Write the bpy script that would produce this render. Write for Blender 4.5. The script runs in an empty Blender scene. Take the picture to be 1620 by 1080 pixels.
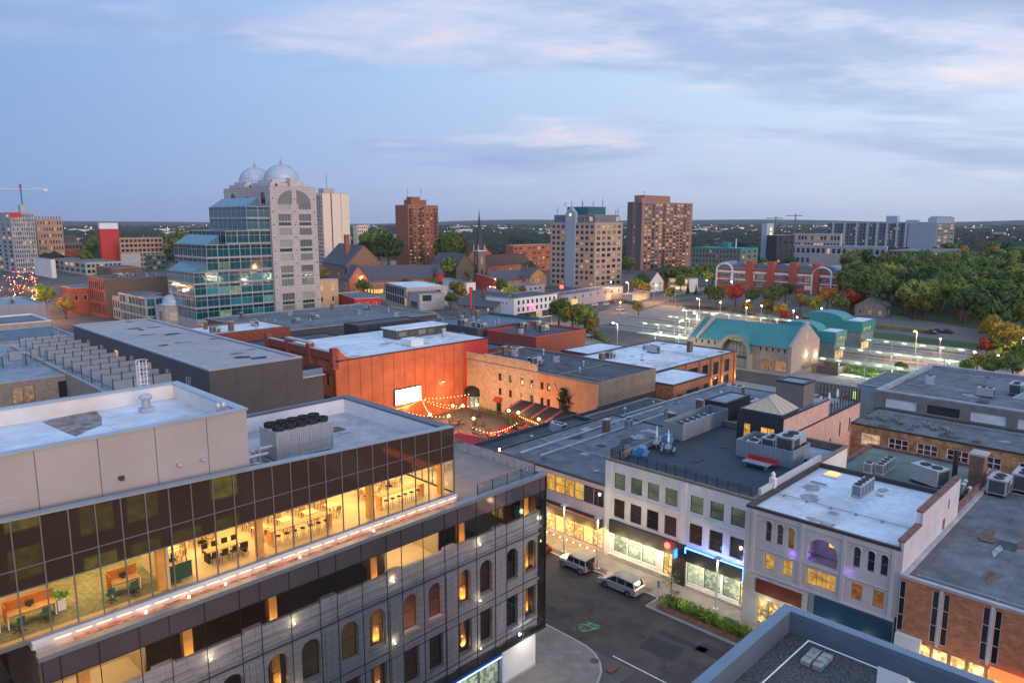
import bpy, math, random
from mathutils import Vector, Matrix
R_ = math.radians
random.seed(7)
sc = bpy.context.scene
# ------------------------------------------------------------------ camera, world, sun, exposure
f_px, PITCH, HEAD, CAMZ = 1150.0, math.atan(190/1150), R_(44.5), 40.0
cd = bpy.data.cameras.new('camera'); cam = bpy.data.objects.new('camera', cd); sc.collection.objects.link(cam)
cd.sensor_width = 36; cd.lens = 36*f_px/1620; cd.clip_start = 0.5; cd.clip_end = 30000
cam.location = (0, 0, CAMZ); cam.rotation_euler = (R_(90)-PITCH, 0, HEAD-R_(90))
sc.camera = cam
sc.view_settings.view_transform = 'Standard'; sc.view_settings.look = 'None'
sc.view_settings.exposure = 0.30; sc.view_settings.gamma = 1.0
SUN_EL, SUN_AZ = R_(9), R_(-100)          # glow of the set sun: low, behind the right shoulder
w = bpy.data.worlds.new('World'); sc.world = w; w.use_nodes = True
nt = w.node_tree; nt.nodes.clear()
def N(t, **k):
    n = nt.nodes.new(t)
    for a, b in k.items(): setattr(n, a, b)
    return n
def mth(op, a, b=None, clamp=False):
    n = N('ShaderNodeMath', operation=op, use_clamp=clamp)
    for i, v in enumerate((a, b)):
        if v is None: continue
        if isinstance(v, (int, float)): n.inputs[i].default_value = v
        else: nt.links.new(v, n.inputs[i])
    return n.outputs[0]
def ramp(fac, stops):
    n = N('ShaderNodeValToRGB'); cr = n.color_ramp
    while len(cr.elements) < len(stops): cr.elements.new(0.5)
    for e, (p, c) in zip(cr.elements, stops): e.position = p; e.color = (*c, 1)
    nt.links.new(fac, n.inputs[0]); return n.outputs[0]
def mix(fac, a, b, bt='MIX'):
    n = N('ShaderNodeMix', data_type='RGBA', blend_type=bt)
    for i, v in ((0, fac), (6, a), (7, b)):
        if isinstance(v, (int, float)): n.inputs[i].default_value = v
        elif isinstance(v, tuple): n.inputs[i].default_value = (*v, 1)
        else: nt.links.new(v, n.inputs[i])
    return n.outputs[2]
def srgb(r, g, b):
    return tuple(((c/255)/12.92 if c/255 <= .04045 else ((c/255+.055)/1.055)**2.4) for c in (r, g, b))
tc = N('ShaderNodeTexCoord'); sep = N('ShaderNodeSeparateXYZ'); nt.links.new(tc.outputs['Generated'], sep.inputs[0])
dx, dy, dz = sep.outputs
az = mth('ADD', mth('MULTIPLY', dx, math.sin(HEAD)), mth('MULTIPLY', dy, -math.cos(HEAD)))      # east-west position in the sky
azf = mth('ADD', mth('MULTIPLY', az, 0.85), 0.58, True)
el = mth('MULTIPLY', dz, 1.0)
left = ramp(mth('MULTIPLY', el, 1.6, True), [(0.0, srgb(104,137,186)), (0.08, srgb(114,146,198)), (0.30, srgb(120,153,207)), (0.62, srgb(127,165,219)), (1, srgb(172,202,246))])
right = ramp(mth('MULTIPLY', el, 1.6, True), [(0.0, srgb(184,192,216)), (0.08, srgb(192,204,226)), (0.28, srgb(198,221,243)), (0.6, srgb(184,214,243)), (1, srgb(186,212,248))])
base = mix(azf, left, right)
# cloud sheet: noise on the plane the clouds lie in
inv = mth('DIVIDE', 1.0, mth('ADD', mth('MAXIMUM', dz, 0.0), 0.13))
comb = N('ShaderNodeCombineXYZ')
fw = mth('ADD', mth('MULTIPLY', dx, math.cos(HEAD)), mth('MULTIPLY', dy, math.sin(HEAD)))
nt.links.new(mth('MULTIPLY', mth('MULTIPLY', az, inv), 0.55), comb.inputs[0])
nt.links.new(mth('MULTIPLY', mth('MULTIPLY', fw, inv), 1.0), comb.inputs[1])
def noise(vec, sc_, det=6, rough=.55, off=0.0, dist=0.0):
    mp = N('ShaderNodeMapping'); mp.inputs['Location'].default_value = (off, off*.7, off*.3); nt.links.new(vec, mp.inputs[0])
    n = N('ShaderNodeTexNoise'); n.inputs['Scale'].default_value = sc_; n.inputs['Detail'].default_value = det
    n.inputs['Roughness'].default_value = rough; n.inputs['Distortion'].default_value = dist
    nt.links.new(mp.outputs[0], n.inputs[0]); return n.outputs[0]
n1 = noise(comb.outputs[0], 0.75, 7, .56, 3.1, .4)
n2 = noise(comb.outputs[0], 2.6, 6, .6, 11.3, .2)
cl = mth('ADD', mth('MULTIPLY', n1, .78), mth('MULTIPLY', n2, .22))
bias = mth('MULTIPLY', mth('SUBTRACT', azf, 0.55), 0.20)
def gau(c, w_): q = mth('DIVIDE', mth('SUBTRACT', dz, c), w_); return mth('POWER', 2.718, mth('MULTIPLY', mth('MULTIPLY', q, q), -1.0))
cl = mth('ADD', mth('ADD', cl, mth('SUBTRACT', bias, 0.115)), mth('ADD', mth('MULTIPLY', gau(0.215, 0.05), 0.165), mth('MULTIPLY', gau(0.085, 0.035), 0.06)))
cov = ramp(cl, [(0.0,(0,0,0)), (0.44,(0,0,0)), (0.53,(.7,)*3), (0.64,(1,)*3)])
ccol = ramp(noise(comb.outputs[0], 1.4, 5, .6, 21.0), [(0.36, srgb(128,150,194)), (0.5, srgb(158,175,211)), (0.58, srgb(200,202,224)), (0.66, srgb(240,218,220))])
fadec = mth('MULTIPLY', cov, mth('MULTIPLY', dz, 12.0, True))
skyc = mix(mth('MULTIPLY', fadec, 0.75), base, ccol)
nish = N('ShaderNodeTexSky', sky_type='NISHITA'); nish.sun_disc = False
nish.sun_elevation = SUN_EL; nish.sun_rotation = R_(90)-SUN_AZ
nm = mix(1.0, nish.outputs[0], (0.07, 0.07, 0.07), 'MULTIPLY')
skyc = mix(0.06, skyc, nm)
bg = N('ShaderNodeBackground'); nt.links.new(skyc, bg.inputs[0]); bg.inputs[1].default_value = 1.0
wo = N('ShaderNodeOutputWorld'); nt.links.new(bg.outputs[0], wo.inputs[0])
sl = bpy.data.lights.new('sun', 'SUN'); sl.energy = 1.5; sl.angle = R_(25); sl.color = (1.0, 0.70, 0.52)
so = bpy.data.objects.new('sun', sl); sc.collection.objects.link(so)
sd = Vector((math.cos(SUN_EL)*math.cos(SUN_AZ), math.cos(SUN_EL)*math.sin(SUN_AZ), math.sin(SUN_EL)))
so.rotation_euler = sd.to_track_quat('Z', 'Y').to_euler()

# ------------------------------------------------------------------ where a sight line meets a real height or a real wall plane
ct, st = math.cos(PITCH), math.sin(PITCH); FX, FY = math.cos(HEAD), math.sin(HEAD)
def ray(px, py):
    r = px-810; u = 540-py; d = -u*ct+f_px*st; q = f_px*ct+u*st
    return FX*q+FY*r, FY*q-FX*r, -d
def P(px, py, z=0.0):
    a = ray(px, py); t = (z-CAMZ)/a[2]; return a[0]*t, a[1]*t
def col(px, o, ang):      # distance along direction ang from o until picture column px (at mid height)
    c, s = math.cos(ang), math.sin(ang); k = (px-810)/(f_px*ct+ (540-400)*st)
    # lateral = k * forward
    lo = o[0]*FY-o[1]*FX; fo = o[0]*FX+o[1]*FY; ld = c*FY-s*FX; fd = c*FX+s*FY
    return (k*fo-lo)/(ld-k*fd)
def HT(px, py, xy):
    a = ray(px, py); t = (xy[0]*FX+xy[1]*FY)/(a[0]*FX+a[1]*FY); return CAMZ+a[2]*t

# ------------------------------------------------------------------ materials
MT = {}
def mat(name, c, rough=.8, var=.12, scale=.6, bump=0.0, metal=0.0, c2=None, stain=0.0, brick=None, seam=None, spec=.5, fine=0, soft=.35, crack=0):
    if name in MT: return MT[name]
    m = bpy.data.materials.new(name); m.use_nodes = True; t = m.node_tree; b = t.nodes['Principled BSDF']; L = t.links.new
    b.inputs['Roughness'].default_value = rough; b.inputs['Metallic'].default_value = metal
    b.inputs['Specular IOR Level'].default_value = spec
    co = t.nodes.new('ShaderNodeTexCoord')
    n = t.nodes.new('ShaderNodeTexNoise'); n.inputs['Scale'].default_value = scale; n.inputs['Detail'].default_value = 8; n.inputs['Roughness'].default_value = .62
    L(co.outputs['Object'], n.inputs[0])
    r = t.nodes.new('ShaderNodeValToRGB'); e = r.color_ramp.elements
    lo = tuple(max(0, x*(1-var*2)) for x in c); hi = tuple(min(1, x*(1+var*2)) for x in (c2 or c))
    e[0].position = .3; e[0].color = (*lo, 1); e[1].position = .7; e[1].color = (*hi, 1)
    L(n.outputs[0], r.inputs[0]); out = r.outputs[0]
    def mx(fac, a, bb, bt='MIX', f=None):
        q = t.nodes.new('ShaderNodeMix'); q.data_type = 'RGBA'; q.blend_type = bt
        if fac is None: q.inputs[0].default_value = f
        else: L(fac, q.inputs[0])
        for i, v in ((6, a), (7, bb)):
            if isinstance(v, tuple): q.inputs[i].default_value = (*v, 1)
            else: L(v, q.inputs[i])
        return q.outputs[2]
    if stain:
        n2 = t.nodes.new('ShaderNodeTexNoise'); n2.inputs['Scale'].default_value = .11; n2.inputs['Detail'].default_value = 7; n2.inputs['Roughness'].default_value = .7; n2.inputs['Distortion'].default_value = .8
        L(co.outputs['Object'], n2.inputs[0])
        r2 = t.nodes.new('ShaderNodeValToRGB'); q = r2.color_ramp.elements; q[0].position = .42; q[0].color = (1, 1, 1, 1); q[1].position = .66; v = 1-stain; q[1].color = (v, v*.97, v*.92, 1)
        L(n2.outputs[0], r2.inputs[0]); out = mx(None, out, r2.outputs[0], 'MULTIPLY', 1.0)
    if crack:
        nw = t.nodes.new('ShaderNodeTexNoise'); nw.inputs['Scale'].default_value = .5; nw.inputs['Detail'].default_value = 6; L(co.outputs['Object'], nw.inputs[0])
        vm = t.nodes.new('ShaderNodeVectorMath'); vm.operation = 'MULTIPLY_ADD'; vm.inputs[1].default_value = (2.5, 2.5, 2.5); L(nw.outputs[1], vm.inputs[0]); L(co.outputs['Object'], vm.inputs[2])
        vo = t.nodes.new('ShaderNodeTexVoronoi'); vo.feature = 'DISTANCE_TO_EDGE'; vo.inputs['Scale'].default_value = .16; L(vm.outputs[0], vo.inputs[0])
        rc = t.nodes.new('ShaderNodeValToRGB'); q = rc.color_ramp.elements; q[0].position = 0; q[0].color = (1-crack,)*3+(1,); q[1].position = .012; q[1].color = (1, 1, 1, 1); L(vo.outputs[0], rc.inputs[0]); out = mx(None, out, rc.outputs[0], 'MULTIPLY', 1.0)
    if fine:
        n3 = t.nodes.new('ShaderNodeTexNoise'); n3.inputs['Scale'].default_value = 9; n3.inputs['Detail'].default_value = 3
        L(co.outputs['Object'], n3.inputs[0])
        r3 = t.nodes.new('ShaderNodeValToRGB'); q = r3.color_ramp.elements; q[0].position = .35; q[0].color = (1-fine,)*3+(1,); q[1].position = .65; q[1].color = (1+fine,)*3+(1,)
        L(n3.outputs[0], r3.inputs[0]); out = mx(None, out, r3.outputs[0], 'MULTIPLY', 1.0)
    if brick or seam:
        s = t.nodes.new('ShaderNodeSeparateXYZ'); L(co.outputs['Object'], s.inputs[0])
        a = t.nodes.new('ShaderNodeMath'); a.operation = 'ADD'; L(s.outputs[0], a.inputs[0]); L(s.outputs[1], a.inputs[1])
        cb = t.nodes.new('ShaderNodeCombineXYZ')
        if soft > .5: L(s.outputs[0], cb.inputs[0]); L(s.outputs[1], cb.inputs[1])
        else: L(a.outputs[0], cb.inputs[0]); L(s.outputs[2], cb.inputs[1])
        bt = t.nodes.new('ShaderNodeTexBrick'); L(cb.outputs[0], bt.inputs[0]); bt.inputs['Scale'].default_value = 1
        bw, bh, ms = brick or seam
        bt.inputs['Brick Width'].default_value = bw; bt.inputs['Row Height'].default_value = bh; bt.inputs['Mortar Size'].default_value = ms
        if seam: bt.offset = 0
        bt.inputs['Color1'].default_value = (.85,)*3+(1,); bt.inputs['Color2'].default_value = (1.15,)*3+(1,) if brick else (.9,)*3+(1,)
        bt.inputs['Mortar'].default_value = ((.9, .95, 1.0, 1) if brick else (soft, soft, soft, 1))
        if soft > .5: bt.inputs['Color1'].default_value = (.96,)*3+(1,); bt.inputs['Color2'].default_value = (1.04,)*3+(1,); bt.offset = .4
        out = mx(None, out, bt.outputs[0], 'MULTIPLY', 1.0)
    L(out, b.inputs['Base Color'])
    if bump:
        bp = t.nodes.new('ShaderNodeBump'); bp.inputs['Strength'].default_value = bump; bp.inputs['Distance'].default_value = .05
        n4 = t.nodes.new('ShaderNodeTexNoise'); n4.inputs['Scale'].default_value = scale*7; n4.inputs['Detail'].default_value = 4
        L(co.outputs['Object'], n4.inputs[0]); L(n4.outputs[0], bp.inputs['Height']); L(bp.outputs[0], b.inputs['Normal'])
    MT[name] = m; return m
def emis(name, c, s):
    if name in MT: return MT[name]
    m = bpy.data.materials.new(name); m.use_nodes = True; b = m.node_tree.nodes['Principled BSDF']
    b.inputs['Base Color'].default_value = (*[min(1, x) for x in c], 1); b.inputs['Emission Color'].default_value = (*c, 1); b.inputs['Emission Strength'].default_value = s
    MT[name] = m; return m
PF = {}
def pane(name, dark, litc, frac, strength, rough=.05, spec=1.0, mscale=1.3, goods=False):
    """window pane: glossy glass; a share of the windows (per object) has the lights on behind it"""
    if name in MT: return MT[name]
    PF[name] = (dark, litc, frac, strength)
    m = bpy.data.materials.new(name); m.use_nodes = True; t = m.node_tree; b = t.nodes['Principled BSDF']; L = t.links.new
    b.inputs['Base Color'].default_value = (*dark, 1); b.inputs['Roughness'].default_value = rough; b.inputs['Specular IOR Level'].default_value = spec
    oi = t.nodes.new('ShaderNodeObjectInfo'); co = t.nodes.new('ShaderNodeTexCoord')
    wn = t.nodes.new('ShaderNodeTexWhiteNoise'); wn.noise_dimensions = '1D'; L(oi.outputs['Random'], wn.inputs['W']); rb = t.nodes.new('ShaderNodeValToRGB'); q = rb.color_ramp.elements; q[0].color = (*[x*.6 for x in dark], 1); q[1].color = (*[min(.5, x*1.8+.015) for x in dark], 1); q[0].position = .45; q[1].position = 1.0; L(wn.outputs['Value'], rb.inputs[0]); L(rb.outputs[0], b.inputs['Base Color'])
    n = t.nodes.new('ShaderNodeTexNoise'); n.inputs['Scale'].default_value = mscale; n.inputs['Detail'].default_value = 3
    va = t.nodes.new('ShaderNodeVectorMath'); va.operation = 'ADD'; L(co.outputs['Object'], va.inputs[0])
    cm = t.nodes.new('ShaderNodeCombineXYZ'); mm = t.nodes.new('ShaderNodeMath'); mm.operation = 'MULTIPLY'; mm.inputs[1].default_value = 57; L(oi.outputs['Random'], mm.inputs[0]); L(mm.outputs[0], cm.inputs[0]); L(cm.outputs[0], va.inputs[1])
    L(va.outputs[0], n.inputs[0])
    r = t.nodes.new('ShaderNodeValToRGB'); e = r.color_ramp.elements; e[0].position = .32; e[0].color = (*[x*.25 for x in litc], 1); e[1].position = .7; e[1].color = (*litc, 1)
    if goods:      # shelves and goods seen through the glass
        vo = t.nodes.new('ShaderNodeTexVoronoi'); vo.inputs['Scale'].default_value = 3.2; vo.distance = 'CHEBYCHEV'; L(va.outputs[0], vo.inputs[0])
        sv = t.nodes.new('ShaderNodeSeparateXYZ'); L(vo.outputs['Color'], sv.inputs[0]); av = t.nodes.new('ShaderNodeMath'); av.operation = 'MULTIPLY_ADD'; av.inputs[1].default_value = .8; L(sv.outputs[0], av.inputs[0])
        hv = t.nodes.new('ShaderNodeMath'); hv.operation = 'MULTIPLY'; hv.inputs[1].default_value = .2; L(n.outputs[0], hv.inputs[0]); L(hv.outputs[0], av.inputs[2]); L(av.outputs[0], r.inputs[0])
    else: L(n.outputs[0], r.inputs[0])
    L(r.outputs[0], b.inputs['Emission Color'])
    k = t.nodes.new('ShaderNodeValToRGB'); k.color_ramp.interpolation = 'CONSTANT'; q = k.color_ramp.elements
    if frac >= 1: q[0].color = (.7,)*3+(1,); q[1].position = .5; q[1].color = (1, 1, 1, 1)
    elif frac <= 0: q[0].color = (0, 0, 0, 1); q[1].position = .999; q[1].color = (0, 0, 0, 1)
    else:
        q[0].position = 0; q[0].color = (1, 1, 1, 1); q[1].position = frac*.45; q[1].color = (.4,)*3+(1,)
        z = q.new(frac); z.color = (0, 0, 0, 1)
    L(oi.outputs['Random'], k.inputs[0])
    ms = t.nodes.new('ShaderNodeMath'); ms.operation = 'MULTIPLY'; ms.inputs[1].default_value = strength; L(k.outputs[0], ms.inputs[0]); L(ms.outputs[0], b.inputs['Emission Strength'])
    MT[name] = m; return m
def clear_glass(name, tint, refl=.12, ior=1.45):
    if name in MT: return MT[name]
    m = bpy.data.materials.new(name); m.use_nodes = True; t = m.node_tree; t.nodes.clear(); L = t.links.new
    tr = t.nodes.new('ShaderNodeBsdfTransparent'); tr.inputs[0].default_value = (*tint, 1)
    gl = t.nodes.new('ShaderNodeBsdfGlossy'); gl.inputs['Roughness'].default_value = .02; gl.inputs[0].default_value = (.9, .95, 1, 1)
    fr = t.nodes.new('ShaderNodeFresnel'); fr.inputs[0].default_value = ior
    a = t.nodes.new('ShaderNodeMath'); a.operation = 'ADD'; a.use_clamp = True; a.inputs[1].default_value = refl; L(fr.outputs[0], a.inputs[0])
    mx = t.nodes.new('ShaderNodeMixShader'); L(a.outputs[0], mx.inputs[0]); L(tr.outputs[0], mx.inputs[1]); L(gl.outputs[0], mx.inputs[2])
    o = t.nodes.new('ShaderNodeOutputMaterial'); L(mx.outputs[0], o.inputs[0]); MT[name] = m; return m

# ------------------------------------------------------------------ mesh kit
class M:
    def __init__(s): s.v = []; s.f = []; s.m = []
    def add(s, vs, fs, mi=0):
        k = len(s.v); s.v += [tuple(p) for p in vs]; s.f += [tuple(i+k for i in q) for q in fs]; s.m += [mi]*len(fs); return s
    def quad(s, a, b, c, d, mi=0): return s.add((a, b, c, d), ((0, 1, 2, 3),), mi)
    def box(s, x0, x1, y0, y1, z0, z1, mi=0):
        return s.add([(x0,y0,z0),(x1,y0,z0),(x1,y1,z0),(x0,y1,z0),(x0,y0,z1),(x1,y0,z1),(x1,y1,z1),(x0,y1,z1)],
                     [(0,3,2,1),(4,5,6,7),(0,1,5,4),(1,2,6,5),(2,3,7,6),(3,0,4,7)], mi)
    def cb(s, cx, cy, z0, w_, d_, h_, mi=0): return s.box(cx-w_/2, cx+w_/2, cy-d_/2, cy+d_/2, z0, z0+h_, mi)
    def cyl(s, cx, cy, z0, z1, r0, r1=None, n=12, mi=0, cap=True):
        r1 = r0 if r1 is None else r1; k = []
        for z, r in ((z0, r0), (z1, r1)):
            for i in range(n): k.append((cx+r*math.cos(2*math.pi*i/n), cy+r*math.sin(2*math.pi*i/n), z))
        fs = [(i, (i+1) % n, n+(i+1) % n, n+i) for i in range(n)]
        if cap: fs += [tuple(range(n-1, -1, -1)), tuple(range(n, 2*n))]
        return s.add(k, fs, mi)
    def tube(s, a, b, r, n=6, mi=0, r2=None):
        a = Vector(a); b = Vector(b); d = (b-a)
        if d.length < 1e-6: return s
        d.normalize(); u = d.orthogonal().normalized(); v = d.cross(u); r2 = r if r2 is None else r2
        vs = [a+(u*math.cos(2*math.pi*i/n)+v*math.sin(2*math.pi*i/n))*r for i in range(n)]+[b+(u*math.cos(2*math.pi*i/n)+v*math.sin(2*math.pi*i/n))*r2 for i in range(n)]
        return s.add(vs, [(i, (i+1) % n, n+(i+1) % n, n+i) for i in range(n)]+[tuple(range(n-1,-1,-1)), tuple(range(n,2*n))], mi)
    def lathe(s, cx, cy, prof, n=16, mi=0):
        vs = []
        for r, z in prof:
            for i in range(n): vs.append((cx+r*math.cos(2*math.pi*i/n), cy+r*math.sin(2*math.pi*i/n), z))
        fs = [(j*n+i, j*n+(i+1) % n, (j+1)*n+(i+1) % n, (j+1)*n+i) for j in range(len(prof)-1) for i in range(n)]
        return s.add(vs, fs, mi)
    def prism(s, pts, z0, z1, mi=0):      # plan polygon pushed up
        n = len(pts); vs = [(x, y, z0) for x, y in pts]+[(x, y, z1) for x, y in pts]
        return s.add(vs, [(i, (i+1) % n, n+(i+1) % n, n+i) for i in range(n)]+[tuple(range(n-1,-1,-1)), tuple(range(n,2*n))], mi)
    def prof(s, pts, a0, a1, ax='x', mi=0):    # section polygon (u,z) pushed along x or y
        n = len(pts)
        vs = [((a0, u, z) if ax == 'x' else (u, a0, z)) for u, z in pts]+[((a1, u, z) if ax == 'x' else (u, a1, z)) for u, z in pts]
        return s.add(vs, [(i, (i+1) % n, n+(i+1) % n, n+i) for i in range(n)]+[tuple(range(n-1,-1,-1)), tuple(range(n,2*n))], mi)
    def mesh(s, name, mats):
        me = bpy.data.meshes.new(name); me.from_pydata(s.v, [], s.f)
        for m in (mats if isinstance(mats, (list, tuple)) else [mats]): me.materials.append(m)
        me.polygons.foreach_set('material_index', s.m); me.update(); return me
    def build(s, name, mats, parent=None, loc=(0,0,0), rot=0, smooth=False):
        me = s.mesh(name, mats)
        if smooth: me.polygons.foreach_set('use_smooth', [True]*len(me.polygons))
        return link(name, me, parent, loc, rot)
C = sc.collection
def link(name, data, parent=None, loc=(0,0,0), rot=0):
    o = bpy.data.objects.new(name, data); C.objects.link(o); o.location = loc
    if rot: o.rotation_euler = (0, 0, rot)
    if parent: o.parent = parent
    return o
def thing(name, label, cat, loc=(0,0,0), rot=0, group=None):
    o = link(name, None, None, loc, rot); o.empty_display_size = .3; o['label'] = label; o['category'] = cat
    if group: o['group'] = group
    return o
def tag(o, label=None, cat=None, group=None, kind=None):
    for k, v in (('label', label), ('category', cat), ('group', group), ('kind', kind)):
        if v: o[k] = v
    return o
def struct(name, m, mats, **k): o = m.build(name, mats, **k); o['kind'] = 'structure'; return o
KIDS = {}
def dup(root, loc, rot=0, label=None, scale=1.0):
    def cp(o, par):
        c = o.copy(); C.objects.link(c)
        if par: c.parent = par
        for ch in kids(o): cp(ch, c)
        return c
    r = cp(root, None); r.location = loc; r.rotation_euler = (0, 0, rot); r.scale = (scale,)*3
    if label: r['label'] = label
    return r
def kids(o):
    if o.name not in KIDS: KIDS[o.name] = list(o.children)
    return KIDS[o.name]
class Proto:
    """first placing moves the thing itself, later ones copy it with its parts"""
    def __init__(s, o): s.o = o; s.used = False
    def at(s, loc, rot=0, label=None, scale=1.0, name=None):
        if not s.used:
            s.used = True; kids(s.o)
            for c in kids(s.o): kids(c)
            s.o.location = loc; s.o.rotation_euler = (0, 0, rot); s.o.scale = (scale,)*3
            if label: s.o['label'] = label
            return s.o
        return dup(s.o, loc, rot, label, scale)
def plight(parent_loc, c, e, r=.15, name='lamp_light', parent=None, typ='POINT', size=None, rot=None):
    l = bpy.data.lights.new(name, typ); l.energy = e; l.color = c
    if typ == 'POINT': l.shadow_soft_size = r
    if typ == 'AREA': l.shape = 'RECTANGLE'; l.size, l.size_y = size
    if typ == 'SPOT': l.shadow_soft_size = r; l.spot_size = R_(110); l.spot_blend = .6
    o = bpy.data.objects.new(name, l); C.objects.link(o); o.location = parent_loc
    if rot: o.rotation_euler = rot
    if parent: o.parent = parent
    return o
# ------------------------------------------------------------------ building kit
WH = (.80, .82, .86)
FR_W = mat('white_frame', (.75,.75,.76), .5, .05); FR_D = mat('dark_frame', (.03,.032,.036), .4, .1); FR_G = mat('grey_frame', (.35,.36,.38), .4, .08, metal=.3)
STONE_SILL = mat('sill_stone', (.48,.45,.41), .8)
G_DARK = pane('dark_glass', (.03,.045,.06), (1,.62,.25), 0, 0)
G_RES = pane('home_window_glass', (.03,.045,.065), (1.0,.56,.22), .22, .9)
G_RES2 = pane('flat_window_glass', (.035,.045,.06), (1.0,.60,.27), .42, .8)
G_FEW = pane('house_window_glass', (.03,.04,.055), (1.0,.6,.28), .10, .8)
G_TEAL = pane('teal_office_glass', (.010,.13,.16), (.60,.62,.20), .16, .42, .08, .6, .8)
G_TEALP = pane('pale_teal_glass', (.035,.17,.22), (.5,.6,.3), 0, .2, .12)
G_BLIND = pane('office_glass_with_blinds', (.20,.21,.19), (.7,.62,.35), .35, .30)
G_LIT = pane('lit_shop_glass', (.3,.2,.08), (1.0,.58,.20), 1, 1.5, mscale=1.6, goods=True)
G_SHOP = pane('pale_lit_shop_glass', (.2,.25,.2), (.66,.76,.52), 1, .62, mscale=2.2, goods=True)
G_GREEN = pane('greenish_office_glass', (.05,.08,.05), (.30,.34,.20), 1, .38, mscale=.5)
G_GOLD = pane('gold_lit_glass', (.3,.2,.05), (1.0,.50,.08), 1, .95, mscale=1.5)
WM = {}
def win_mesh(w_, h_, kind=None, frame=None, t=.07, nv=0, nh=0, arch=False, dep=.08):
    kind = kind or G_DARK; frame = frame or FR_D
    key = (round(w_, 2), round(h_, 2), kind.name, frame.name, t, nv, nh, arch)
    if key in WM: return WM[key]
    m = M(); a = w_/2
    if not arch:
        m.box(-a, a, -dep, .0, 0, t, 1); m.box(-a, a, -dep, 0, h_-t, h_, 1); m.box(-a, -a+t, -dep, 0, t, h_-t, 1); m.box(a-t, a, -dep, 0, t, h_-t, 1)
        m.quad((-a+t, -.02, t), (a-t, -.02, t), (a-t, -.02, h_-t), (-a+t, -.02, h_-t), 0)
    else:
        n = 12; r = a; hz = h_-a
        pts = [(-a, 0), (a, 0)]+[(r*math.cos(math.pi*i/n), hz+r*math.sin(math.pi*i/n)) for i in range(n+1)]
        ins = [(x*(1-t/a), max(t, z if z < hz else hz+(z-hz)*(1-t/a))) for x, z in pts]
        k = len(m.v); m.v += [(x, -dep, z) for x, z in pts]+[(x, -dep, z) for x, z in ins]; q = len(pts)
        for i in range(q): m.f.append((k+i, k+(i+1) % q, k+q+(i+1) % q, k+q+i)); m.m.append(1)
        k = len(m.v); m.v += [(x, -.02, z) for x, z in ins]; m.f.append(tuple(range(k, k+q))); m.m.append(0)
        m.add([(x, -dep, z) for x, z in ins]+[(x, -.02, z) for x, z in ins], [(i, (i+1) % q, q+(i+1) % q, q+i) for i in range(q)], 1)
    for i in range(nv):
        x = -a+w_*(i+1)/(nv+1); m.box(x-t*.45, x+t*.45, -dep*.8, -.022, t, h_-t if not arch else h_-t*2-(0 if abs(x) < .1 else a*.3), 1)
    for i in range(nh):
        z = h_*(i+1)/(nh+1); m.box(-a+t, a-t, -dep*.7, -.022, z-t*.4, z+t*.4, 1)
    WM[key] = m.mesh('window', [kind, frame]); return WM[key]
def wall_face(m, L_, H0, H1, ops, face, w_, d_, rec, mi=0):
    """one wall (face S: along x at y=0, W: along y at x=0, E: x=w, N: y=d) with real openings and reveals"""
    def pt(u, z, k=0.0):
        if face == 'S': return (u, k, z)
        if face == 'W': return (k, u, z)
        if face == 'N': return (u, d_-k, z)
        return (w_-k, u, z)
    flip = face in 'WN'
    def q(a, b, c, d):
        m.quad(*((d, c, b, a) if flip else (a, b, c, d)), mi)
    us = sorted({0, L_}|{round(v, 4) for o in ops for v in (o[0]-o[2]/2, o[0]+o[2]/2)}); zs = sorted({H0, H1}|{round(v, 4) for o in ops for v in (o[1], o[1]+o[3])})
    us = [u for u in us if 0 <= u <= L_]; zs = [z for z in zs if H0 <= z <= H1]
    for j in range(len(zs)-1):
        zc = (zs[j]+zs[j+1])/2; row = [o for o in ops if o[1] < zc < o[1]+o[3]]; st_ = None
        for i in range(len(us)-1):
            uc = (us[i]+us[i+1])/2; hole = any(abs(uc-o[0]) < o[2]/2 for o in row)
            if not hole and st_ is None: st_ = us[i]
            if hole and st_ is not None: q(pt(st_, zs[j]), pt(us[i], zs[j]), pt(us[i], zs[j+1]), pt(st_, zs[j+1])); st_ = None
        if st_ is not None: q(pt(st_, zs[j]), pt(L_, zs[j]), pt(L_, zs[j+1]), pt(st_, zs[j+1]))
    for o in ops:
        a, b, c, d = o[0]-o[2]/2, o[0]+o[2]/2, o[1], o[1]+o[3]
        for p0, p1 in (((a, c), (b, c)), ((b, c), (b, d)), ((b, d), (a, d)), ((a, d), (a, c))):
            m.quad(pt(*p0), pt(*p1), pt(*p1, rec), pt(*p0, rec), mi)
        if o[4]:       # arched head: two spandrels fill the corners of the hole
            r = o[2]/2; hz = d-r; n = 6
            for sgn in (-1, 1):
                arc = [(o[0]+sgn*r*math.cos(math.pi/2*i/n), hz+r*math.sin(math.pi/2*i/n)) for i in range(n+1)]
                cor = (o[0]+sgn*r, d)
                for i in range(n):
                    m.add([pt(*cor), pt(*arc[i]), pt(*arc[i+1])], [(0, 1, 2)], mi); m.quad(pt(*arc[i]), pt(*arc[i+1]), pt(*arc[i+1], rec), pt(*arc[i], rec), mi)
def rows(us, n, ue, zs, w_, h_, kind=None, frame=None, nv=0, nh=0, arch=False, name='window', t=.07):
    """n openings with centres from us to ue on every height of zs"""
    out = []
    for z in zs:
        for i in range(n):
            u = us if n == 1 else us+(ue-us)*i/(n-1)
            out.append((u, z, w_, h_, arch, kind, frame, nv, nh, name, t))
    return out
RP = {}; NW = {}; DIMS = {}
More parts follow.
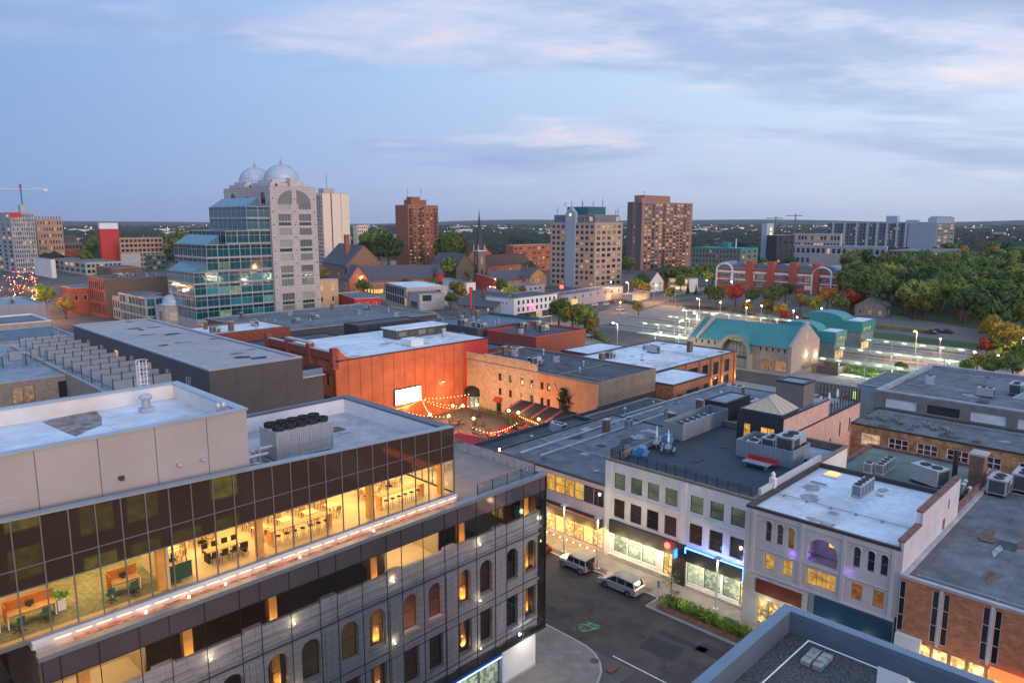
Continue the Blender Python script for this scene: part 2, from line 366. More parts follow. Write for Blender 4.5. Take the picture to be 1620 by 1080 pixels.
def building(label, x0, y0, w_, d_, h_, wall, roof, z0=0.0, rot=0.0, S=(), W=(), par=.5, cope=None, group=None, cat='building', name='building', rec=.16, E=(), Nn=(), flat=True, capw=.3, sill=None, cap=100, into=None):
    b = into or thing(name, label, cat, (x0, y0, z0), rot, group)
    of = Vector((x0, y0, z0)) if into else Vector((0, 0, 0))
    m = M(); top = h_-.25 if flat else h_
    for face, L_, ops in (('S', w_, S), ('W', d_, W), ('E', d_, E), ('N', w_, Nn)):
        wall_face(m, L_, 0, top, [(o[0], o[1], o[2], o[3], o[4]) for o in ops], face, w_, d_, rec)
    m.build('wall', wall, b, of)
    if flat:
        r = M(); r.box(.02, w_-.02, .02, d_-.02, h_-par-.12, h_-par); r.build('roof', roof, b, of)
        c = M(); e = .05; t = capw
        c.box(-e, w_+e, -e, t, h_-.25, h_); c.box(-e, w_+e, d_-t, d_+e, h_-.25, h_); c.box(-e, t, t, d_-t, h_-.25, h_); c.box(w_-t, w_+e, t, d_-t, h_-.25, h_)
        if par > .3:
            i_ = t-.04
            for q in ((.03, w_-.03, .03, i_), (.03, w_-.03, d_-i_, d_-.03), (.03, i_, i_, d_-i_), (w_-i_, w_-.03, i_, d_-i_)): c.box(*q, h_-par+.003, h_-.25)
        c.build('parapet', cope or FR_G, b, of)
    k = NW.get(b.name, 0); em = []
    for face, ops in (('S', S), ('W', W), ('E', E), ('N', Nn)):
        for o in ops:
            u, z, ww, hh, ar, kind, frame, nv, nh, nm, t = o
            if kind == 'void': continue
            me = win_mesh(ww, hh, kind, frame, t, nv, nh, ar)
            loc, rz = {'S': ((u, rec, z), 0), 'W': ((rec, u, z), -math.pi/2), 'E': ((w_-rec, u, z), math.pi/2), 'N': ((u, d_-rec, z), math.pi)}[face]
            loc = Vector(loc)+of; k += 1
            if k <= cap:
                link(nm, me, b, loc, rz)
                if sill and nm == 'window':
                    s = M(); s.box(-ww/2-.08, ww/2+.08, -.22, .02, -.12, 0)
                    key = ('sill', round(ww, 2), sill.name)
                    if key not in RP: RP[key] = s.mesh('window_sill', sill)
                    l2 = {'S': (u, rec-.02, z-.002), 'W': (rec-.02, u, z-.002), 'E': (w_-rec+.02, u, z), 'N': (u, d_-rec+.02, z)}[face]
                    link('window_sill', RP[key], b, Vector(l2)+of, rz)
            else: em.append((me, loc, rz))
    NW[b.name] = k
    if em:      # beyond the hundred nearest: one part
        mats = []; mm = M()
        rl_ = random.Random(len(em))
        for me, loc, rz in em:
            T_ = Matrix.Translation(loc) @ Matrix.Rotation(rz, 4, 'Z')
            idx = []
            for q in me.materials:
                if q.name in PF and 0 < PF[q.name][2] < 1:      # some of these windows are lit as well
                    d0, l0, f0, s0 = PF[q.name]; q = pane(q.name+'_lit', d0, l0, 1, s0*.8) if rl_.random() < f0*.8 else pane(q.name+'_unlit', d0, l0, 0, 0)
                if q not in mats: mats.append(q)
                idx.append(mats.index(q))
            kk = len(mm.v); mm.v += [tuple(T_ @ v.co) for v in me.vertices]
            for p in me.polygons: mm.f.append(tuple(i+kk for i in p.vertices)); mm.m.append(idx[p.material_index])
        mm.build('further_windows', mats, b)['kind'] = 'stuff'
    DIMS[b.name] = (w_, d_, h_); return b
def cornerb(label, pc, yb, pl, pr, ytop, wall, roof, rot=0.0, z0=0, **k):
    """building set by its nearest ground corner; the widths follow from where its far edges stand"""
    o = P(pc, yb, z0); h_ = HT(pc, ytop, o)-z0
    w_ = col(pr, o, rot); d_ = col(pl, o, rot+math.pi/2)
    S = k.pop('S', None); W = k.pop('W', None)
    if callable(S): S = S(w_, h_)
    if callable(W): W = W(d_, h_)
    return building(label, o[0], o[1], w_, d_, h_, wall, roof, z0=z0, rot=rot, S=S or (), W=W or (), **k)
def grid(n, nz, wf=.5, hf=.5, kind=None, z0=1.0, top=.8, frame=None, nv=0, nh=0, m0=.5, arch=False, t=.07):
    """function giving an even grid of openings for a wall of any size"""
    def fn(L_, H_):
        st_ = (H_-z0-top)/nz; cw = (L_-2*m0)/n
        return [o for j in range(nz) for o in rows(m0+cw/2, n, L_-m0-cw/2, [z0+st_*j+st_*(1-hf)/2], cw*wf, st_*hf, kind, frame, nv, nh, arch, t=t)]
    return fn
# palette
ROOFW = mat('white_membrane_roof', (.68,.72,.80), .75, .07, .8, .05, stain=.30, seam=(9,2.1,.035), soft=.86)
ROOFD = mat('dark_tar_roof', (.075,.085,.105), .85, .18, .5, .2, stain=.42, seam=(8,1.0,.03), soft=.74, crack=.3)
ROOFG = mat('grey_gravel_roof', (.40,.37,.38), .95, .12, 4, .5, stain=.2, fine=.25)
ROOFM = mat('mid_grey_roof', (.16,.17,.20), .9, .16, .5, .15, stain=.42, seam=(8,1.0,.03), soft=.78, crack=.3)
ROOFB = mat('blue_grey_roof', (.26,.31,.38), .8, .12, .5, .1, stain=.3)
WHITEW = mat('white_render', (.76,.72,.70), .85, .05, .5, .1, stain=.10)
BEIGEW = mat('beige_brick', (.62,.41,.25), .9, .1, 1.2, .2, brick=(.5,.16,.012), stain=.15)
ORANGEW = mat('orange_metal_panel', (.56,.135,.055), .6, .10, .35, .08, stain=.22)
REDW = mat('red_painted_wall', (.50,.04,.03), .7, .08, .7, .1)
REDBR = mat('dark_red_brick', (.27,.07,.045), .9, .15, 1.5, .2, brick=(.5,.16,.012))
BRBR = mat('brown_brick', (.20,.125,.085), .9, .15, 1.5, .2, brick=(.5,.16,.012), stain=.2)
BRICK = mat('orange_brick', (.50,.20,.10), .9, .15, 1.5, .2, brick=(.45,.15,.012), stain=.18)
YBR = mat('yellow_brown_brick', (.46,.27,.14), .9, .28, 1.1, .25, brick=(.5,.16,.014), stain=.45)
SALM = mat('salmon_brick', (.62,.40,.33), .9, .06, 1.1, .12, brick=(.45,.15,.010), stain=.08)
DGREY = mat('dark_grey_cladding', (.095,.085,.09), .6, .06, .5, .05, seam=(4.2,30,.03))
TAUPE = mat('taupe_metal_panel', (.50,.44,.43), .5, .03, .35, .02, metal=.25, seam=(3.0,40,.03))
CONC = mat('pale_concrete', (.44,.42,.41), .85, .06, .6, .1, stain=.14)
STONEP = mat('pink_grey_stone', (.54,.49,.48), .8, .05, .6, .1, seam=(2.2,1.1,.03))
DSTONE = mat('dark_brown_stone', (.13,.10,.09), .95, .15, 1, .3)
SLATE = mat('slate_roof', (.075,.08,.10), .75, .12, 1.5, .2, fine=.2)
TEALR = mat('teal_metal_roof', (.035,.24,.25), .5, .05, .5, .0, metal=.1)
DOMEM = mat('silver_dome_metal', (.50,.55,.63), .48, .05, .5, 0, metal=.35)
STEEL = mat('galvanised_steel', (.50,.52,.55), .45, .07, 1.5, .05, metal=.5)
STEELD = mat('dark_steel', (.05,.052,.058), .5, .1, 1, 0, metal=.3)
WOODB = mat('weathered_wood', (.17,.12,.09), .9, .2, 3, .3)
RUBBER = mat('black_rubber', (.015,.015,.016), .7, .1)
GREYW = mat('grey_blue_wall', (.25,.29,.34), .7, .06, .5, .05, seam=(.6,30,.02))
# ------------------------------------------------------------------ ground, roads, pavements
ASPH = mat('asphalt', (.062,.052,.049), .85, .22, .35, .35, stain=.35, fine=.14, crack=.45)
PAVE = mat('concrete_paving', (.25,.225,.20), .85, .10, .8, .15, seam=(1.6,1.6,.02), stain=.15)
GRND = mat('urban_ground', (.10,.092,.085), .95, .25, .05, .3, stain=.3)
FIELD = mat('far_fields', (.022,.035,.026), 1, .3, .004, 0)
PLAZA = mat('pale_plaza_paving', (.27,.25,.23), .85, .08, .5, .1, seam=(3,3,.02))
PAINT = mat('road_paint', (.62,.61,.58), .8, .15, 2)
g = M(); g.quad((-1500,-1500,-.01), (9600,-1500,-.01), (9600,9600,-.01), (-1500,9600,-.01)); struct('terrain', g, FIELD)
g = M(); g.prism([(-100,-60), (330,-60), (900,300), (1000,900), (300,1100), (-300,900), (-100,60)], -.5, 0.0); struct('ground', g, GRND)
def strip(name, pts, wd, z, m_, thick=0, lab=None):
    g = M(); L_ = []; Rr = []
    for i, p in enumerate(pts):
        a = Vector(pts[max(0, i-1)]); b = Vector(pts[min(len(pts)-1, i+1)]); d = (b-a).normalized(); n = Vector((-d.y, d.x))*wd/2; q = Vector(p)
        L_.append(q+n); Rr.append(q-n)
    for i in range(len(pts)-1): g.quad((*Rr[i], z), (*Rr[i+1], z), (*L_[i+1], z), (*L_[i], z))
    if thick:
        for A in (L_, Rr):
            for i in range(len(pts)-1): g.quad((*A[i], z-thick), (*A[i+1], z-thick), (*A[i+1], z), (*A[i], z))
    return struct(name, g, m_)
# main street, side street
g = M(); g.quad((50.5,-60,.004), (60.6,-60,.004), (60.6,300,.004), (50.5,300,.004)); g.quad((60.6,39.6,.004), (62.9,39.6,.004), (62.9,60.5,.004), (60.6,60.5,.004)); g.quad((60.6,300,.004), (50.5,300,.004), (118,620,.004), (134,620,.004))
g.quad((60.6,300,.004),(134,620,.004),(134,620,.004),(134,620,.004)) if 0 else None
g.quad((-60,18,.004), (50.5,18,.004), (50.5,34,.004), (-60,34,.004)); struct('main_street', g, ASPH)
g = M()
g.box(60.6, 62.9, -40, 39.6, 0, .13); g.box(60.6, 62.9, 60.5, 260, 0, .13); g.box(62.9, 67.2, -40, 260, 0, .13)
k = [(50.5,60),(50.5,45.5)]+[(46.5+4*math.cos(a), 41.5-0+ -1.0*0 + (-6.5)*math.sin(a)) for a in [R_(x) for x in (15,30,45,60,75,90)]]
g2 = [(45.0,60),(50.5,60),(50.5,42)]+[(45.0+5.5*math.cos(a), 40.5-5.5*math.sin(a)) for a in [R_(x) for x in (10,25,40,55,70,90)]]+[(-30,35.0),(-30,41.0),(45.0,41.0)]
g.prism(g2, 0, .13); g.box(45, 50.5, 60, 105, 0, .13)
struct('pavement', g, PAVE)
g = M()
KP = [(50.5,105),(50.5,42)]+[(45.0+5.5*math.cos(a), 40.5-5.5*math.sin(a)) for a in [R_(x) for x in (10,25,40,55,70,90)]]+[(-30,35.0)]
for i in range(len(KP)-1):
    a, b = Vector(KP[i]), Vector(KP[i+1]); d = (b-a).normalized(); n = Vector((-d.y, d.x))*.16
    g.quad((*(a-n), .137), (*(b-n), .137), (*(b+n*.2), .137), (*(a+n*.2), .137))
g.box(60.45, 60.6, -40, 39.6, .0, .137); g.box(62.76, 62.9, 39.75, 60.35, 0, .137); g.box(60.45, 62.9, 39.6, 39.75, 0, .137); g.box(60.45, 62.9, 60.35, 60.5, 0, .137)
struct('kerb', g, mat('kerb_concrete', (.38,.35,.32), .8, .08))
g = M(); g.box(63.1, 63.9, 41, 60, .131, .139); struct('paving_bands', g, mat('dark_paving', (.10,.095,.09), .9))
g = M()
g.quad((50.9,36.9,.009), (51.05,36.9,.009), (51.05,27,.009), (50.9,27,.009)); g.quad((46,33.9,.009),(50.4,30.0,.009),(50.4,30.25,.009),(46,34.15,.009))
struct('road_marking', g, PAINT)
g = M()
for cx, cy, w_, d_, a in ((55.2,34.3,2.6,3.6,.1), (58.0,27.5,1.5,9,.0), (53.0,47.0,1.2,5,.0), (57.6,33.5,.9,5,.05), (54.6,22,4,2.0,0)):
    c_, s_ = math.cos(a), math.sin(a); g.add([(cx+x*c_-y*s_, cy+x*s_+y*c_, .008) for x, y in ((-w_/2,-d_/2),(w_/2,-d_/2),(w_/2,d_/2),(-w_/2,d_/2))], [(0,1,2,3)])
struct('road_patch', g, mat('dark_asphalt_patch', (.033,.032,.034), .9, .15, 1, .2))
g = M(); random.seed(3)
for k in range(26):
    cx = 53.0+random.uniform(-1.3,1.3)*.9; cy = 41.6+random.uniform(-1.1,1.1)*.55+(cx-53)*-.4; a = random.uniform(0,3.1); l = random.uniform(.15,.5)
    g.add([(cx+math.cos(a)*l, cy+math.sin(a)*l, .011),(cx-math.cos(a)*l, cy-math.sin(a)*l, .011),(cx-math.cos(a)*l+.07, cy-math.sin(a)*l+.07, .011),(cx+math.cos(a)*l+.07, cy+math.sin(a)*l+.07, .011)], [(0,1,2,3)])
tag(g.build('utility_marks', mat('green_spray_paint', (.08,.42,.16), .9)), 'green sprayed utility marks on the street asphalt', 'paint marks')
mh = M(); mh.cyl(49.0,37.5,.131,.14,.42,.42,18); tag(mh.build('manhole_cover', mat('rusty_iron', (.12,.055,.03), .8)), 'round rusty manhole cover in the corner pavement', 'manhole cover')
tp = M(); tp.box(48.6,50.0,35.3,36.0,.131,.142); tag(tp.build('tactile_plate', mat('rusty_plate', (.16,.06,.045), .8)), 'rust red tactile plate at the kerb of the corner pavement', 'tactile plate')
# other streets
strip('terminal_street', [(175.5,-40), (175.5,95), (182,130), (186,165), (186,200)], 12.5, .004, ASPH)
strip('terminal_plaza', [(166,66), (166,100)], 6, .006, PLAZA)
g = M(); g.prism([(182.4,30),(236,30),(240,70),(222,86),(222,120),(190,124),(182.4,96)], 0, .12); g.prism([(150,30),(168.6,30),(168.6,93),(150,93)], 0, .12); struct('plaza', g, PLAZA)
strip('ring_street', [(150,205), (186,200), (228,179), (262,192), (300,205), (340,214), (420,225), (560,232)], 15, .006, mat('worn_asphalt', (.22,.165,.135), .9, .1, .3, .2))
strip('hill_street', [(172,205), (190,240), (212,278), (236,322), (275,400), (350,560)], 17, .008, mat('worn_yellowish_asphalt', (.24,.19,.12), .9, .1, .3, .2))
strip('platform_road', [(214,60),(214,95),(214,165)], 9, .010, mat('dark_lane', (.055,.055,.058), .9, .1, .5))
g = M(); g.prism([(218.5,40),(262,30),(266,90),(300,140),(300,192),(262,186),(232,172),(218.5,160)], 0, .125); struct('bus_platform_apron', g, mat('pale_apron_concrete', (.19,.195,.19), .8, .06, .3, .1, stain=.15))
g = M(); g.prism([(276,20),(278,76),(306,112),(345,112),(318,70),(300,20)], 0, .06); struct('parking_lot', g, mat('lot_asphalt', (.14,.13,.12), .9, .08, .3))
g = M(); g.prism([(264,20),(266,86),(280,98),(276,20)], 0, .10); g.prism([(330,206),(420,213),(420,222),(345,214)], 0, .1); g.prism([(300,20),(318,70),(345,112),(360,90),(340,20)], 0, .13); struct('lawn', g, mat('dark_lawn', (.035,.075,.022), 1, .2, .8, .3))
g = M(); g.prism([(126,205),(166,205),(184,255),(196,285),(150,285),(126,258)], 0, .03); g.prism([(238,208),(262,205),(312,216),(310,222),(262,226),(250,222)], 0, .05); g.prism([(300,218),(340,221),(345,240),(312,236)], 0, .05); struct('car_park', g, mat('car_park_asphalt', (.085,.08,.08), .9, .1, .3))
# far hills and far wood
hl = M(); n = 120; ring = [(0,6500),(1,7600)]
def hill_h(t):      # ridge seen from the left edge of the picture to the right
    return max(0, 20+26*math.sin(t*5.1+1.2)+18*math.sin(t*13+.5)+9*math.sin(t*29)+60*max(0,min(1,(t-.28)*2.2)))
vs = []
for i in range(n+1):
    t = i/n; a = HEAD+R_(48)-R_(96)*t
    for d_, k_ in ((4200,0), (5300,.55), (6500,.85+0), (7800,1.05), (9300,.6)):
        vs.append((math.cos(a)*d_, math.sin(a)*d_, hill_h(t)*k_-1))
hl.add(vs, [(i*5+j, (i+1)*5+j, (i+1)*5+j+1, i*5+j+1) for i in range(n) for j in range(4)])
struct('hills', hl, mat('wooded_hills', (.020,.034,.036), 1, .35, .006, 0), smooth=True)
g = M(); g.prism([(300,60),(470,20),(900,100),(900,300),(520,190),(345,130)], 0, .05); struct('wood_floor', g, mat('wood_floor_green', (.02,.035,.014), 1, .3, .2, .3))
g = M()
for x, a, b in ((223,52,168),(245,40,178),(252.5,40,180),(229.5,60,172),(206,40,78)): g.box(x-.9,x+.9,a,b,.126,.132)
struct('bus_lane', g, mat('dark_lane', (0,0,0)))
g = M()
for x, a, b in ((221.6,50,170),(243.6,40,178),(254,40,180),(232,60,172),(262.5,92,160),(210,40,76)): g.box(x-.15,x+.15,a,b,.126,.26)
struct('platform_edge', g, mat('pale_edge', (.42,.43,.40), .8))
g = M(); g.prism([P(*q) for q in ((800,548),(846,508),(905,520),(985,556),(1005,590),(900,596))], 0, .09); struct('plaza', g, mat('tan_plaza_paving', (.34,.28,.21), .85, .1, .5, .1, seam=(2,2,.03)))
g = M(); g.prism([P(*q) for q in ((862,520),(885,514),(900,522),(872,532))], .09, .35); struct('plaza_island', g, mat('red_brown_bed', (.14,.06,.04), .95, .2, 2, .3))
# ------------------------------------------------------------------ glass office building round an old stone front
SKIN = clear_glass('clear_facade_glass', (.93,.93,.95), .075)
BOXG = clear_glass('clear_ribbon_glass', (.97,.95,.90), .0, 1.25)
SPAN = mat('dark_spandrel_glass', (.085,.055,.04), .03, .05, .5, 0, spec=1.0, metal=.4)
SPAN2 = mat('dark_band_glass', (.12,.10,.115), .06, .05, .5, 0, spec=.8, metal=.3)
MULL = mat('mullion_metal', (.05,.05,.06), .35, .05, .5, 0, metal=.6)
MULL2 = mat('grey_mullion', (.22,.22,.25), .4, .05, .5, 0, metal=.5)
OLDST = mat('old_pale_stone', (.62,.65,.76), .9, .04, 1.2, .2, seam=(1.36,.55,.02), soft=.5, stain=.08)
FLOORC = mat('pale_office_floor', (.60,.50,.34), .45, .05, .6, .02)
CARPET = mat('green_carpet', (.24,.26,.17), .95, .2, 4, .1)
WARMW = mat('warm_white_wall', (.66,.55,.38), .9, .03)
GLUE = mat('glulam_timber', (.70,.38,.11), .6, .1, 1.2, .1)
LEDGE = mat('rusty_ledge_membrane', (.62,.50,.40), .8, .10, .6, .2)
off = thing('office_building', 'glass walled office block with lit ribbon floor above an old stone front', 'building', (0,0,0))
X0, X1 = 7.2, 45.4
JX = [7.3, 8.1, 9.9, 11.9, 13.5, 15.5, 17.6]+[v for k in range(5) for v in (18.9+5.42*k, 20.9+5.42*k, 23.0+5.42*k)]+[45.36]
JX = sorted(v for v in JX if v <= 45.4)
g = M()
for a, b in zip(JX, JX[1:]): g.quad((a+.012,40.5,3.95),(b-.012,40.5,3.95),(b-.012,40.5,16.75),(a+.012,40.5,16.75))
g.build('glass_skin', SKIN, off)
g = M()
for a, b in zip(JX, JX[1:]): g.box(a+.015, b-.015, 40.5, 40.62, 16.79, 18.1)
g.build('upper_band', SPAN2, off)
g = M()
for x in JX: g.box(x-.018, x+.018, 40.46, 40.52, 3.9, 18.12)
for z in (5.05, 8.35, 9.0, 13.2, 16.77): g.box(X0, X1, 40.465, 40.515, z-.018, z+.018)
g.box(X0, X1+.05, 40.38, 41.0, 3.78, 3.95); g.box(X1-.02, X1+.06, 40.42, 56.8, 3.78, 18.2)
for y in (42,44,46,48,50,52,54): g.box(X1+.06, X1+.1, y-.03, y+.03, 3.9, 18.1)
g.build('mullion', MULL, off)
g = M(); g.box(X1-.1, X1-.03, 40.6, 56.8, 3.95, 18.1); g.build('side_glass', SPAN2, off)
g = M(); g.box(X0-.05, X1+.08, 40.36, 40.9, 18.1, 18.36); g.box(X1-.45, X1+.08, 40.9, 57, 18.1, 18.45); g.build('parapet', mat('grey_coping', (.22,.25,.30), .4, .05, metal=.4), off)
# old front behind the glass
AR = [9.35,11.8,14.8,17.2,20.25,22.65,25.7,28.05,31.1,33.5,36.55,38.95,42.05,44.4]
ops = [(x, 9.3, 1.42, 2.9, True) for x in AR if x > 7.5]+[(x, 4.9, 1.42, 2.9, False) for x in AR if x > 7.5]
ops2 = [(o[0]-X0, o[1], o[2], o[3], o[4]) for o in ops]
m = M(); wall_face(m, 38.1, 3.9, 13.3, ops2, 'S', 38.1, 1, .45)
o = m.build('old_stone_front', OLDST, off, (X0, 41.3, 0))
m = M()
for i, x in enumerate(AR):        # pilasters, sills, lintels, keystones
    m.box(x-.85, x+.85, 41.18, 41.3, 4.72, 4.86); m.box(x-.85, x+.85, 41.18, 41.3, 9.1, 9.24)
for x in [10.55+5.42*k-2.72*0+ 2.7 for k in range(-1,7)]: m.box(x-.38, x+.38, 41.16, 41.3, 3.9, 12.5); m.box(x-.6, x+.6, 41.1, 41.52, 13.9, 14.8)
m.box(X0, X1-.1, 41.1, 41.3, 8.25, 8.5); m.box(X0, X1-.1, 41.0, 41.35, 12.55, 12.75); m.box(X0, X1-.1, 40.85, 41.5, 13.3, 13.5); m.box(X0, X1-.1, 41.0, 41.5, 13.5, 13.85)
for k in range(150): m.box(X0+.1+k*.25, X0+.22+k*.25, 40.98, 41.1, 13.02, 13.26)
m.box(X0, X1-.1, 41.2, 41.5, 13.85, 14.6)
m.build('cornice', OLDST, off)
for x in AR:
    me = win_mesh(1.36, 2.84, G_DARK if 0 else MT.get('thin_dark_glass') or clear_glass('thin_dark_glass', (.8,.82,.8), .03), FR_D, .05, 0, 1, True); link('window', me, off, (x, 41.7, 9.33))
    me = win_mesh(1.36, 2.84, MT['thin_dark_glass'], FR_D, .05, 0, 1, False); link('window', me, off, (x, 41.7, 4.93))
# floors, ceilings and rear walls of the rooms
g = M(); g.box(X0, X1-.2, 41.75, 56, 4.3, 4.5); g.box(X0, X1-.2, 41.75, 56, 8.6, 8.8); g.box(X0, X1-.2, 41.6, 56, 13.0, 13.25); g.build('floor_slab', mat('dim_office_floor', (.13,.10,.075), .5, .1), off)
g = M(); g.box(30.0,30.1,43,49,13.25,17.8); g.box(35.2,35.3,43,49,13.25,17.8); g.box(30.1,35.2,43,49,13.25,13.3); g.box(30.1,35.2,48.8,48.98,13.3,17.8); g.box(7.4,12.8,43,48.9,13.25,13.3); g.box(7.4,12.8,46.2,46.3,13.3,17.8); g.box(12.8,12.9,43,48.9,13.3,17.8); g.build('lit_room_lining', WARMW, off)  # partitions and pale lining added to hold the ceiling light in these rooms
g = M(); g.box(X0+.1, X1-.2, 49, 49.2, 4.5, 17.9); g.box(X0, X0+.15, 40.7, 49, 3.9, 18); g.build('inner_wall', mat('inner_wall_paint', (.13,.085,.06), .9, .1), off)
g = M(); g.box(X0, 35.9, 42.1, 57, 17.9, 18.55); g.box(35.9, X1-.1, 40.75, 57, 17.75, 17.95); g.build('upper_slab', CONC, off)
COLX = [9.8, 15.2, 20.35, 25.95-.1, 28.3-.0, 31.4+.0, 36.5, 44.4]
COLX = [9.5, 15.1, 20.6, 28.55, 37.2, 44.85]
for x in COLX:
    g = M(); g.box(x-.28, x+.28, 42.3, 42.8, 13.25, 17.8); g.box(x-.28, x+.28, 42.3, 42.8, 4.5, 8.6); g.box(x-.28, x+.28, 42.3, 42.8, 8.8, 13.0)
    g.build('timber_column', GLUE, off)
    for z in (4.75, 9.05, 14.0):
        s = M(); s.lathe(0, 0, [(0,-.06),(.05,-.03),(.06,.02),(.03,.05),(0,.06)], 8); u = s.build('uplight', emis('uplight_glow', (1,.8,.5), 9), off, (x+.75, 40.95, z+.05)); plight((0,0,.15), (1,.72,.36), 6, .08, parent=u)
    for z in (4.6, 8.9, 13.45): plight((x, 41.98, z), (1,.56,.18), 150, .05, parent=off, typ='SPOT', rot=(R_(180-9),0,0))
def blob(cx, cy, z0, z1, c, e, wx=2.5): plight((cx, cy, z1), c, e, .5, typ='AREA', size=(wx, 2.0), parent=off, name='ceiling_light')
for x, e in ((8.9,110),(11.4,90),(14.4,30),(23.5,5),(31.3,170),(33.6,190)): blob(x, 45, 0, 17.6, (1,.68,.32), e*.75)
blob(31.2, 43.6, 0, 12.8, (1,.58,.28), 130, 1.5); blob(33.4, 43.6, 0, 12.8, (1,.28,.18), 130, 1.5); blob(25.7, 44, 0, 12.8, (.7,.8,.4), 40); blob(20.3,44,0,8.5,(1,.6,.25),50); blob(14.8,44,0,12.8,(1,.6,.25),50); blob(38.9,44,0,8.5,(1,.3,.2),14); blob(31.2, 44.6, 0, 8.3, (1,.6,.3), 28, 1.5); blob(38.9,45,0,12.7,(1,.25,.2),9); blob(41.9,45,0,12.7,(1,.5,.25),6)
# ground floor: blue lit fascia, shop glazing, white end wall
g = M(); g.box(X0, 44.55, 41.4, 56, 0.13, 3.78); g.build('ground_floor_core', mat('core_dark', (.10,.10,.11), .8), off)
g = M(); g.box(X0, 40.4, 41.0, 41.38, 2.95, 3.7); g.build('blue_fascia', mat('blue_panel', (.02,.10,.50), .35, .05), off)
g = M(); g.box(X0, 40.4, 40.96, 41.0, 2.86, 2.93); g.build('fascia_light_strip', emis('blue_white_strip', (.25,.55,1.0), 5), off)
for k in range(14):
    x = 39.2-2.35*k
    if x > X0+1: link('shop_window', win_mesh(2.25, 2.3, G_SHOP, FR_G, .06), off, (x, 41.37, .5))
g = M(); g.box(40.5, 44.6, 40.95, 41.38, .35, 3.77); g.box(44.62, 44.7, 40.95, 50, .35, 3.77); g.build('white_end_wall', mat('bright_white_panel', (.72,.73,.78), .6, .03), off)
g = M(); g.box(40.5, 44.72, 40.9, 41.39, .135, .34); g.build('plinth', CONC, off)
plight((43.2, 39.5, 3.6), (1,.86,.66), 110, .1, parent=off); plight((30,40.2,3.3), (.5,.75,1), 25, .3, parent=off)
# upper glass box
BX1 = 36.15
def ptop(x): return 25.25+(24.05-25.25)*max(0, (x-6.5))/(BX1-6.5)
MX = [BX1-.03-1.27*k for k in range(36)]
g = M(); g2 = M(); g3 = M()
for b, a in zip(MX, MX[1:]):
    g.quad((a+.02,42.0,18.75),(b-.02,42.0,18.75),(b-.02,42.0,21.42),(a+.02,42.0,21.42))
    g2.quad((a+.025,41.99,21.47),(b-.025,41.99,21.47),(b-.025,41.99,22.6),(a+.025,41.99,22.6)); g2.quad((a+.025,41.99,22.66),(b-.025,41.99,22.66),(b-.025,41.99,ptop(b)),(a+.025,41.99,ptop(a)))
g.build('ribbon_glass', BOXG, off); g2.build('spandrel_glass', SPAN, off)
for x in MX: g3.box(x-.03, x+.03, 41.92, 42.03, 18.6, ptop(x))
g3.box(MX[-1], BX1, 41.93, 42.02, 21.42, 21.47); g3.box(MX[-1], BX1, 41.93, 42.02, 22.6, 22.65); g3.box(MX[-1], BX1+.03, 41.9, 42.1, 18.5, 18.72)
g3.build('ribbon_mullion', MULL2, off)
g = M(); g.box(BX1-.02, BX1+.05, 42.0, 56.9, 18.45, 18.75); g.box(BX1-.0, BX1+.05, 42, 56.9, 21.4, 24.0); g.build('east_spandrel', SPAN, off)
g = M()
for y in [42.0+1.35*k for k in range(12)]: g.box(BX1-.04, BX1+.09, y-.03, y+.03, 18.5, 24)
g.build('east_mullion', MULL2, off)
g = M(); g.quad((BX1,42,18.75),(BX1,56.9,18.75),(BX1,56.9,21.4),(BX1,42,21.4)); g.build('east_ribbon_glass', BOXG, off)
g = M(); g.box(-9.4, BX1-.1, 42.1, 56.8, 18.6, 18.66); g.build('office_floor', FLOORC, off)
g = M(); g.box(5.5, 15.2, 42.6, 56.7, 18.665, 18.675); g.build('carpet', CARPET, off)
g = M(); g.box(-9.4, BX1-.05, 42.2, 56.8, 21.62, 21.9); g.build('office_ceiling', WARMW, off)
g = M(); g.box(-9.4, BX1-.1, 53.0, 53.2, 18.66, 21.62); g.box(-9.4, 8.6, 46.0, 46.2, 18.66, 21.62); g.box(17.6, 17.8, 46.8, 53, 18.66, 21.62); g.box(14.2, 14.35, 42.2, 46.5, 18.66, 21.62); g.build('partition', WARMW, off)
for x in (14.0, 20.1, 28.6, 35.3):
    g = M(); g.box(x-.22, x+.22, 42.45, 42.85, 18.66, 21.62); g.build('timber_post', GLUE, off)
for x in (-6,-1,3.5,8,12,16,20,24,28,32,35): plight((x, 46.2, 21.55), (1,.62,.24), 235 if x > 14 else 165, .5, typ='AREA', size=(3.2,5.5), parent=off, name='ceiling_light')
# ledge with pooled light
g = M(); g.box(X0+.1, 35.9, 40.95, 41.85, 18.12, 18.2); g.build('ledge_roof', LEDGE, off)
g = M(); g.box(X0, BX1, 41.66, 41.9, 18.2, 18.62); g.build('ledge_kerb', mat('pale_kerb_metal', (.60,.60,.66), .5, .05), off)
rs = M(); random.seed(5)
for k in range(46):
    x = 9.0+k*.58; w2 = random.uniform(.16,.30); y = 41.34+.05*math.sin(k*.7); 
    rs.add([(x,y-w2,18.205+.004*(k%2)),(x+.75,y-w2*.8,18.205+.004*(k%2)),(x+.75,y+w2*.8,18.205+.004*(k%2)),(x,y+w2,18.205+.004*(k%2))], [(0,1,2,3)])
rs.build('rust_stain', mat('rust_stain', (.50,.20,.10), .8, .4, 2.5), off)
for x in (12.6,15.0,17.2,22.2,28):
    s = M(); s.lathe(0,0,[(0,0),(.07,0),(.07,.12),(0,.16)], 8); u = s.build('ledge_lamp', emis('ledge_lamp_glow', (1,.85,.6), 5), off, (x, 41.35, 18.2))
g = M()
for k in range(28): g.box(8.2+k*1.0, 8.95+k*1.0, 41.56, 41.64, 18.46, 18.52)
g.build('ledge_strip_light', emis('ledge_strip_glow', (1,.50,.18), 3.5), off)
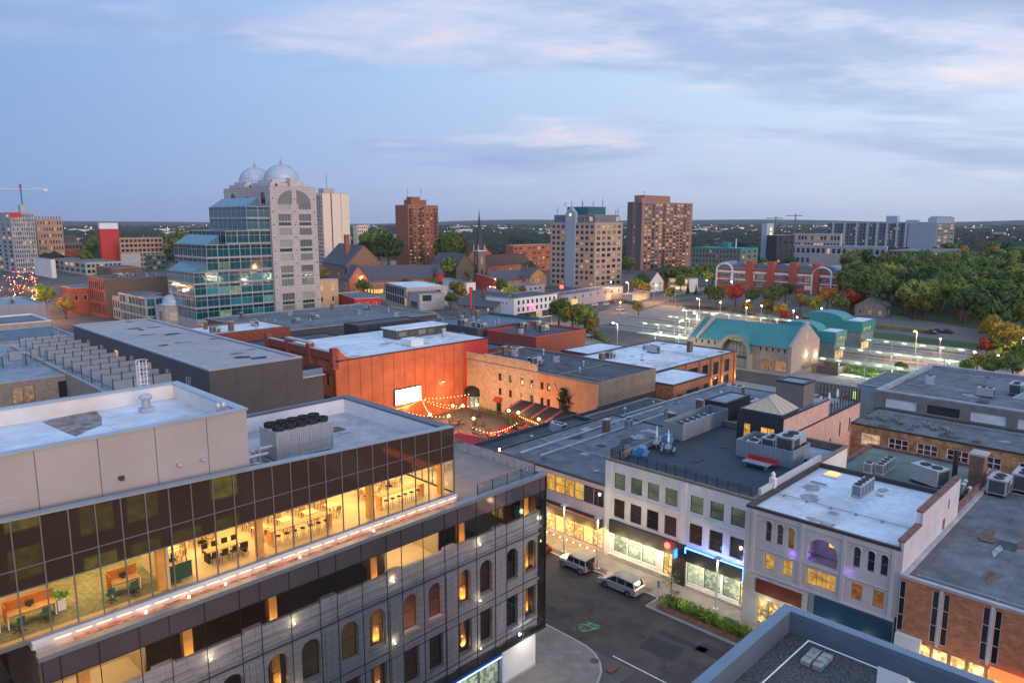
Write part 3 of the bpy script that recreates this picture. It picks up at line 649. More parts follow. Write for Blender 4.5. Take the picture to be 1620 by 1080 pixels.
g = M(); g.box(X0, BX1, 41.5, 41.66, 18.53, 18.6); g.build('ledge_lip', mat('pale_kerb_metal', (0,0,0)), off)
# roofs
g = M(); g.box(-9.4, BX1-.3, 42.4, 56.6, 22.5, 22.7); g.build('roof', mat('pale_stained_roof', (.47,.44,.47), .85, .10, .7, .1, stain=.35), off)
cop = mat('dark_blue_coping', (.10,.115,.15), .45, .05, metal=.3)
g = M(); n = 20
for i in range(n):
    xa = -9.4+(BX1+9.4)*i/n; xb = -9.4+(BX1+9.4)*(i+1)/n; za, zb = ptop(xa), ptop(xb)
    g.add([(xa,41.9,za),(xb,41.9,zb),(xb,42.45,zb),(xa,42.45,za),(xa,41.9,za+.1),(xb,41.9,zb+.1),(xb,42.45,zb+.1),(xa,42.45,za+.1),(xa,42.4,22.6),(xb,42.4,22.6)], [(4,5,6,7),(0,1,5,4),(9,8,3,2),(3,7,6,2)])
g.build('front_coping', mat('light_coping', (.33,.37,.42), .45, .05, metal=.4), off)
g = M(); g.box(BX1-.75, BX1+.08, 42.4, 57.1, 23.98, 24.12); g.box(9, BX1-.75, 56.4, 57.1, 23.98, 24.12); g.build('parapet_coping', cop, off)
g = M(); g.box(BX1-.7, BX1-.05, 42.5, 57, 22.6, 23.97); g.box(9, BX1-.7, 56.45, 57.0, 22.6, 23.97); g.build('inner_parapet', mat('white_parapet', (.70,.70,.74), .7, .04), off)
g = M(); g.box(-9.4, BX1-.02, 56.9, 57.05, 3, 23.9); g.box(X1-.3, X1-.1, 56.7, 57, 0, 18); g.build('rear_wall', DGREY, off)
TERR = mat('terrace_paver', (.30,.25,.23), .85, .08, .7, .1, seam=(.9,.9,.02))
g = M(); g.box(BX1+.06, 44.5, 41.1, 53.0, 17.96, 18.04); g.build('terrace_floor', TERR, off)
g = M(); g.box(BX1+.06, X1-.5, 53.0, 57, 17.9, 18.3); g.build('terrace_rear_roof', ROOFM, off)
RAILG = clear_glass('rail_glass', (.72,.78,.80), .03)
g = M()
for i in range(4): g.quad((37.9+i*1.7+.03,41.15,18.1),(37.9+(i+1)*1.7-.03,41.15,18.1),(37.9+(i+1)*1.7-.03,41.15,19.15),(37.9+i*1.7+.03,41.15,19.15))
for i in range(7): g.quad((44.65,41.15+i*1.7+.03,18.1),(44.65,41.15+(i+1)*1.7-.03,18.1),(44.65,41.15+(i+1)*1.7-.03,19.15),(44.65,41.15+i*1.7+.03,19.15))
g.build('glass_rail', RAILG, off)
g = M(); g.box(37.9, 44.68, 41.12, 41.18, 19.15, 19.19); g.box(44.62, 44.68, 41.18, 53, 19.15, 19.19); g.build('handrail', mat('red_reflection_paint', (.45,.08,.09), .4, .05), off)  # red reflection of the rail glass painted as the handrail colour
g = M()
for i in range(5): g.box(37.88+i*1.7, 37.93+i*1.7, 41.12, 41.18, 18.05, 19.15)
g.build('rail_post', STEELD, off)
# low roof east of the terrace
building('low annex with a pale front behind the office terrace', 45.6, 57.2, 4.6, 12, 15.6, WHITEW, ROOFM, cope=FR_G) if 0 else None
# penthouse
pen = thing('plant_penthouse', 'taupe metal clad plant room with pale roof standing on the office roof', 'penthouse', (-9.5, 43.25, 24.4))
g = M(); g.box(0, 29.55, 0, .12, -1.8, 3.85); g.box(29.43, 29.55, .12, 11.2, -1.8, 3.85); g.box(0, 29.55, 11.08, 11.2, -1.8, 3.85); g.build('wall', TAUPE, pen)
g = M(); g.box(.1, 29.45, .1, 11.1, 2.75, 2.85); g.build('roof', ROOFW, pen)
g = M(); g.box(0, 29.5, 10.75, 11.07, 2.85, 3.84); g.box(29.1, 29.42, .4, 10.75, 2.85, 3.84); g.build('inner_parapet', WHITEW, pen)
g = M(); g.box(-.05, 29.65, -.08, .42, 3.85, 3.97); g.box(29.05, 29.65, .42, 11.3, 3.85, 3.97); g.box(-.05, 29.05, 10.7, 11.3, 3.85, 3.97); g.build('coping', mat('blue_grey_coping', (.40,.44,.50), .4, .05, metal=.4), pen)
g = M(); g.box(0, 29.7, -.5, -.02, -1.9, .05); g.build('base_curb', FR_G, pen)
g = M()
for i in range(14): g.box(11.8+0, 17.2, -.06, .0, .12+i*.11, .17+i*.11)
g.build('louvre', mat('louvre_metal', (.5,.5,.52), .4, .05, metal=.4), pen)
for i, x in enumerate((22.0, 25.2, 26.6)):
    g = M(); g.cb(x, -.12, 1.25, .28, .22, .2); g.tube((x,-.2,1.35),(x,-.28,1.25),.1,8); g.build('wall_lamp', STEEL if i else STEELD, pen)
sm = M(); 
pts = [(21.0, 6.4), (21.2, 5.0), (22.1, 5.9), (23.1, 6.6), (23.7, 8.6), (24.0, 11.1), (21.3, 10.4), (20.6, 10.2)]
sm.prism(pts, 2.852, 2.856); sm.build('bare_patch', mat('damp_roof_patch', (.20,.17,.17), .6, .45, 1.6, .3), pen)
def vent_cap(h_=.9, r=.28):
    m = M(); m.cb(0,0,0,.8,.8,.3,0); m.cyl(0,0,.3,h_,r,r,14,0); m.lathe(0,0,[(r*1.5,h_),(r*1.6,h_+.12),(r*1.1,h_+.3),(0,h_+.36)],14); return m
tag(vent_cap().build('roof_vent', STEEL, None, (16.8,51.3,27.26)), 'shiny mushroom vent on a square curb on the penthouse roof', 'roof vent')
for i, x in enumerate((19.25,19.6)):
    tag(vent_cap(1.1,.12).build('flue', STEEL, None, (x-.4,44.6,27.26)), 'slim steel flue near the front corner of the penthouse roof, %s of the pair' % ('left' if i == 0 else 'right'), 'flue')
lad = M()
for dx_ in (0,.5): lad.tube((dx_,0,0),(dx_,0,3.2),.03)
for i in range(10): lad.tube((0,0,.3+i*.3),(.5,0,.3+i*.3),.02)
for i in range(5):
    z = 1.4+i*.45
    for k in range(6): a0 = math.pi*k/6; a1 = math.pi*(k+1)/6; lad.tube((.25+.4*math.cos(a0),.6*math.sin(a0),z),(.25+.4*math.cos(a1),.6*math.sin(a1),z),.02)
for k in range(1,6): a0 = math.pi*k/6; lad.tube((.25+.4*math.cos(a0),.6*math.sin(a0),1.4),(.25+.4*math.cos(a0),.6*math.sin(a0),3.2),.02)
tag(lad.build('cage_ladder', FR_W, None, (17.6,54.55,27.0)), 'white caged ladder rising over the rear edge of the penthouse roof', 'ladder')
# chiller with ten fans
ch = thing('chiller', 'large grey chiller with ten black fans on the office roof', 'chiller', (24.2, 47.6, 22.72))
LP_ = mat('louvre_panel_grey', (.36,.38,.41), .5, .06, 3, .1, seam=(.18,.9,.012))
g = M(); g.box(0,4.6,0,2.5,.25,2.15); g.build('casing', LP_, ch)
g = M()
for i in range(6): g.box(-.03+i*.92, .03+i*.92, -.04, 2.54, .2, 2.2)
g.box(-.05,4.65,-.05,2.55,.12,.25); g.box(-.04,4.64,-.04,2.54,2.15,2.22); g.build('frame', STEEL, ch)
for i in range(5):
    for j in range(2):
        g = M(); x, y = .5+i*.9, .62+j*1.25; g.lathe(x,y,[(.42,2.22),(.46,2.3),(.46,2.52),(.40,2.55),(.36,2.45),(.14,2.4),(0,2.42)],16)
        for k in range(6): a0 = k*math.pi/3; g.tube((x,y,2.46),(x+.4*math.cos(a0),y+.4*math.sin(a0),2.5),.03,4)
        g.build('fan', RUBBER, ch)
g = M()
for i in range(3): g.tube((-.1,.5+i*.6,1.2-.3*i),(-1.1,.5+i*.6,1.2-.3*i),.1,8); g.tube((-1.1,.5+i*.6,1.2-.3*i),(-1.1,.5+i*.6,.1),.1,8); g.tube((-1.1,.5+i*.6,.15),(-2.5,.9+i*.4,.15),.1,8); g.tube((-.1,2.0-.3*i,.4),(-2.4,2.3-.3*i,.4),.08,8)
g.tube((-1.6,.2,.5),(-1.6,2.6,.5),.13,8); g.tube((-.6,.3,.8),(-2.2,.3,.8),.13,8); g.build('pipework', STEEL, ch)
# furniture inside the ribbon floor
def table_round(x, y, i):
    t = thing('round_table', 'pale round cafe table inside the lit ribbon floor', 'table', (x, y, 18.67), 0, 'cafe tables in the lit ribbon floor')
    m = M(); m.cyl(0,0,.70,.74,.55,.55,16); m.build('table_top', WARMW, t); m = M(); m.cyl(0,0,.02,.70,.04,.04,8); m.cyl(0,0,0,.02,.3,.3,12); m.build('leg', STEELD, t); return t
pr_rt = Proto(table_round(0,0,0))
t = thing('square_table', 'pale square cafe table inside the lit ribbon floor', 'table', (0,0,18.67), 0, 'square tables in the lit ribbon floor')
m = M(); m.box(-.45,.45,-.45,.45,.70,.74); m.build('table_top', WARMW, t)
for sx in (-.4,.4):
    for sy in (-.4,.4): m = M(); m.cb(sx,sy,0,.04,.04,.7); m.build('leg', STEELD, t)
pr_sq = Proto(t)
def mk_chair(name, lab, grp, cm, office=False):
    t = thing(name, lab, 'chair', (0,0,18.67), 0, grp)
    m = M(); m.box(-.22,.22,-.22,.22,.43,.48); m.build('seat', cm, t)
    m = M(); m.prof([(.20,.55),(.24,.55),(.28,.9),(.24,.9)], -.2, .2, 'x'); m.tube((-.15,.2,.46),(-.15,.24,.6),.015); m.tube((.15,.2,.46),(.15,.24,.6),.015); m.build('backrest', cm, t)
    m = M()
    if office:
        m.cyl(0,0,.1,.43,.03,.03,8)
        for k in range(5): a = k*2*math.pi/5; m.tube((0,0,.1),(.28*math.cos(a),.28*math.sin(a),.05),.02); m.cb(.28*math.cos(a),.28*math.sin(a),0,.05,.05,.05)
    else:
        for sx in (-1,1):
            for sy in (-1,1): m.tube((.17*sx,.17*sy,.43),(.22*sx,.22*sy,0),.015)
    m.build('base', STEELD, t); return t
pr_ch = Proto(mk_chair('cafe_chair', 'light slim legged cafe chair inside the lit ribbon floor', 'cafe chairs in the lit ribbon floor', mat('tan_seat', (.40,.27,.13), .7)))
pr_dk = Proto(mk_chair('dark_chair', 'black slim legged chair at the long table inside the lit ribbon floor', 'black chairs at the long table in the lit floor', mat('black_seat', (.03,.03,.03), .7)))
pr_of = Proto(mk_chair('office_chair', 'green office chair on castors at the desks by the carpet', 'office chairs at the desk row', mat('green_seat', (.03,.12,.08), .8), True))
random.seed(11)
F0 = 18.67
for x, y in ((15.8,46.0),(18.3,47.3),(30.9,46.3),(33.4,46.9)):
    pr_rt.at((x,y,F0)); 
    for k in range(4): a = k*math.pi/2+.5; pr_ch.at((x+.8*math.cos(a), y+.8*math.sin(a), F0), a-math.pi/2)
for x in (21.4,23.3,25.2,27.0):
    for y in (45.2,47.4):
        pr_sq.at((x,y,F0)); pr_ch.at((x,y+.75,F0),0); pr_ch.at((x,y-.75,F0),math.pi)
def longt(name, x, y, L_, hgt, lab, stool):
    t = thing(name, lab, 'table', (x, y, F0)); m = M(); m.box(0,L_,-.35,.35,hgt-.05,hgt); m.build('table_top', mat('pale_timber_top', (.55,.36,.17), .5, .08, 2), t)
    for px_ in (.1,L_-.1): m = M(); m.box(px_-.08,px_+.08,-.33,.33,0,hgt-.05); m.build('leg', GLUE if stool else STEELD, t)
longt('long_table', 17.2, 44.1, 2.6, .76, 'long pale table with black chairs behind the ribbon glass', False)
for k in range(4): pr_dk.at((17.5+k*.65, 43.55, F0), math.pi); pr_dk.at((17.5+k*.65, 44.7, F0), 0)
longt('bar_counter', 21.2, 43.5, 4.6, 1.05, 'long timber bar counter with stools, the nearer one left of the middle post', True)
longt('bar_counter', 29.9, 43.5, 4.2, 1.05, 'long timber bar counter with stools near the right end of the lit floor', True)
t = thing('bar_stool', 'thin metal bar stool at a counter behind the ribbon glass', 'stool', (0,0,F0), 0, 'bar stools along the timber counters')
m = M(); m.cyl(0,0,.72,.76,.17,.17,12); m.build('seat', STEELD, t); m = M()
for k in range(4): a = k*math.pi/2+.8; m.tube((.1*math.cos(a),.1*math.sin(a),.72),(.2*math.cos(a),.2*math.sin(a),0),.012)
m.lathe(0,0,[(.17,.28),(.18,.29),(.17,.30)],10); m.build('base', STEELD, t); pr_st = Proto(t)
for k in range(7): pr_st.at((21.6+k*.6,43.0,F0))
for k in range(6): pr_st.at((30.3+k*.6,43.0,F0))
for k in range(3):
    t = thing('desk', 'orange screened office desk, number of places from the left pane: '+('first','second','third')[k] if 0 else ('desk with orange screen at the left edge of the photo','desk with orange screen beside the potted plant','desk with orange screen left of the timber column')[k], 'desk', ((4.0,6.6,11.6)[k], (44.2,44.2,44.0)[k], F0))
    w_ = 2.3 if k < 2 else 1.6
    m = M(); m.box(0,w_,-.4,.35,.70,.74); m.build('desk_top', mat('pale_timber_top', (.5,.33,.15)), t)
    m = M(); m.box(0,w_,.36,.41,.3,1.3); m.box(-.03,.02,-.4,.4,.3,1.25); m.build('screen', mat('orange_screen', (.50,.17,.03), .8), t)
    for px_ in (.05,w_-.05): m = M(); m.box(px_-.03,px_+.03,-.38,.33,0,.7); m.build('leg', FR_W, t)
    m = M(); m.box(w_*.5-.2,w_*.5+.2,.1,.13,.82,1.08); m.cb(w_*.5,.12,.74,.15,.12,.08); m.build('monitor', STEELD, t)
for x, y in ((4.4,43.4),(5.6,43.5),(7.0,43.3),(8.3,43.5),(11.4,43.2),(12.6,43.2)): pr_of.at((x,y,F0), math.pi+random.uniform(-.4,.4))
pp = thing('potted_plant', 'leafy green plant in a tall white pot beside the office desks', 'plant', (9.2,44.3,F0)); m = M(); m.cb(0,0,0,.4,.4,.6); m.build('pot', FR_W, pp)
m = M(); random.seed(2)
for k in range(90):
    a = random.uniform(0,6.28); e_ = random.uniform(.2,1.4); r = random.uniform(.1,.45); c_ = Vector((r*math.cos(a), r*math.sin(a), .65+r*math.sin(e_)*1.2)); u = Vector((random.uniform(-1,1),random.uniform(-1,1),random.uniform(-.3,1))).normalized()*.11; v = u.orthogonal().normalized()*.05
    m.add([c_-u, c_+v, c_+u, c_-v], [(0,1,2,3)])
m.build('leaves', mat('plant_leaf', (.06,.22,.03), .6), pp)
mw = M(); mw.box(0,1.6,-.02,.02,0,1.0); 
aw = thing('arched_frame', 'free standing black arched window frame on a green panel behind the ribbon glass', 'frame', (14.35,43.1,F0)); mw.build('panel', mat('green_panel', (.03,.09,.06), .5), aw)
m = M(); n = 12
for x in (0,.5,1.3): m.tube((x,0,1),(x,0,2.05 if x != .5 else 2.6),.025)
for i in range(n): a0 = math.pi*i/n; a1 = math.pi*(i+1)/n; m.tube((.65+.65*math.cos(a0),0,2.0+.65*math.sin(a0)),(.65+.65*math.cos(a1),0,2.0+.65*math.sin(a1)),.025)
m.tube((0,0,2.0),(1.3,0,2.0),.02); m.build('arch', STEELD, aw)
# the block whose roof is at the bottom right, with an added, unseen darker brick block for the glass to mirror
bl = building('grey office block whose gravel roof and broad blue coping fill the bottom right corner', 16, -14, 16.1, 27.25, 22.0, BRBR, mat('dark_gravel_roof', (.085,.085,.092), 1, .2, 7, .7, fine=.45), par=1.1, cope=mat('broad_blue_coping', (.17,.22,.29), .4, .05, metal=.4), capw=.45, Nn=rows(2.2,4,14,[7,12,17],2.9,3.0,pane('yellow_green_window', (.03,.04,.03), (.50,.52,.06), .85, 2.0),FR_D), name='office_building')
b2 = building('added unseen dark brown brick block for the glass office to mirror', -40, -10, 55.8, 20.5, 17.5, mat('mirror_brick', (.085,.045,.03), .9, .15, 1.5, .2), ROOFM, Nn=rows(3,14,53,[4,8.5,13],2.8,3.0,pane('yellow_green_window', (.03,.04,.03), (.50,.52,.06), .85, 2.0),FR_D), name='added_mirror_block')
sp = thing('roof_hatch', 'white upright solar hatch with dark blue panel on the bottom right roof', 'roof hatch', (28.9,7.0,20.92), .0)
g = M(); g.prof([(0,0),(1.3,0),(1.3,.55),(0,1.75)], 0, 1.1, 'y'); g.build('housing', FR_W, sp, (0,0,0)); g = M(); g.add([(-.05+.22,.14,1.61),(1.15,.14,.76),(1.15,.96,.76),(.17,.96,1.61)], [(0,1,2,3)]); g.build('panel', mat('solar_blue', (.01,.02,.09), .1, .05, spec=1), sp, (0,0,.03))
cbk = M()
for i in range(2):
    for j in range(3): cbk.box(29.6-i*.0+j*.45, 30.0+j*.45, 11.0-i*.5+.1*j*0, 11.4-i*.5, 20.92, 21.12)
tag(cbk.build('concrete_blocks', mat('pale_block', (.33,.32,.31), .95, .2, 4)), 'row of loose hollow concrete blocks in the corner of the gravel roof', 'blocks')
pw = M(); pw.tube((30.9,2,21.35),(30.9,11.6,21.35),.03); pw.tube((30.9,11.6,21.35),(17,11.9,21.35),.03); tag(pw.build('roof_cable', FR_W), 'thin white cable clipped along the inside of the bottom right parapet', 'cable')
# ------------------------------------------------------------------ street row across the main street (facade plane x = 67)
def uW(y, y0): return y-y0
y0 = 31.5
ops = []
for c in (48.2,45.85,43.55,41.2,38.0,35.6,33.2): ops.append((c-y0, 8.85, 1.6, 1.95, False, G_GREEN, FR_D, 0, 1, 'window', .06))
for c in (48.2,45.85,43.55,41.2,38.0,35.6,33.2): ops.append((c-y0, 5.3, 1.6, 2.3, False, pane('brown_dim_glass', (.05,.035,.03), (.6,.25,.1), .5, .05), FR_D, 0, 1, 'window', .06))
for c in (47.9,45.9,43.9): ops.append((c-y0, 1.0, 1.9, 2.25, False, G_SHOP, FR_D, 0, 0, 'shop_window', .05))
ops.append((41.3-y0, .3, 1.3, 2.9, False, G_LIT, FR_D, 1, 0, 'shop_door', .06))
for c in (37.9,35.8,): ops.append((c-y0, .7, 2.0, 2.5, False, G_SHOP, FR_D, 0, 0, 'shop_window', .05))
ops.append((33.6-y0, .7, 1.9, 2.5, False, G_SHOP, FR_D, 0, 0, 'shop_window', .05)); ops.append((32.2-y0, .3, .8, 2.6, False, G_LIT, FR_D, 0, 0, 'shop_door', .05))
w1 = building('three storey white shop building with glass railed black roof deck across the street', 67.1, y0, 25, 18.8, 12.3, WHITEW, mat('black_roof_deck', (.030,.040,.062), .7, .12, .6, .1, seam=(1.2,1.2,.02)), W=ops, par=.75, cope=mat('brown_coping', (.20,.155,.13), .6), capw=.35, rec=.22)
g = M()
for a, b in ((40.1,49.2),(32.0,39.1)):
    g.box(-.16,-.003, a-y0, b-y0, 8.25,8.42)
g.box(-.12,-.003, 39.25-y0, 40.05-y0, 3.5, 12.0); g.box(-.10,-.003, 49.3-y0, 50.2-y0, .1, 12.0); g.box(-.10,-.003, 31.55-y0, 32.0-y0, .1, 12.0)
g.build('trim', WHITEW, w1)
g = M(); g.box(-.35,-.003, 40.1-y0, 49.35-y0, 3.35, 4.95); g.build('signboard', mat('dark_brown_signboard', (.035,.028,.028), .6), w1)
g = M(); g.box(-.3,-.003, 39.0-y0, 40.6-y0, .13, 4.95); g.build('dark_pier', mat('dark_pier_cladding', (.022,.02,.022), .6), w1)
g = M(); g.box(-.5,-.003, 32.1-y0, 38.8-y0, 3.25, 4.75); g.build('signboard', mat('black_signboard', (.018,.02,.026), .4), w1)
g = M(); g.box(-.56,-.45, 32.1-y0, 38.8-y0, 4.76, 4.88); g.box(-.56,-.45, 32.0-y0, 32.1-y0, 3.3, 4.88); g.box(-.56,-.45, 38.8-y0, 38.9-y0, 4.2, 4.88); g.build('blue_tube', emis('blue_tube_glow', (.05,.20,1.0), 9), w1)
plight((-1.0, 35.4-y0, 5.2), (.08,.2,1), 55, .3, parent=w1); plight((-1.0, 33-y0, 5.0), (.08,.2,1), 30, .3, parent=w1)
g = M(); g.tube((-.36,41.2-y0,4.3),(-.46,41.2-y0,4.3),.35,14); g.build('red_lamp', emis('red_sign_glow', (1,.03,.02), 12), w1); plight((-1.1,41.2-y0,4.3), (1,.03,.02), 60, .2, parent=w1)
bs = thing('blade_sign', 'small square blue glowing sign sticking out beside the red lamp', 'sign', (66.2, 40.0, 3.3)); g = M(); g.box(0,.75,-.07,.07,0,1.0); g.build('sign_box', emis('blue_sign_glow', (.02,.22,.9), 1.6), bs); g = M(); g.box(.75,.85,-.03,.03,.4,.6); g.build('bracket', STEELD, bs)
g = M(); g.box(.15,.2,-.08,.08,.2,.8); g.box(.5,.55,-.08,.08,.2,.8); g.build('white_mark', FR_W, bs)
for y in (48,46,44,41.5): plight((-.9,y-y0,2.8), (1,.84,.48), 150, .4, parent=w1)
for y in (37.6,35.2,33): plight((-.9,y-y0,2.7), (1,.85,.52), 110, .4, parent=w1)
g = M(); g.box(-.45,-.05,40.3-y0,49.3-y0,.131,.7); g.box(-.45,-.05,32.2-y0,38.8-y0,.131,.5); g.build('plinth', mat('pale_plinth', (.45,.42,.36), .8), w1)
# glass rail with black posts along the deck edge
rl = thing('glass_railing', 'glass roof railing on black posts along the front edge of the black deck', 'railing', (67.5, 31.9, 11.56))
g = M()
for i in range(15):
    y = 17.9-i*1.26; k = M(); k.box(-.04,.04,y-.045,y+.045,0,1.85); k.build('post', STEELD, rl)
    if i < 14: g.quad((0,y-.08,.5),(0,y-1.2,.5),(0,y-1.2,1.7),(0,y-.08,1.7))
g.build('glass_panel', clear_glass('deck_rail_glass', (.75,.82,.88), .04), rl)
rl = thing('slat_screen', 'dark slatted screen on the left corner of the black deck', 'screen', (67.6, 50.0, 11.56)); g = M()
for i in range(9): g.box(.1+i*.32,.16+i*.32,-.05,.05,0,1.75)
g.box(.1,2.8,-.06,.06,1.7,1.78); g.build('slats', STEELD, rl)
# --- W2 arched white building
y0 = 17.3; aops = []
GV = pane('dim_gold_glass', (.10,.07,.05), (1,.5,.12), .5, .35)
for c in (29.05,27.9,26.8): aops.append((c-y0, 9.15, .62, 2.1, True, GV, FR_G, 0, 1, 'window', .05))
for c in (20.8,19.6,18.5): aops.append((c-y0, 9.35, .62, 1.95, True, G_DARK, FR_G, 0, 1, 'window', .05))
for c in (28.8,27.0): aops.append((c-y0, 6.25, 1.0, 1.65, False, G_GOLD, FR_G, 0, 1, 'window', .06))
aops.append((23.8-y0, 6.2, 2.7, 1.65, False, G_GOLD, FR_G, 2, 1, 'window', .06))
for c in (20.6,18.75): aops.append((c-y0, 6.25, 1.0, 1.65, False, pane('dim_amber_glass', (.06,.04,.03), (1,.35,.06), 1, .35, mscale=2.5), FR_G, 0, 1, 'window', .06))
aops.append((23.8-y0, 8.5, 2.75, 2.5, True, 'void', None, 0, 0, 'window', .06))
for c in (29.3,28.2,27.1,26.0,25.1): aops.append((c-y0, .35, .95, 2.9, False, G_LIT, FR_G, 0, 1, 'shop_window', .06))
for c in (23.0,21.5,20,18.6): aops.append((c-y0, .35, 1.3, 2.9, False, G_SHOP, FR_G, 0, 1, 'shop_window', .06))
# flatten the wide arch: use an own head shape
w2 = building('pale arched shop front with white membrane roof, right of the black deck building', 65.2, y0, 17.8, 14.1, 12.35, mat('cream_render', (.56,.52,.52), .85, .04, .5, .1, stain=.08), ROOFW, W=[o for o in aops], par=.55, cope=mat('black_brown_coping', (.05,.04,.042), .6), capw=.28, rec=.28)
g = M(); g.box(1.9,2.0,23.8-y0-1.5,23.8-y0+1.5,8.2,11.4); g.box(.3,1.9,23.8-y0-1.45,23.8-y0-1.38,8.2,11.4); g.box(.3,1.9,23.8-y0+1.38,23.8-y0+1.45,8.2,11.4); g.box(.3,1.9,23.8-y0-1.4,23.8-y0+1.4,8.3,8.5); g.box(.3,1.9,23.8-y0-1.4,23.8-y0+1.4,11.05,11.2); g.build('loggia', mat('loggia_render', (.42,.38,.42), .9), w2)
g = M(); g.box(1.86,1.9,23.8-y0-.9+.4,23.8-y0-.1+.4-.2,9.7,10.9); g.build('lit_opening', emis('amber_opening', (1,.42,.06), 1.3), w2); plight((1.0,23.8-y0,10.2), (.5,.35,1), 10, .2, parent=w2); plight((.5,23.8-y0+1.2,8.9), (.35,.15,1), 6, .1, parent=w2)
g = M()
for i in range(22): g.tube((.12,23.8-y0-1.3+i*.124,8.5),(.12,23.8-y0-1.3+i*.124,9.35),.018,4)
g.tube((.12,23.8-y0-1.35,9.35),(.12,23.8-y0+1.35,9.35),.03,4); g.build('balcony_rail', STEELD, w2)
for yy in (27.0-.45,20.8+.6): plight((-.35,yy-y0,8.75), (.35,.15,1), 7, .06, parent=w2)
g = M()
for a, b in ((25.9,30.0),(22.1,25.5),(17.8,21.6)): g.box(-.10,-.003,a-y0,b-y0,8.2 if b-a > 3.5 else 8.15,8.3)
for c in (25.75,21.9,30.55,17.75): g.box(-.09,-.003,c-.16-y0,c+.16-y0,5.6,12.0)
g.box(-.07,-.003,.1,13.9,11.6,11.75); g.box(-.16,-.003,.1,13.9,5.55,5.72)
for c in (29.05,27.9,26.8,20.8,19.6,18.5):
    for k in range(8):
        a0 = math.pi*k/8; a1 = math.pi*(k+1)/8; g.tube((-.04,c-y0+.42*math.cos(a0),(10.93 if c > 25 else 10.98)+.42*math.sin(a0)),(-.04,c-y0+.42*math.cos(a1),(10.93 if c > 25 else 10.98)+.42*math.sin(a1)),.05,5)
g.build('trim', MT['cream_render'], w2)
g = M(); g.box(-.25,-.003,24.75-y0,30.6-y0,3.25,5.4); g.build('fascia', MT['cream_render'], w2); g = M(); g.box(-.32,-.252,25.3-y0,29.9-y0,3.75,5.2); g.build('signboard', mat('maroon_signboard', (.15,.022,.018), .6), w2)
g = M(); g.box(-.4,-.003,17.4-y0,24.1-y0,3.5,5.5); g.build('signboard', mat('navy_signboard', (.012,.06,.115), .5, .2, .3), w2)
for yy in (28.6,26.5,22.5,19.5): plight((-.8,yy-y0,3.1), (1,.85,.5) if yy > 25 else (.8,1,.5), 26, .3, parent=w2)
g = M(); g.box(5.0,17.7,-.24,-.003,6.0,14.1); g.box(-.0,5.0,-.24,-.003,6,12.9); g.build('party_wall', mat('pale_party_wall', (.58,.56,.60), .85, .05, .5, .1, stain=.15), w2)
g = M(); g.box(4.95,17.75,-.27,.32,14.1,14.3); g.box(0,4.95,-.26,.32,12.9,13.05); g.build('brick_coping', mat('old_red_coping', (.20,.10,.085), .95, .3, 2), w2); g = M(); g.box(5.0,17.7,0.0,.28,11.9,14.09); g.box(.3,5,.0,.28,11.9,12.89); g.build('party_wall_inner', WHITEW, w2)
for q in ((12.1,12.9,-.26,-.24,10.2,11.3),(13.6,14,-.26,-.24,12,12.9)): g = M(); g.box(*q); g.build('brick_patch', REDBR, w2)
g = M(); g.box(3.2,18.6,14.2,14.5,10.6,13.0); g.build('corrugated_parapet', mat('white_corrugated', (.62,.62,.66), .6, .05, seam=(.35,30,.03)), w2)
g = M(); g.cb(6.2,14.35,11,.6,.6,2.4); g.lathe(6.2,14.35,[(.35,13.4),(.2,13.6),(.25,13.8),(.1,14.05),(0,14.1)],10); g.build('chimney_pier', WHITEW, w2)
sk = thing('skylight', 'small amber lit skylight on the white membrane roof', 'skylight', (80.0,28.2,11.8)); g = M(); g.box(0,1.7,0,1.7,0,.25); g.build('curb', FR_W, sk); g = M(); g.add([(.15,.15,.26),(1.55,.15,.26),(1.55,1.55,.26),(.15,1.55,.26),(.4,.4,.45),(1.3,.4,.45),(1.3,1.3,.45),(.4,1.3,.45)], [(0,1,5,4),(1,2,6,5),(2,3,7,6),(3,0,4,7),(4,5,6,7)]); g.build('dome', emis('amber_dome', (1,.5,.15), .9), sk)
sk = thing('roof_light', 'low dark strip roof light in front of the amber skylight', 'skylight', (76.6,28.1,11.8)); g = M(); g.box(0,.8,0,1.9,0,.2); g.build('curb', FR_W, sk); g = M(); g.box(.1,.7,.1,1.8,.2,.22); g.build('glass', G_DARK, sk)
# --- W3 brick panel building
y0 = -14; ops = []
for k in range(5):
    c = 14.2-y0-3.65*k
    for e in (c+.1, c-.7) if k else (c+.1, c-.7):
        ops.append((e, 4.95, .5, 4.6, False, pane('brown_slot_glass', (.035,.022,.02), (.6,.3,.1), .15, .2), FR_W, 0, 2, 'window', .05))
ops.append((16.85-y0, 4.95, .5, 4.6, False, pane('brown_slot_glass', (0,0,0), (0,0,0), 0, 0), FR_W, 0, 2, 'window', .05))
for k in range(13): ops.append((14.9-y0-1.32*k, .5, 1.2, 4.0, False, G_LIT, FR_G, 0, 2, 'shop_window', .08))
w3 = building('orange brick panelled shop with slot windows and grey roof at the right edge', 65.05, y0, 36, 31.1, 10.1, BRICK, ROOFM, W=ops, par=.25, cope=mat('pale_coping', (.42,.40,.42), .7), capw=.4, rec=.15)
g = M()
for k in range(5): c = 14.2-y0-3.65*k-.3; g.box(-.10,.0,c-.11,c+.11,4.75,9.8)
g.build('white_pilaster', mat('pale_pilaster', (.55,.53,.55), .8), w3)
g = M(); g.box(-.5,-.01,15.0-y0,17.0-y0,3.1,4.9); g.build('white_sign', FR_W, w3)
g = M(); g.box(-.5,-.01,-8-y0,10.0-y0,4.0,4.75); g.build('orange_fascia', emis('orange_fascia_glow', (1,.22,.06), .8), w3)
for yy in (14,11,8,5): plight((-1.0,yy-y0,3.2), (1,.75,.4), 40, .3, parent=w3)
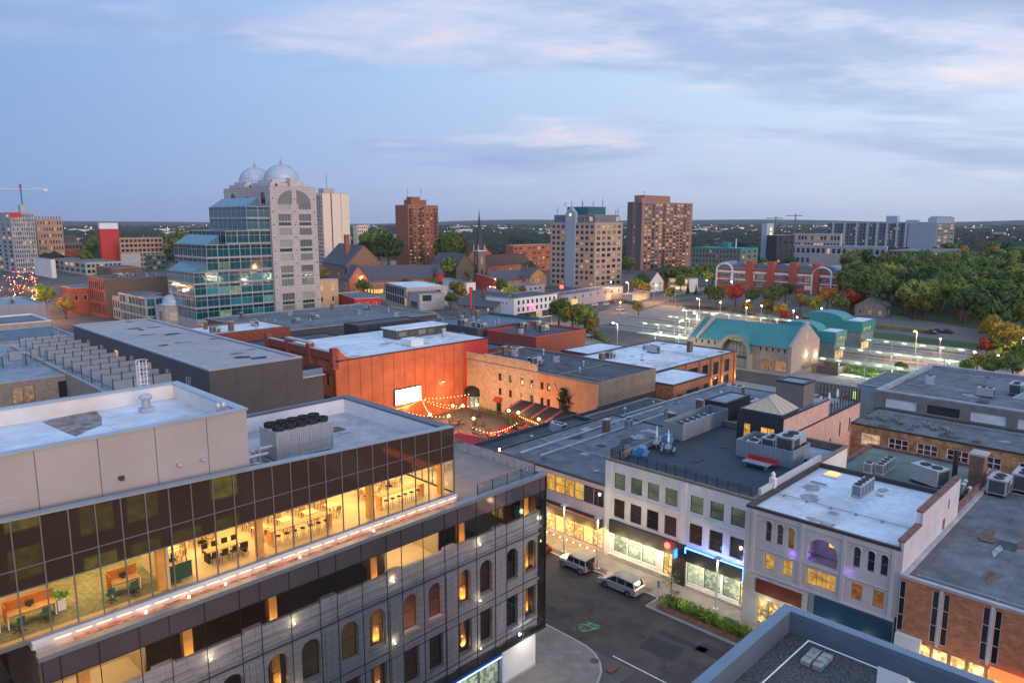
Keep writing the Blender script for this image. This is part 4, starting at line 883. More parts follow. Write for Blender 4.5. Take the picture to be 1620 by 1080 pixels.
g = M(); g.box(17.9,35.8,31.15,31.6,9.5,10.6); g.build('low_brick_kerb', MT['old_red_coping'], w3)
# --- gold ribbon window hall north of W1
y0 = 50.35
ops = [(y-y0, 5.85, 1.5, 2.2, False, G_GOLD if y > 53 else MT['brown_dim_glass'], FR_D, 0, 1, 'window', .05) for y in [51.3+1.55*k for k in range(12)]]
ops += [(y-y0, .6, 1.45, 2.75, False, G_LIT, FR_D, 0, 0, 'shop_window', .06) for y in [51.3+1.55*k for k in range(12)]]
hl_ = building('low hall with golden ribbon windows between the white building and the glass office', 67.2, y0, 27, 19.2, 8.85, mat('pinkish_band', (.47,.37,.37), .8, .05), ROOFM, W=ops, par=.2, cope=STEELD, rec=.12)
g = M(); g.box(-1.1,-.01,.3,19,3.35,4.5); g.build('canopy', mat('black_brown_canopy', (.028,.02,.022), .7), hl_); g = M(); g.box(-1.13,-1.1,.3,19,4.5,4.58); g.box(-1.13,-1.1,.3,.4,3.3,4.5); g.build('canopy_trim', mat('red_trim', (.5,.08,.08), .5), hl_)
for yy in (2,5.2,8.4,11.6,15): plight((-1.6,yy,2.9), (1,.60,.20), 420, .4, parent=hl_)
bb = M()
for k in range(16): bb.lathe(-.6,1+k*1.1,[(0,.25),(.07,.3),(.07,.38),(0,.42)],6)
bb.build('floor_lamps', emis('warm_bulb', (1,.6,.2), 7), hl_)
g = M(); g.tube((.1,18.2,8.9),(.1,18.2,9.3),.1,8); g.build('roof_lamp', emis('roof_lamp_glow', (1,.5,.2), 10), hl_)
building('low flat roofed black hall behind the golden windows with skirting pipes', 94.3, 54.5, 22, 23.0, 6.4, DGREY, ROOFD, par=.25, cope=FR_G)
building('long low black roof beside the patio wall', 67.4, 69.7, 26.8, 8.0, 7.2, mat('charcoal_wall', (.05,.048,.052), .85, .1), ROOFD, par=.6, cope=mat('charcoal_coping', (.06,.06,.07), .8), capw=.3)
g = M(); g.box(67.4,116,69.4,69.65,6.3,9.1) if 0 else None
for i, (x0, x1, y) in enumerate(((69,104,66.2),(70,100,63.4),(80,116,69.2))):
    g = M(); g.box(x0,x1,y-.16,y+.16,8.7 if i < 2 else 6.4,8.92 if i < 2 else 6.7); tag(g.build('roof_curb', mat('pale_curb',(.36,.38,.42),.7) if i < 2 else mat('yellowish_curb', (.45,.33,.15), .7)), ('long pale roof curb crossing the hall roof, the nearer to the patio','long pale roof curb crossing the hall roof, the nearer to the black deck','yellowish roof curb at the foot of the black hall roof')[i], 'roof curb')  # two curbs pale grey, the third yellowish
# W1 neighbours behind
bu = building('dark stair house with lit window and flat roof behind the black deck', 95.2, 49.9, 7.5, 3.4, 13.9, STEELD, ROOFB, W=[(1.2,11.6,.9,1.2,False,pane('bright_yellow_glass',(.5,.4,.2),(1,.85,.35),1,1.6),FR_D,0,0,'window',.05)], par=.15, cope=STEELD, name='stair_house')
bx = building('salmon brick building with slim windows and a railed roof terrace', 88.1, 38.2, 27.6, 6.1, 12.7, SALM, ROOFB, S=[(u-88.1, z, .55, h, False, G_DARK, FR_D, 0, 1, 'window', .05) for u, z, h in ((91.2,10.9,1.5),(98.5,7.2,1.9),(100.5,7.2,1.9),(102.5,7.2,1.9),(104.5,7.2,1.9),(107.9,8.7,2.1),(111.7,8.7,2.1),(107.9,3.6,2.2),(111.6,3.6,2.4))], par=.2, cope=STEELD, sill=STONE_SILL)
g = M(); g.box(0,15,0,.3,12.46,15.05); g.box(0,15,.3,6.1,12.45,14.9); g.build('upper_storey', SALM, bx); g = M(); g.box(-.1,15.05,-.06,.2,15.05,15.2); g.box(-.1,15.05,5.9,6.15,14.9,15.15); g.build('upper_coping', STEELD, bx)
g = M(); g.box(0.2,15,.3,5.9,14.92,14.96); g.build('upper_roof', ROOFB, bx)
g = M(); g.box(-.12,-.01,-.1,6.2,11,15.4); g.box(-.1,4.6,-.08,-.01,12.46,15.4) if 0 else None; g.build('black_front', mat('black_cladding', (.03,.035,.045), .6), bx)
link('lit_window', win_mesh(1.0,1.9,MT['bright_yellow_glass'] if 0 else G_GOLD,FR_D,.06,0,1), bx, (-.14,4.7,11.9), -math.pi/2); link('lit_door', win_mesh(1.9,2.1,G_GOLD,FR_D,.06,1,0), bx, (-.14,1.9,11.6), -math.pi/2)
py = thing('pyramid_skylight', 'glazed pyramid skylight glowing warm on the black fronted box', 'skylight', (88.3,38.5,15.2))
g = M(); g.box(0,5.4,0,5.5,0,.35); g.build('curb', STEELD, py)
PG = emis('skylight_warm_glass', (.34,.28,.20), .30)
apx, apy, apz = (1.7,3.6), 2.75, 1.9; base_ = [(.1,.1,.36),(5.3,.1,.36),(5.3,5.4,.36),(.1,5.4,.36)]; A_ = (1.8,2.75,apz+.2); B_ = (3.6,2.75,apz+.2)
g = M(); g.add(base_+[A_,B_], [(0,1,5,4),(1,2,5),(2,3,4,5),(3,0,4)]); g.build('glass', PG, py)
g = M()
for a, b in ((base_[0],A_),(base_[3],A_),(base_[1],B_),(base_[2],B_),(A_,B_)): g.tube(a,b,.07,5)
for k in range(1,4):
    t_ = k/4; g.tube((.1,.1+5.3*t_,.38),A_,.04,4); g.tube((.1+5.2*t_,.1,.38),(1.8+1.8*t_,2.75,2.1),.04,4)
g.tube(base_[0],base_[1],.07,5); g.tube(base_[0],base_[3],.07,5); g.build('glazing_bar', FR_G, py)
building('tall dark brown lift tower box above the pyramid skylight', 95.9, 39.0, 3.6, 3.9, 18.4, mat('brown_grey_panel', (.17,.15,.145), .8, .05), ROOFB, par=.15, cope=STEELD, name='lift_tower', z0=0, cat='tower')
tr_ = thing('roof_fence', 'tall black railing round the salmon building roof terrace', 'railing', (103.2,38.3,12.7)); g = M()
for i in range(12):
    k = M(); k.box(i*1.1-.04,i*1.1+.04,-.05,.05,0,1.9); k.build('post', STEELD, tr_)
for i in range(12):
    k = M(); k.box(12.3,12.4,i*.55-.04,i*.55+.04,0,1.9); k.build('post', STEELD, tr_)
for i in range(10): g.box(0,12.3,-.02,.02,.15+i*.14,.17+i*.14)
for z in (.1,1.0,1.75): g.box(12.33,12.37,0,6,z,z+.05)
g.build('rails', STEELD, tr_)
random.seed(4)
tch = mk_chair('terrace_chair', 'red garden chair on the salmon building roof terrace', 'red chairs on the roof terrace', mat('red_plastic', (.35,.02,.02), .5)); pt_ = Proto(tch)
for k in range(9): pt_.at((105.2+k*1.1,39.6+(k % 2)*2.6,12.52), random.uniform(0,6), scale=1.15)
for i in range(3):
    u = thing('closed_parasol', 'closed white parasol on the salmon roof terrace, %s' % ('nearest the lift tower','middle one','nearest the far corner')[i], 'parasol', (106.2+i*3.2,40.6,12.52)); m = M(); m.tube((0,0,0),(0,0,2.1),.03); m.build('pole', FR_W, u); m = M(); m.lathe(0,0,[(0,2.2),(.12,2.0),(.22,1.2),(.14,.85),(0,.9)],8); m.build('canopy', FR_W, u)
# AC enclosure boxes on the deck
def encl(label, x0, x1, ya, yb, z0, h_, m_):
    t = thing('screen_enclosure', label, 'enclosure', (x0,ya,z0)); W_ = x1-x0; D_ = yb-ya
    for n_, q in (('front_panel',(0,W_,0,.1)),('rear_panel',(0,W_,D_-.1,D_)),('side_panel',(0,.1,.1,D_-.1)),('side_panel',(W_-.1,W_,.1,D_-.1))):
        g = M(); g.box(*q,0,h_); g.build(n_, m_, t)
    return t
encl('pale grey panel enclosure round white condensers at the left of the deck', 81.2, 93.3, 48.5, 51.5, 11.56, 2.2, GREYW)
encl('grey blue panel enclosure round silver air conditioners in the middle of the deck', 80.7, 85.6, 33.6, 40.7, 11.56, 2.1, GREYW)
building('low dark brown roof behind the pale enclosure with kerbs', 93.6, 45.2, 10, 4.4, 11.2, DGREY, ROOFM, par=.2, cope=STEELD)
building('low grey rear extension between the deck and the brick shops', 99, 50, 36, 21.5, 7.2, DGREY, ROOFM, par=.3, cope=FR_G)
building('blue grey flat roof next to the white corrugated parapet', 84.2, 31.7, 6.5, 6.3, 11.9, CONC, ROOFB, par=.2, cope=STEELD)
# green roof + yellow brick range + big roof
building('low brown brick block with faded green roof and brick kerbs', 85.5, 18.8, 19.8, 14.3, 9.3, YBR, mat('faded_green_roof', (.14,.18,.17), .9, .12, .5, .2, stain=.35), par=.35, cope=MT['old_red_coping'], capw=.5)
def tri(c, z, d=0): return (c, z, 2.7, 1.75, True if 0 else False, G_FEW if d == 0 else G_LIT, FR_W, 2, 1, 'window', .12)
ybr = building('long yellow brown brick range with white triple windows and grey roof', 112.2, -12, 12.2, 50.4, 10.0, YBR, ROOFM, W=[tri(c+12, 7.0) for c in (35.2,31.4,27.6,23.8,20.0,15.4,11.2,7)]+[tri(c+12, 3.3, 1) for c in (31,26.5,22.5)], par=.12, cope=STEELD, sill=FR_W)
for k in range(3): plight((-1.5,24+k*9,1.6+.8), (1,.6,.15), 130, .3, parent=ybr)
bigr = building('wide grey roofed building with pale garage doors along its top storey', 124.6, -22, 30, 61, 12.9, mat('grey_brown_cladding', (.19,.175,.17), .85, .1, .6, .1), ROOFM, W=[(u, 10.2, 4.6, 1.5, False, (G_DARK if i % 3 == 1 else mat('white_panel', (.7,.71,.74), .6)), FR_G, 0, 0, 'panel', .05) for i, u in enumerate((57,51,45,39,33,27,21))], par=.6, cope=mat('grey_coping2', (.30,.31,.36), .6), capw=.8)
building('grey rendered small block at the left corner of the wide grey roof', 132, 39.3, 14, 5.0, 11.8, CONC, ROOFM, par=.2, cope=FR_G)
gs = thing('glass_booth', 'green yellow lit glass booth on the pavement beside the wide grey building', 'booth', (*P(1353+10,638,0),0)); g = M(); g.box(0,2,0,2,.1,2.5); g.build('glazing', emis('green_yellow_glow', (.45,.9,.12), .9), gs); g = M(); g.box(-.1,2.1,-.1,2.1,2.5,2.65); g.build('roof', STEELD, gs)
for cx, cy in ((137.5,20),(148,4)):
    pyk = thing('pyramid_skylight', 'low glass pyramid on the wide grey roof, the %s one' % ('left' if cy > 10 else 'right'), 'skylight', (cx,cy,12.32)); g = M(); g.add([(-2,-2,.15),(2,-2,.15),(2,2,.15),(-2,2,.15),(0,0,1.7)], [(0,1,4),(1,2,4),(2,3,4),(3,0,4)]); g.build('glass', mat('skylight_glass', (.2,.27,.27), .12, spec=1), pyk); g = M()
    for a in ((-2,-2),(2,-2),(2,2),(-2,2)): g.tube((*a,.15),(0,0,1.7),.06,5)
    g.box(-2.1,2.1,-2.1,2.1,0,.15); g.build('frame', FR_G, pyk)
# ------------------------------------------------------------------ patio quarter
org = building('long building with orange metal side wall, white roof and ornate red brick front', 70.8, 115.0, 38.5, 26, 14.7, ORANGEW, ROOFW, W=rows(3,9,23,[9.6],.95,2.2,G_DARK,FR_D,arch=True)+rows(3.5,6,22.5,[3.2],1.9,4.0,G_FEW,FR_D), par=.08, cope=STEELD)
g = M()
for k in range(15): g.box(2.6+k*2.6,2.66+k*2.6,-.04,.0,0,14.4)
g.build('panel_seams', mat('seam_dark', (.20,.05,.03), .7), org)
g = M(); g.box(31.6,38.5,-.07,-.002,0,14.44); g.build('red_wall', REDW, org)
g = M(); g.box(-.35,-.003,.2,25.8,12.2,12.6); g.box(-.4,-.003,.01,25.98,7.6,8.0); g.box(-.45,.5,.02,25.97,14.71,16.2)
for y in (0,8.3,16.6,25): g.box(-.6,.6,y-.05,y+1.05,13,17.0)
for y in (.03,6.4,12.8,19,25.2): g.box(-.15,-.003,y,y+.7,0,14.7)
g.build('ornate_front', REDBR, org)
g = M(); g.box(-.55,.6,8.4,17.5,17.0,17.3); g.box(-.5,.55,0,26,16.2,16.32); g.build('front_coping', CONC, org)
pts = [(0,14.72),(4.2,14.72),(3.2,14.9),(2.0,15.4),(1.2,16.1),(.9,16.8),(0,16.9)]; g = M(); g.prof([(p[0],p[1]) for p in pts], -.02, .35, 'y'); g.build('curved_gable_end', ORANGEW, org)
sg = thing('light_sign', 'blank white glowing sign board on the orange wall', 'sign', (83.6,114.6,3.9)); g = M(); g.box(0,6.6,0,.35,0,3.2); g.build('frame', STEELD, sg); g = M(); g.box(.12,6.48,-.04,0,.12,3.08); g.build('panel', emis('white_sign_glow', (1,1,.98), 3.2), sg); plight((3.3,-1.2,1.5), (1,.97,.9), 90, .6, parent=sg)
wl = thing('wall_lamp', 'small hooded wall lamp shining down the orange wall', 'lamp', (96.2,114.9,6.9)); g = M(); g.box(-.25,.25,-.5,0,0,.2); g.build('hood', STEELD, wl); g = M(); g.box(-.15,.15,-.4,-.1,-.05,0); g.build('bulb', emis('amber_bulb', (1,.75,.4), 25), wl); plight((0,-.9,-.3), (1,.75,.4), 60, .1, parent=wl)
mn = thing('monitor_roof', 'low clerestory box with a white roof on top of the orange building', 'clerestory', (93.5,127,14.6)); g = M(); g.box(0,14,0,5,0,2.0); g.build('wall', mat('brown_timber_wall', (.12,.10,.09), .8), mn); g = M(); g.box(-.3,14.3,-.4,5.4,2.0,2.25); g.build('roof', ROOFW, mn)
for k in range(5): link('window', win_mesh(2.2,1.2,pane('dim_green_glass',(.12,.13,.10),(.5,.5,.3),0,0),FR_D,.06), mn, (1.6+k*2.7,-.02,.5))
bxw = M(); bxw.box(90.2,93.4,117.6,121,14.62,16.0); tag(bxw.build('plant_box', FR_W), 'plain white plant box on the white roof of the orange building', 'box')
tag(vent_cap(1.5,.35).build('roof_vent', STEEL, None, (103.5,123,14.65)), 'steel cowl vent on the white roof near the red end wall', 'roof vent')
building('black boarded upper storey rising behind the white roof', 93.5, 141.6, 18, 6, 16.3, mat('black_board', (.03,.035,.042), .8), ROOFD, par=.2, cope=STEELD)
building('dark flat roof behind the ornate red front', 72, 141.5, 21, 14, 13.4, REDBR, ROOFD, par=.3, cope=STEELD)
# beige L building
bg_ = building('long beige brick building with small windows facing the string lit patio', 103.0, 79.4, 18.8, 36, 11.0, BEIGEW, ROOFD, W=[(c-79.4, z, .85, 1.5, False, G_FEW, FR_D, 0, 1, 'window', .05) for c in (104.7,101.7,98.4,95.7,92.9,91.2) for z in (4.5,7.6)], par=.3, cope=mat('tan_coping', (.25,.19,.16), .8), sill=STONE_SILL)
g = M(); g.box(-.02,.28,15,36,11.0,12.3); g.box(-.1,.32,17,30,12.3,12.6); g.build('raised_parapet', BEIGEW, bg_)
g = M(); wall_face(g, 14.3, 0, 10.74, [(u, z, .85, 1.5, False) for u in (11.8,13.5) for z in (4.5,7.6)], 'W', 1, 14.3, .12); g.quad((0,0,0),(.12,0,0),(.12,0,10.74),(0,0,10.74)); g.quad((0,14.3,0),(.12,14.3,0),(.12,14.3,10.74),(0,14.3,10.74)); g.build('orange_bay', mat('orange_render', (.66,.31,.16), .85, .06, .6, .1, stain=.12), bg_, (-.12,0,0))
g = M(); g.box(0.3,18.8,-.06,-.002,6.6,10.7); g.build('timber_side', mat('tan_siding', (.33,.26,.20), .85, .1, .6, .1, seam=(60,.5,.03)), bg_); g = M(); g.box(0,18.9,-.08,-.002,0,6.5); g.build('dark_skirt', DGREY, bg_)
link('window', win_mesh(4,1.6,G_DARK,FR_D,.08,3,0), bg_, (14,-.1,4.3)); link('door', win_mesh(1.2,2.6,G_DARK,FR_D,.08), bg_, (9.6,-.1,3.4))
link('door', win_mesh(1.3,2.6,G_DARK,FR_D,.08), bg_, (-.02,25.6,.3), -math.pi/2); link('doorway', win_mesh(3.4,2.8,pane('dark_red_doorway',(.06,.02,.01),(1,.25,.05),1,.3),FR_D,.08,1), bg_, (-.02,20.5,.3), -math.pi/2); link('doorway', win_mesh(2.8,2.6,G_SHOP,FR_D,.08,1), bg_, (-.02,33.2,.3), -math.pi/2)
aw = thing('dome_awning', 'black domed awning over the lit door beside the orange wall', 'awning', (103.0,112.8,3.2)); g = M(); n = 10
vs = []; 
for i in range(7):
    for j in range(n+1):
        a = math.pi*j/n; e_ = math.pi/2*i/6; vs.append((-1.9*math.sin(a)*math.cos(e_), 2.0*math.cos(a), 1.9*math.sin(e_)*math.sin(a)**.3))
g.add(vs, [(i*(n+1)+j, i*(n+1)+j+1, (i+1)*(n+1)+j+1, (i+1)*(n+1)+j) for i in range(6) for j in range(n)]); g.build('canopy', mat('black_canvas', (.02,.018,.018), .8), aw)
plight((-2.2,0,-.3),(1,.9,.6),55,.2,parent=aw)
aw = thing('door_awning', 'small red awning over a beige wall door', 'awning', (102.9,105.0,3.2)); g = M(); g.prof([(0,0),(0,.9),(-1.1,0)], -.9, .9, 'y'); g.build('canopy', REDW, aw)
aw = thing('patio_awning', 'long black and red striped patio awning against the beige building', 'awning', (102.85,84.0,3.0)); 
for k in range(4):
    g = M(); a = k*3.65; g.prof([(0,1.5),(0,1.62),(-5.0,.25),(-5.0,.1)], a, a+3.0, 'y'); g.build('black_panel', mat('black_canvas', (0,0,0)), aw); g = M(); g.prof([(0,1.5),(0,1.64),(-5.0,.27),(-5.0,.1)], a+3.0, a+3.65, 'y'); g.build('red_stripe', mat('faded_red_canvas', (.30,.06,.06), .85), aw)
for k in range(4): g = M(); g.tube((-4.9,.5+k*4.2,.15),(-4.9,.5+k*4.2,-3),.06,6); g.build('post', STEELD, aw)
vn = thing('climbing_vine', 'tall dark green vine climbing the orange rendered wall', 'vine', (102.85,86.4,0)); m = M(); m.tube((-.1,0,0),(-.1,.6,6),.12,6); m.tube((-.1,.5,5.5),(-.05,3.3,9.5),.05,5); m.tube((-.1,.5,6),(-.05,-2.2,8.6),.05,5); m.build('stem', WOODB, vn)
m = M(); random.seed(8)
for k in range(700):
    z = random.uniform(.5,8.8); wd = .5+.9*math.exp(-((z-6.4)/1.6)**2); yy = random.gauss(.3+.05*z, wd*.55); c_ = Vector((-.12-abs(random.gauss(0,.22)), yy, z)); u = Vector((random.uniform(-.3,.3),random.uniform(-1,1),random.uniform(-1,1))).normalized()*.2; v = Vector((.3,u.z,-u.y))*.7
    m.add([c_-u, c_+v, c_+u, c_-v], [(0,1,2,3)])
VINE = mat('vine_leaf', (.045,.055,.02), .8, .3, 2); m.build('leaves', VINE, vn)
# patio wall and ground
pg = struct('patio_floor', M().quad((66,77.8,.012),(103,77.8,.012),(103,115,.012),(66,115,.012)), mat('patio_paving', (.36,.26,.20), .9, .15, 1, .2, seam=(1,1,.03)))
g = M(); g.box(70,116,77.75,78.15,0,6.0+.8); tag(g.build('patio_wall', mat('charcoal_fence', (.055,.052,.056), .85, .1, seam=(1.4,30,.03))), 'long charcoal boundary wall between the patio and the black roofs', 'wall')
def canopy(label, x, y, wx, wy, z, rz=0):
    t = thing('red_canopy', label, 'canopy', (x,y,0), rz); m = M(); m.add([(-wx/2,-wy/2,z-.5),(wx/2,-wy/2,z-.5),(wx/2,wy/2,z-.5),(-wx/2,wy/2,z-.5),(0,0,z+.5)], [(0,1,4),(1,2,4),(2,3,4),(3,0,4)]); m.box(-wx/2,wx/2,-wy/2,wy/2,z-.62,z-.5); m.build('cloth', mat('red_canvas', (.42,.016,.02), .8, .1), t)
    for sx in (-1,1):
        for sy in (-1,1): m = M(); m.tube((sx*wx*.46,sy*wy*.46,0),(sx*wx*.46,sy*wy*.46,z-.5),.06); m.build('post', STEELD, t)
canopy('large red canopy in the patio next to the office roof corner', 81.0, 92.5, 7.5, 7.5, 3.0); canopy('second red canopy, behind the large one towards the lamps', 87.2, 87.5, 3.2, 3.2, 2.6)
tt = thing('patio_parasol', 'open red parasol among the patio tables', 'parasol', (0,0,0), 0, 'red parasols over the patio tables'); m = M(); m.tube((0,0,0),(0,0,2.6),.04); m.build('pole', WOODB, tt); m = M(); m.lathe(0,0,[(1.5,2.1),(.75,2.4),(0,2.65)],8); m.lathe(0,0,[(1.5,2.1),(1.5,1.98)],8); m.build('cloth', MT['red_canvas'], tt); ppar = Proto(tt)
for x, y in ((88.5,91.9),(91.2,89.6),(89.5,85.2),(93.4,87.2),(86.0,84.5),(92.5,92.6),(95.0,90.0)): ppar.at((x,y,0), random.uniform(0,1))
ptb = thing('patio_table', 'dark wooden table on the string lit patio', 'table', (0,0,0), 0, 'wooden tables on the patio'); m = M(); m.box(-.6,.6,-.6,.6,.7,.76); m.build('table_top', mat('patio_wood', (.13,.08,.05), .8), ptb); m = M(); m.cb(0,0,0,.1,.1,.7); m.cb(0,0,0,.6,.6,.05); m.build('leg', STEELD, ptb); pptb = Proto(ptb)
pch = Proto(mk_chair('patio_chair', 'dark slatted chair on the string lit patio', 'dark chairs on the patio', mat('dark_wood_seat', (.07,.045,.03), .8)))
random.seed(21)
for k in range(15):
    x = 84+random.uniform(0,15); y = 84+random.uniform(0,26) 
    pptb.at((x,y,0), random.uniform(0,3))
    for q in range(4): a = q*math.pi/2+random.uniform(-.2,.2); pch.at((x+1.0*math.cos(a), y+1.0*math.sin(a), 0), a-math.pi/2)
stp = thing('timber_steps', 'flight of weathered timber steps in the middle of the patio', 'steps', (91.2,95.0,0), .4); m = M()
for k in range(7): m.box(-1.6,1.6,k*.45,k*.45+.38,.15+k*.17,.24+k*.17)
m.build('treads', mat('tan_timber', (.28,.19,.12), .85), stp); m = M(); m.prof([(0,0),(3.2,0),(3.2,1.2),(0,.1)], -1.65, -1.55, 'x'); m.prof([(0,0),(3.2,0),(3.2,1.2),(0,.1)], 1.55, 1.65, 'x'); m.build('stringer', WOODB, stp)
GLOBE = emis('warm_globe', (1,.62,.22), 12)
pl_ = thing('patio_lamp', 'globe lamp', 'lamp'); m = M(); m.tube((0,0,0),(0,0,3.6),.05); m.cyl(0,0,0,.3,.14,.08,8); m.build('post', STEELD, pl_); m = M(); m.lathe(0,0,[(0,3.6),(.2,3.68),(.27,3.85),(.2,4.05),(0,4.12)],12); m.build('globe', GLOBE, pl_); plight((0,0,4.5),(1,.52,.18),430,.2,parent=pl_)
ppl = Proto(pl_)
for (x, y), s_ in zip(((97.0,96.2),(91.9,106.8),(93.3,105.4),(95.8,104.0),(97.3,93.9),(96.6,88.0),(86.3,101.5),(84.6,105.0),(88.5,97)), ('nearest the striped awning end','tallest left one near the string lights','second of the left pair','standing before the domed awning','beside the striped awning middle','nearest the charcoal wall','low one by the orange wall','lowest one by the glowing sign','beside the second red canopy')):
    ppl.at((x,y,0), 0, 'globe lamp on a black post in the patio, '+s_)
# string lights
def string(label, a, b, sag, n_):
    t = thing('string_lights', label, 'string lights', a); m = M(); q = M(); pts = []
    for i in range(n_+1):
        k = i/n_; p = Vector(a).lerp(Vector(b), k)-Vector(a); p.z -= sag*4*k*(1-k); pts.append(p)
    for p, r in zip(pts, pts[1:]): m.tube(p, r, .015, 3)
    for p in pts[1:-1]: q.lathe(p.x,p.y,[(0,p.z-.13),(.065,p.z-.08),(.065,p.z-.01),(0,p.z)],6)
    m.build('cable', STEELD, t); q.build('bulbs', emis('string_bulb', (1,.50,.15), 8), t)
    mid = pts[len(pts)//2]; plight((mid.x,mid.y,mid.z-.4),(1,.45,.14),230,.5,parent=t)
S0 = (90.2,114.5,4.4)
string('string of warm bulbs along the orange wall to the domed awning', S0, (102.6,111.8,3.9), .4, 15)
string('string of warm bulbs from the sign corner to the lamp by the awning door', S0, (95.8,104.2,3.7), .7, 14)
string('string of warm bulbs from the sign corner to the left lamp pair', S0, (93.2,105.4,3.6), .9, 13)
string('string of warm bulbs dropping steeply from the sign corner', S0, (84.8,104.8,3.7), .5, 15)
string('string of warm bulbs from under the glowing sign across the left patio', (83.2,114.4,3.6), (87,101.5,3.7), .6, 15)
string('short string of warm bulbs right below the glowing sign', (83.2,114.4,3.5), S0, .5, 16)
string('string of warm bulbs over the red parasols', (88,88,3.0), (97,88.2,3.0), .5, 18); string('string of warm bulbs sagging among the red parasols', (86,90.5,3.0), (95,91.5,3.0), .5, 13); string('string of warm bulbs beside the large red canopy', (86.5,96,3.0), (88,86,2.8), .4, 12); string('string of warm bulbs along the striped awning edge', (97.2,94,3.4), (96.6,84,3.0), .3, 18); string('string of warm bulbs by the charcoal wall corner', (84,83,3.0), (93,84.5,3.0), .4, 14)
# brick building with white roof
wb = building('orange brick shops with broad white roof and tall windows, lit columns at the corner', 121.9, 75.5, 44, 9.3, 8.3, BRICK, ROOFW, S=[(7.6,3.9,4.6,2.1,False,G_DARK,FR_D,4,1,'window',.08),(13.2,3.9,2.2,2.3,False,G_DARK,FR_D,2,1,'window',.08),(2.4,.2,1.8,5.2,False,G_DARK,FR_D,0,0,'door',.08)], W=[], par=.2, cope=STEELD, rec=.25) if 0 else None
wb = building('low orange brick shop wing with white roof in front of the taller brick shops', 122.0, 75.3, 14.5, 9.2, 8.2, BRICK, ROOFW, S=[(7.4,4.2,4.6,2.1,False,G_DARK,FR_D,4,1,'window',.08),(12.6,4.2,1.8,2.3,False,G_DARK,FR_D,2,1,'window',.08),(2.6,1.0,1.9,4.8,False,G_DARK,FR_D,0,0,'door',.08)], par=.12, cope=STEELD, rec=.25)
wc = building('orange brick shops with broad white roof and lamp lit brick piers', 122.0, 84.6, 43.6, 23.5, 8.4, BRICK, ROOFW, S=[(u,3.9,w_,3.0,False,G_DARK,FR_D,v,1,'window',.08) for u, w_, v in ((17.5,3.4,3),(23,4.6,4),(28.6,2.6,2),(33.6,2.4,2),(38.9,2.4,2))]+[(u,.4,2.4,2.6,False,G_FEW,FR_D,1,0,'shop_window',.08) for u in (23,28.6,33.6,38.9)], par=.3, cope=STEELD, rec=.3)
g = M()
for u in (20.2,26,31.2,36.2,42.6): g.box(u-.45,u+.45,-.3,-.003,0,8.1)
g.build('brick_pier', BRICK, wc)
for u in (31.2,36.2,42.6): plight((u,-.9,2.4),(1,.6,.2),90,.1,parent=wc)
building('small white roofed rear wing with brown edge behind the beige building', 137, 108.3, 16, 9, 8.2, REDBR, ROOFW, par=.15, cope=STEELD)
building('low red brick block with a patchy white roof behind the black roof', 124, 109, 12.5, 26, 7.6, REDBR, mat('patchy_white_roof', (.42,.44,.5), .8, .25, .5, .2, stain=.5), par=.3, cope=STEELD)
bld_sm = building('dark bistro block with cluttered roof beyond the beige building', 104, 117.5, 15, 20, 11.4, REDBR, ROOFD, par=.4, cope=STEELD)
# ------------------------------------------------------------------ left side: grey gravel roofed block, terraces, low roofs
gr = building('dark grey clad block with wide gravel roof and a row of narrow windows', 44.4, 107.5, 15.5, 69, 18.0, DGREY, ROOFG, W=[(u,13.6,2.2,2.2,False,G_FEW,FR_W,2,0,'window',.07) for u in (8,16.5,25,33.5,42,50.5,59)], par=.3, cope=mat('lilac_coping', (.36,.36,.42), .5, .05, metal=.2), capw=.6)
g = M(); g.box(15.6,19.5,.5,5,0,14.2); g.build('lower_wing', DGREY, gr); g = M(); g.box(15.4,19.8,.2,5.3,14.2,14.4); g.build('balcony_slab', CONC, gr)
g = M(); g.quad((15.6,.5,14.4),(19.5,.5,14.4),(19.5,.5,15.7),(15.6,.5,15.7)); g.quad((19.5,.5,14.4),(19.5,5,14.4),(19.5,5,15.7),(19.5,.5,15.7)); g.build('balcony_glass', clear_glass('deck_rail_glass',(0,0,0)), gr)
tb = building('buff brick terrace block with wide dark windows left of the grey block', 2, 145.2, 35.6, 45, 13.2, mat('buff_brick', (.34,.27,.22), .9, .08, 1, .2, brick=(.5,.16,.012)), ROOFB, S=[(u,9.2,3.4,2.9,False,G_FEW,FR_D,1,0,'window',.08) for u in (14.5,20.3,26,33.0)], par=.15, cope=CONC)
tb2 = building('lower terrace deck with white dividing screens along the grey block', 34.6, 118, 9.7, 68, 13.6, mat('buff_brick', (0,0,0)), ROOFB, par=.1, cope=CONC)
for o_, nm in ((tb, 'a'),): pass
SCR = mat('white_screen_panel', (.30,.34,.39), .5, .04)
pr_ = None
sc_ = thing('terrace_divider', 'white dividing screen in a dark post frame on the roof terraces', 'screen', (0,0,0), 0, 'white screens dividing the roof terraces')
g = M(); g.box(.08,2.9,-.04,.04,.15,1.9); g.build('panel', SCR, sc_); g = M(); g.box(0,.12,-.09,.09,0,2.25); g.box(0,2.98,-.05,.05,1.9,1.96); g.build('post', mat('dark_brown_post', (.09,.07,.065), .7), sc_)
psd = Proto(sc_)
for j in range(12):
    y = 122+j*5.4
    for i in range(3): psd.at((35.3+i*3.0, y, 13.55))
for i in range(9): psd.at((4.5+i*3.7, 167, 13.1), 0 if i % 2 else 0.0)
for i in range(9):
    psd.at((6.0+i*3.7, 160, 13.1), math.pi/2)
rl = thing('terrace_railing', 'dark metal balustrade stepping round the terrace block corner', 'railing', (0,0,13.2)); g = M()
for i in range(22): g.tube((34.75,119+i*1.2,.3),(34.75,119+i*1.2,1.5),.03,4)
for i in range(40): g.tube((37.2,146+i*.9,0),(37.2,146+i*.9,1.2),.03,4)
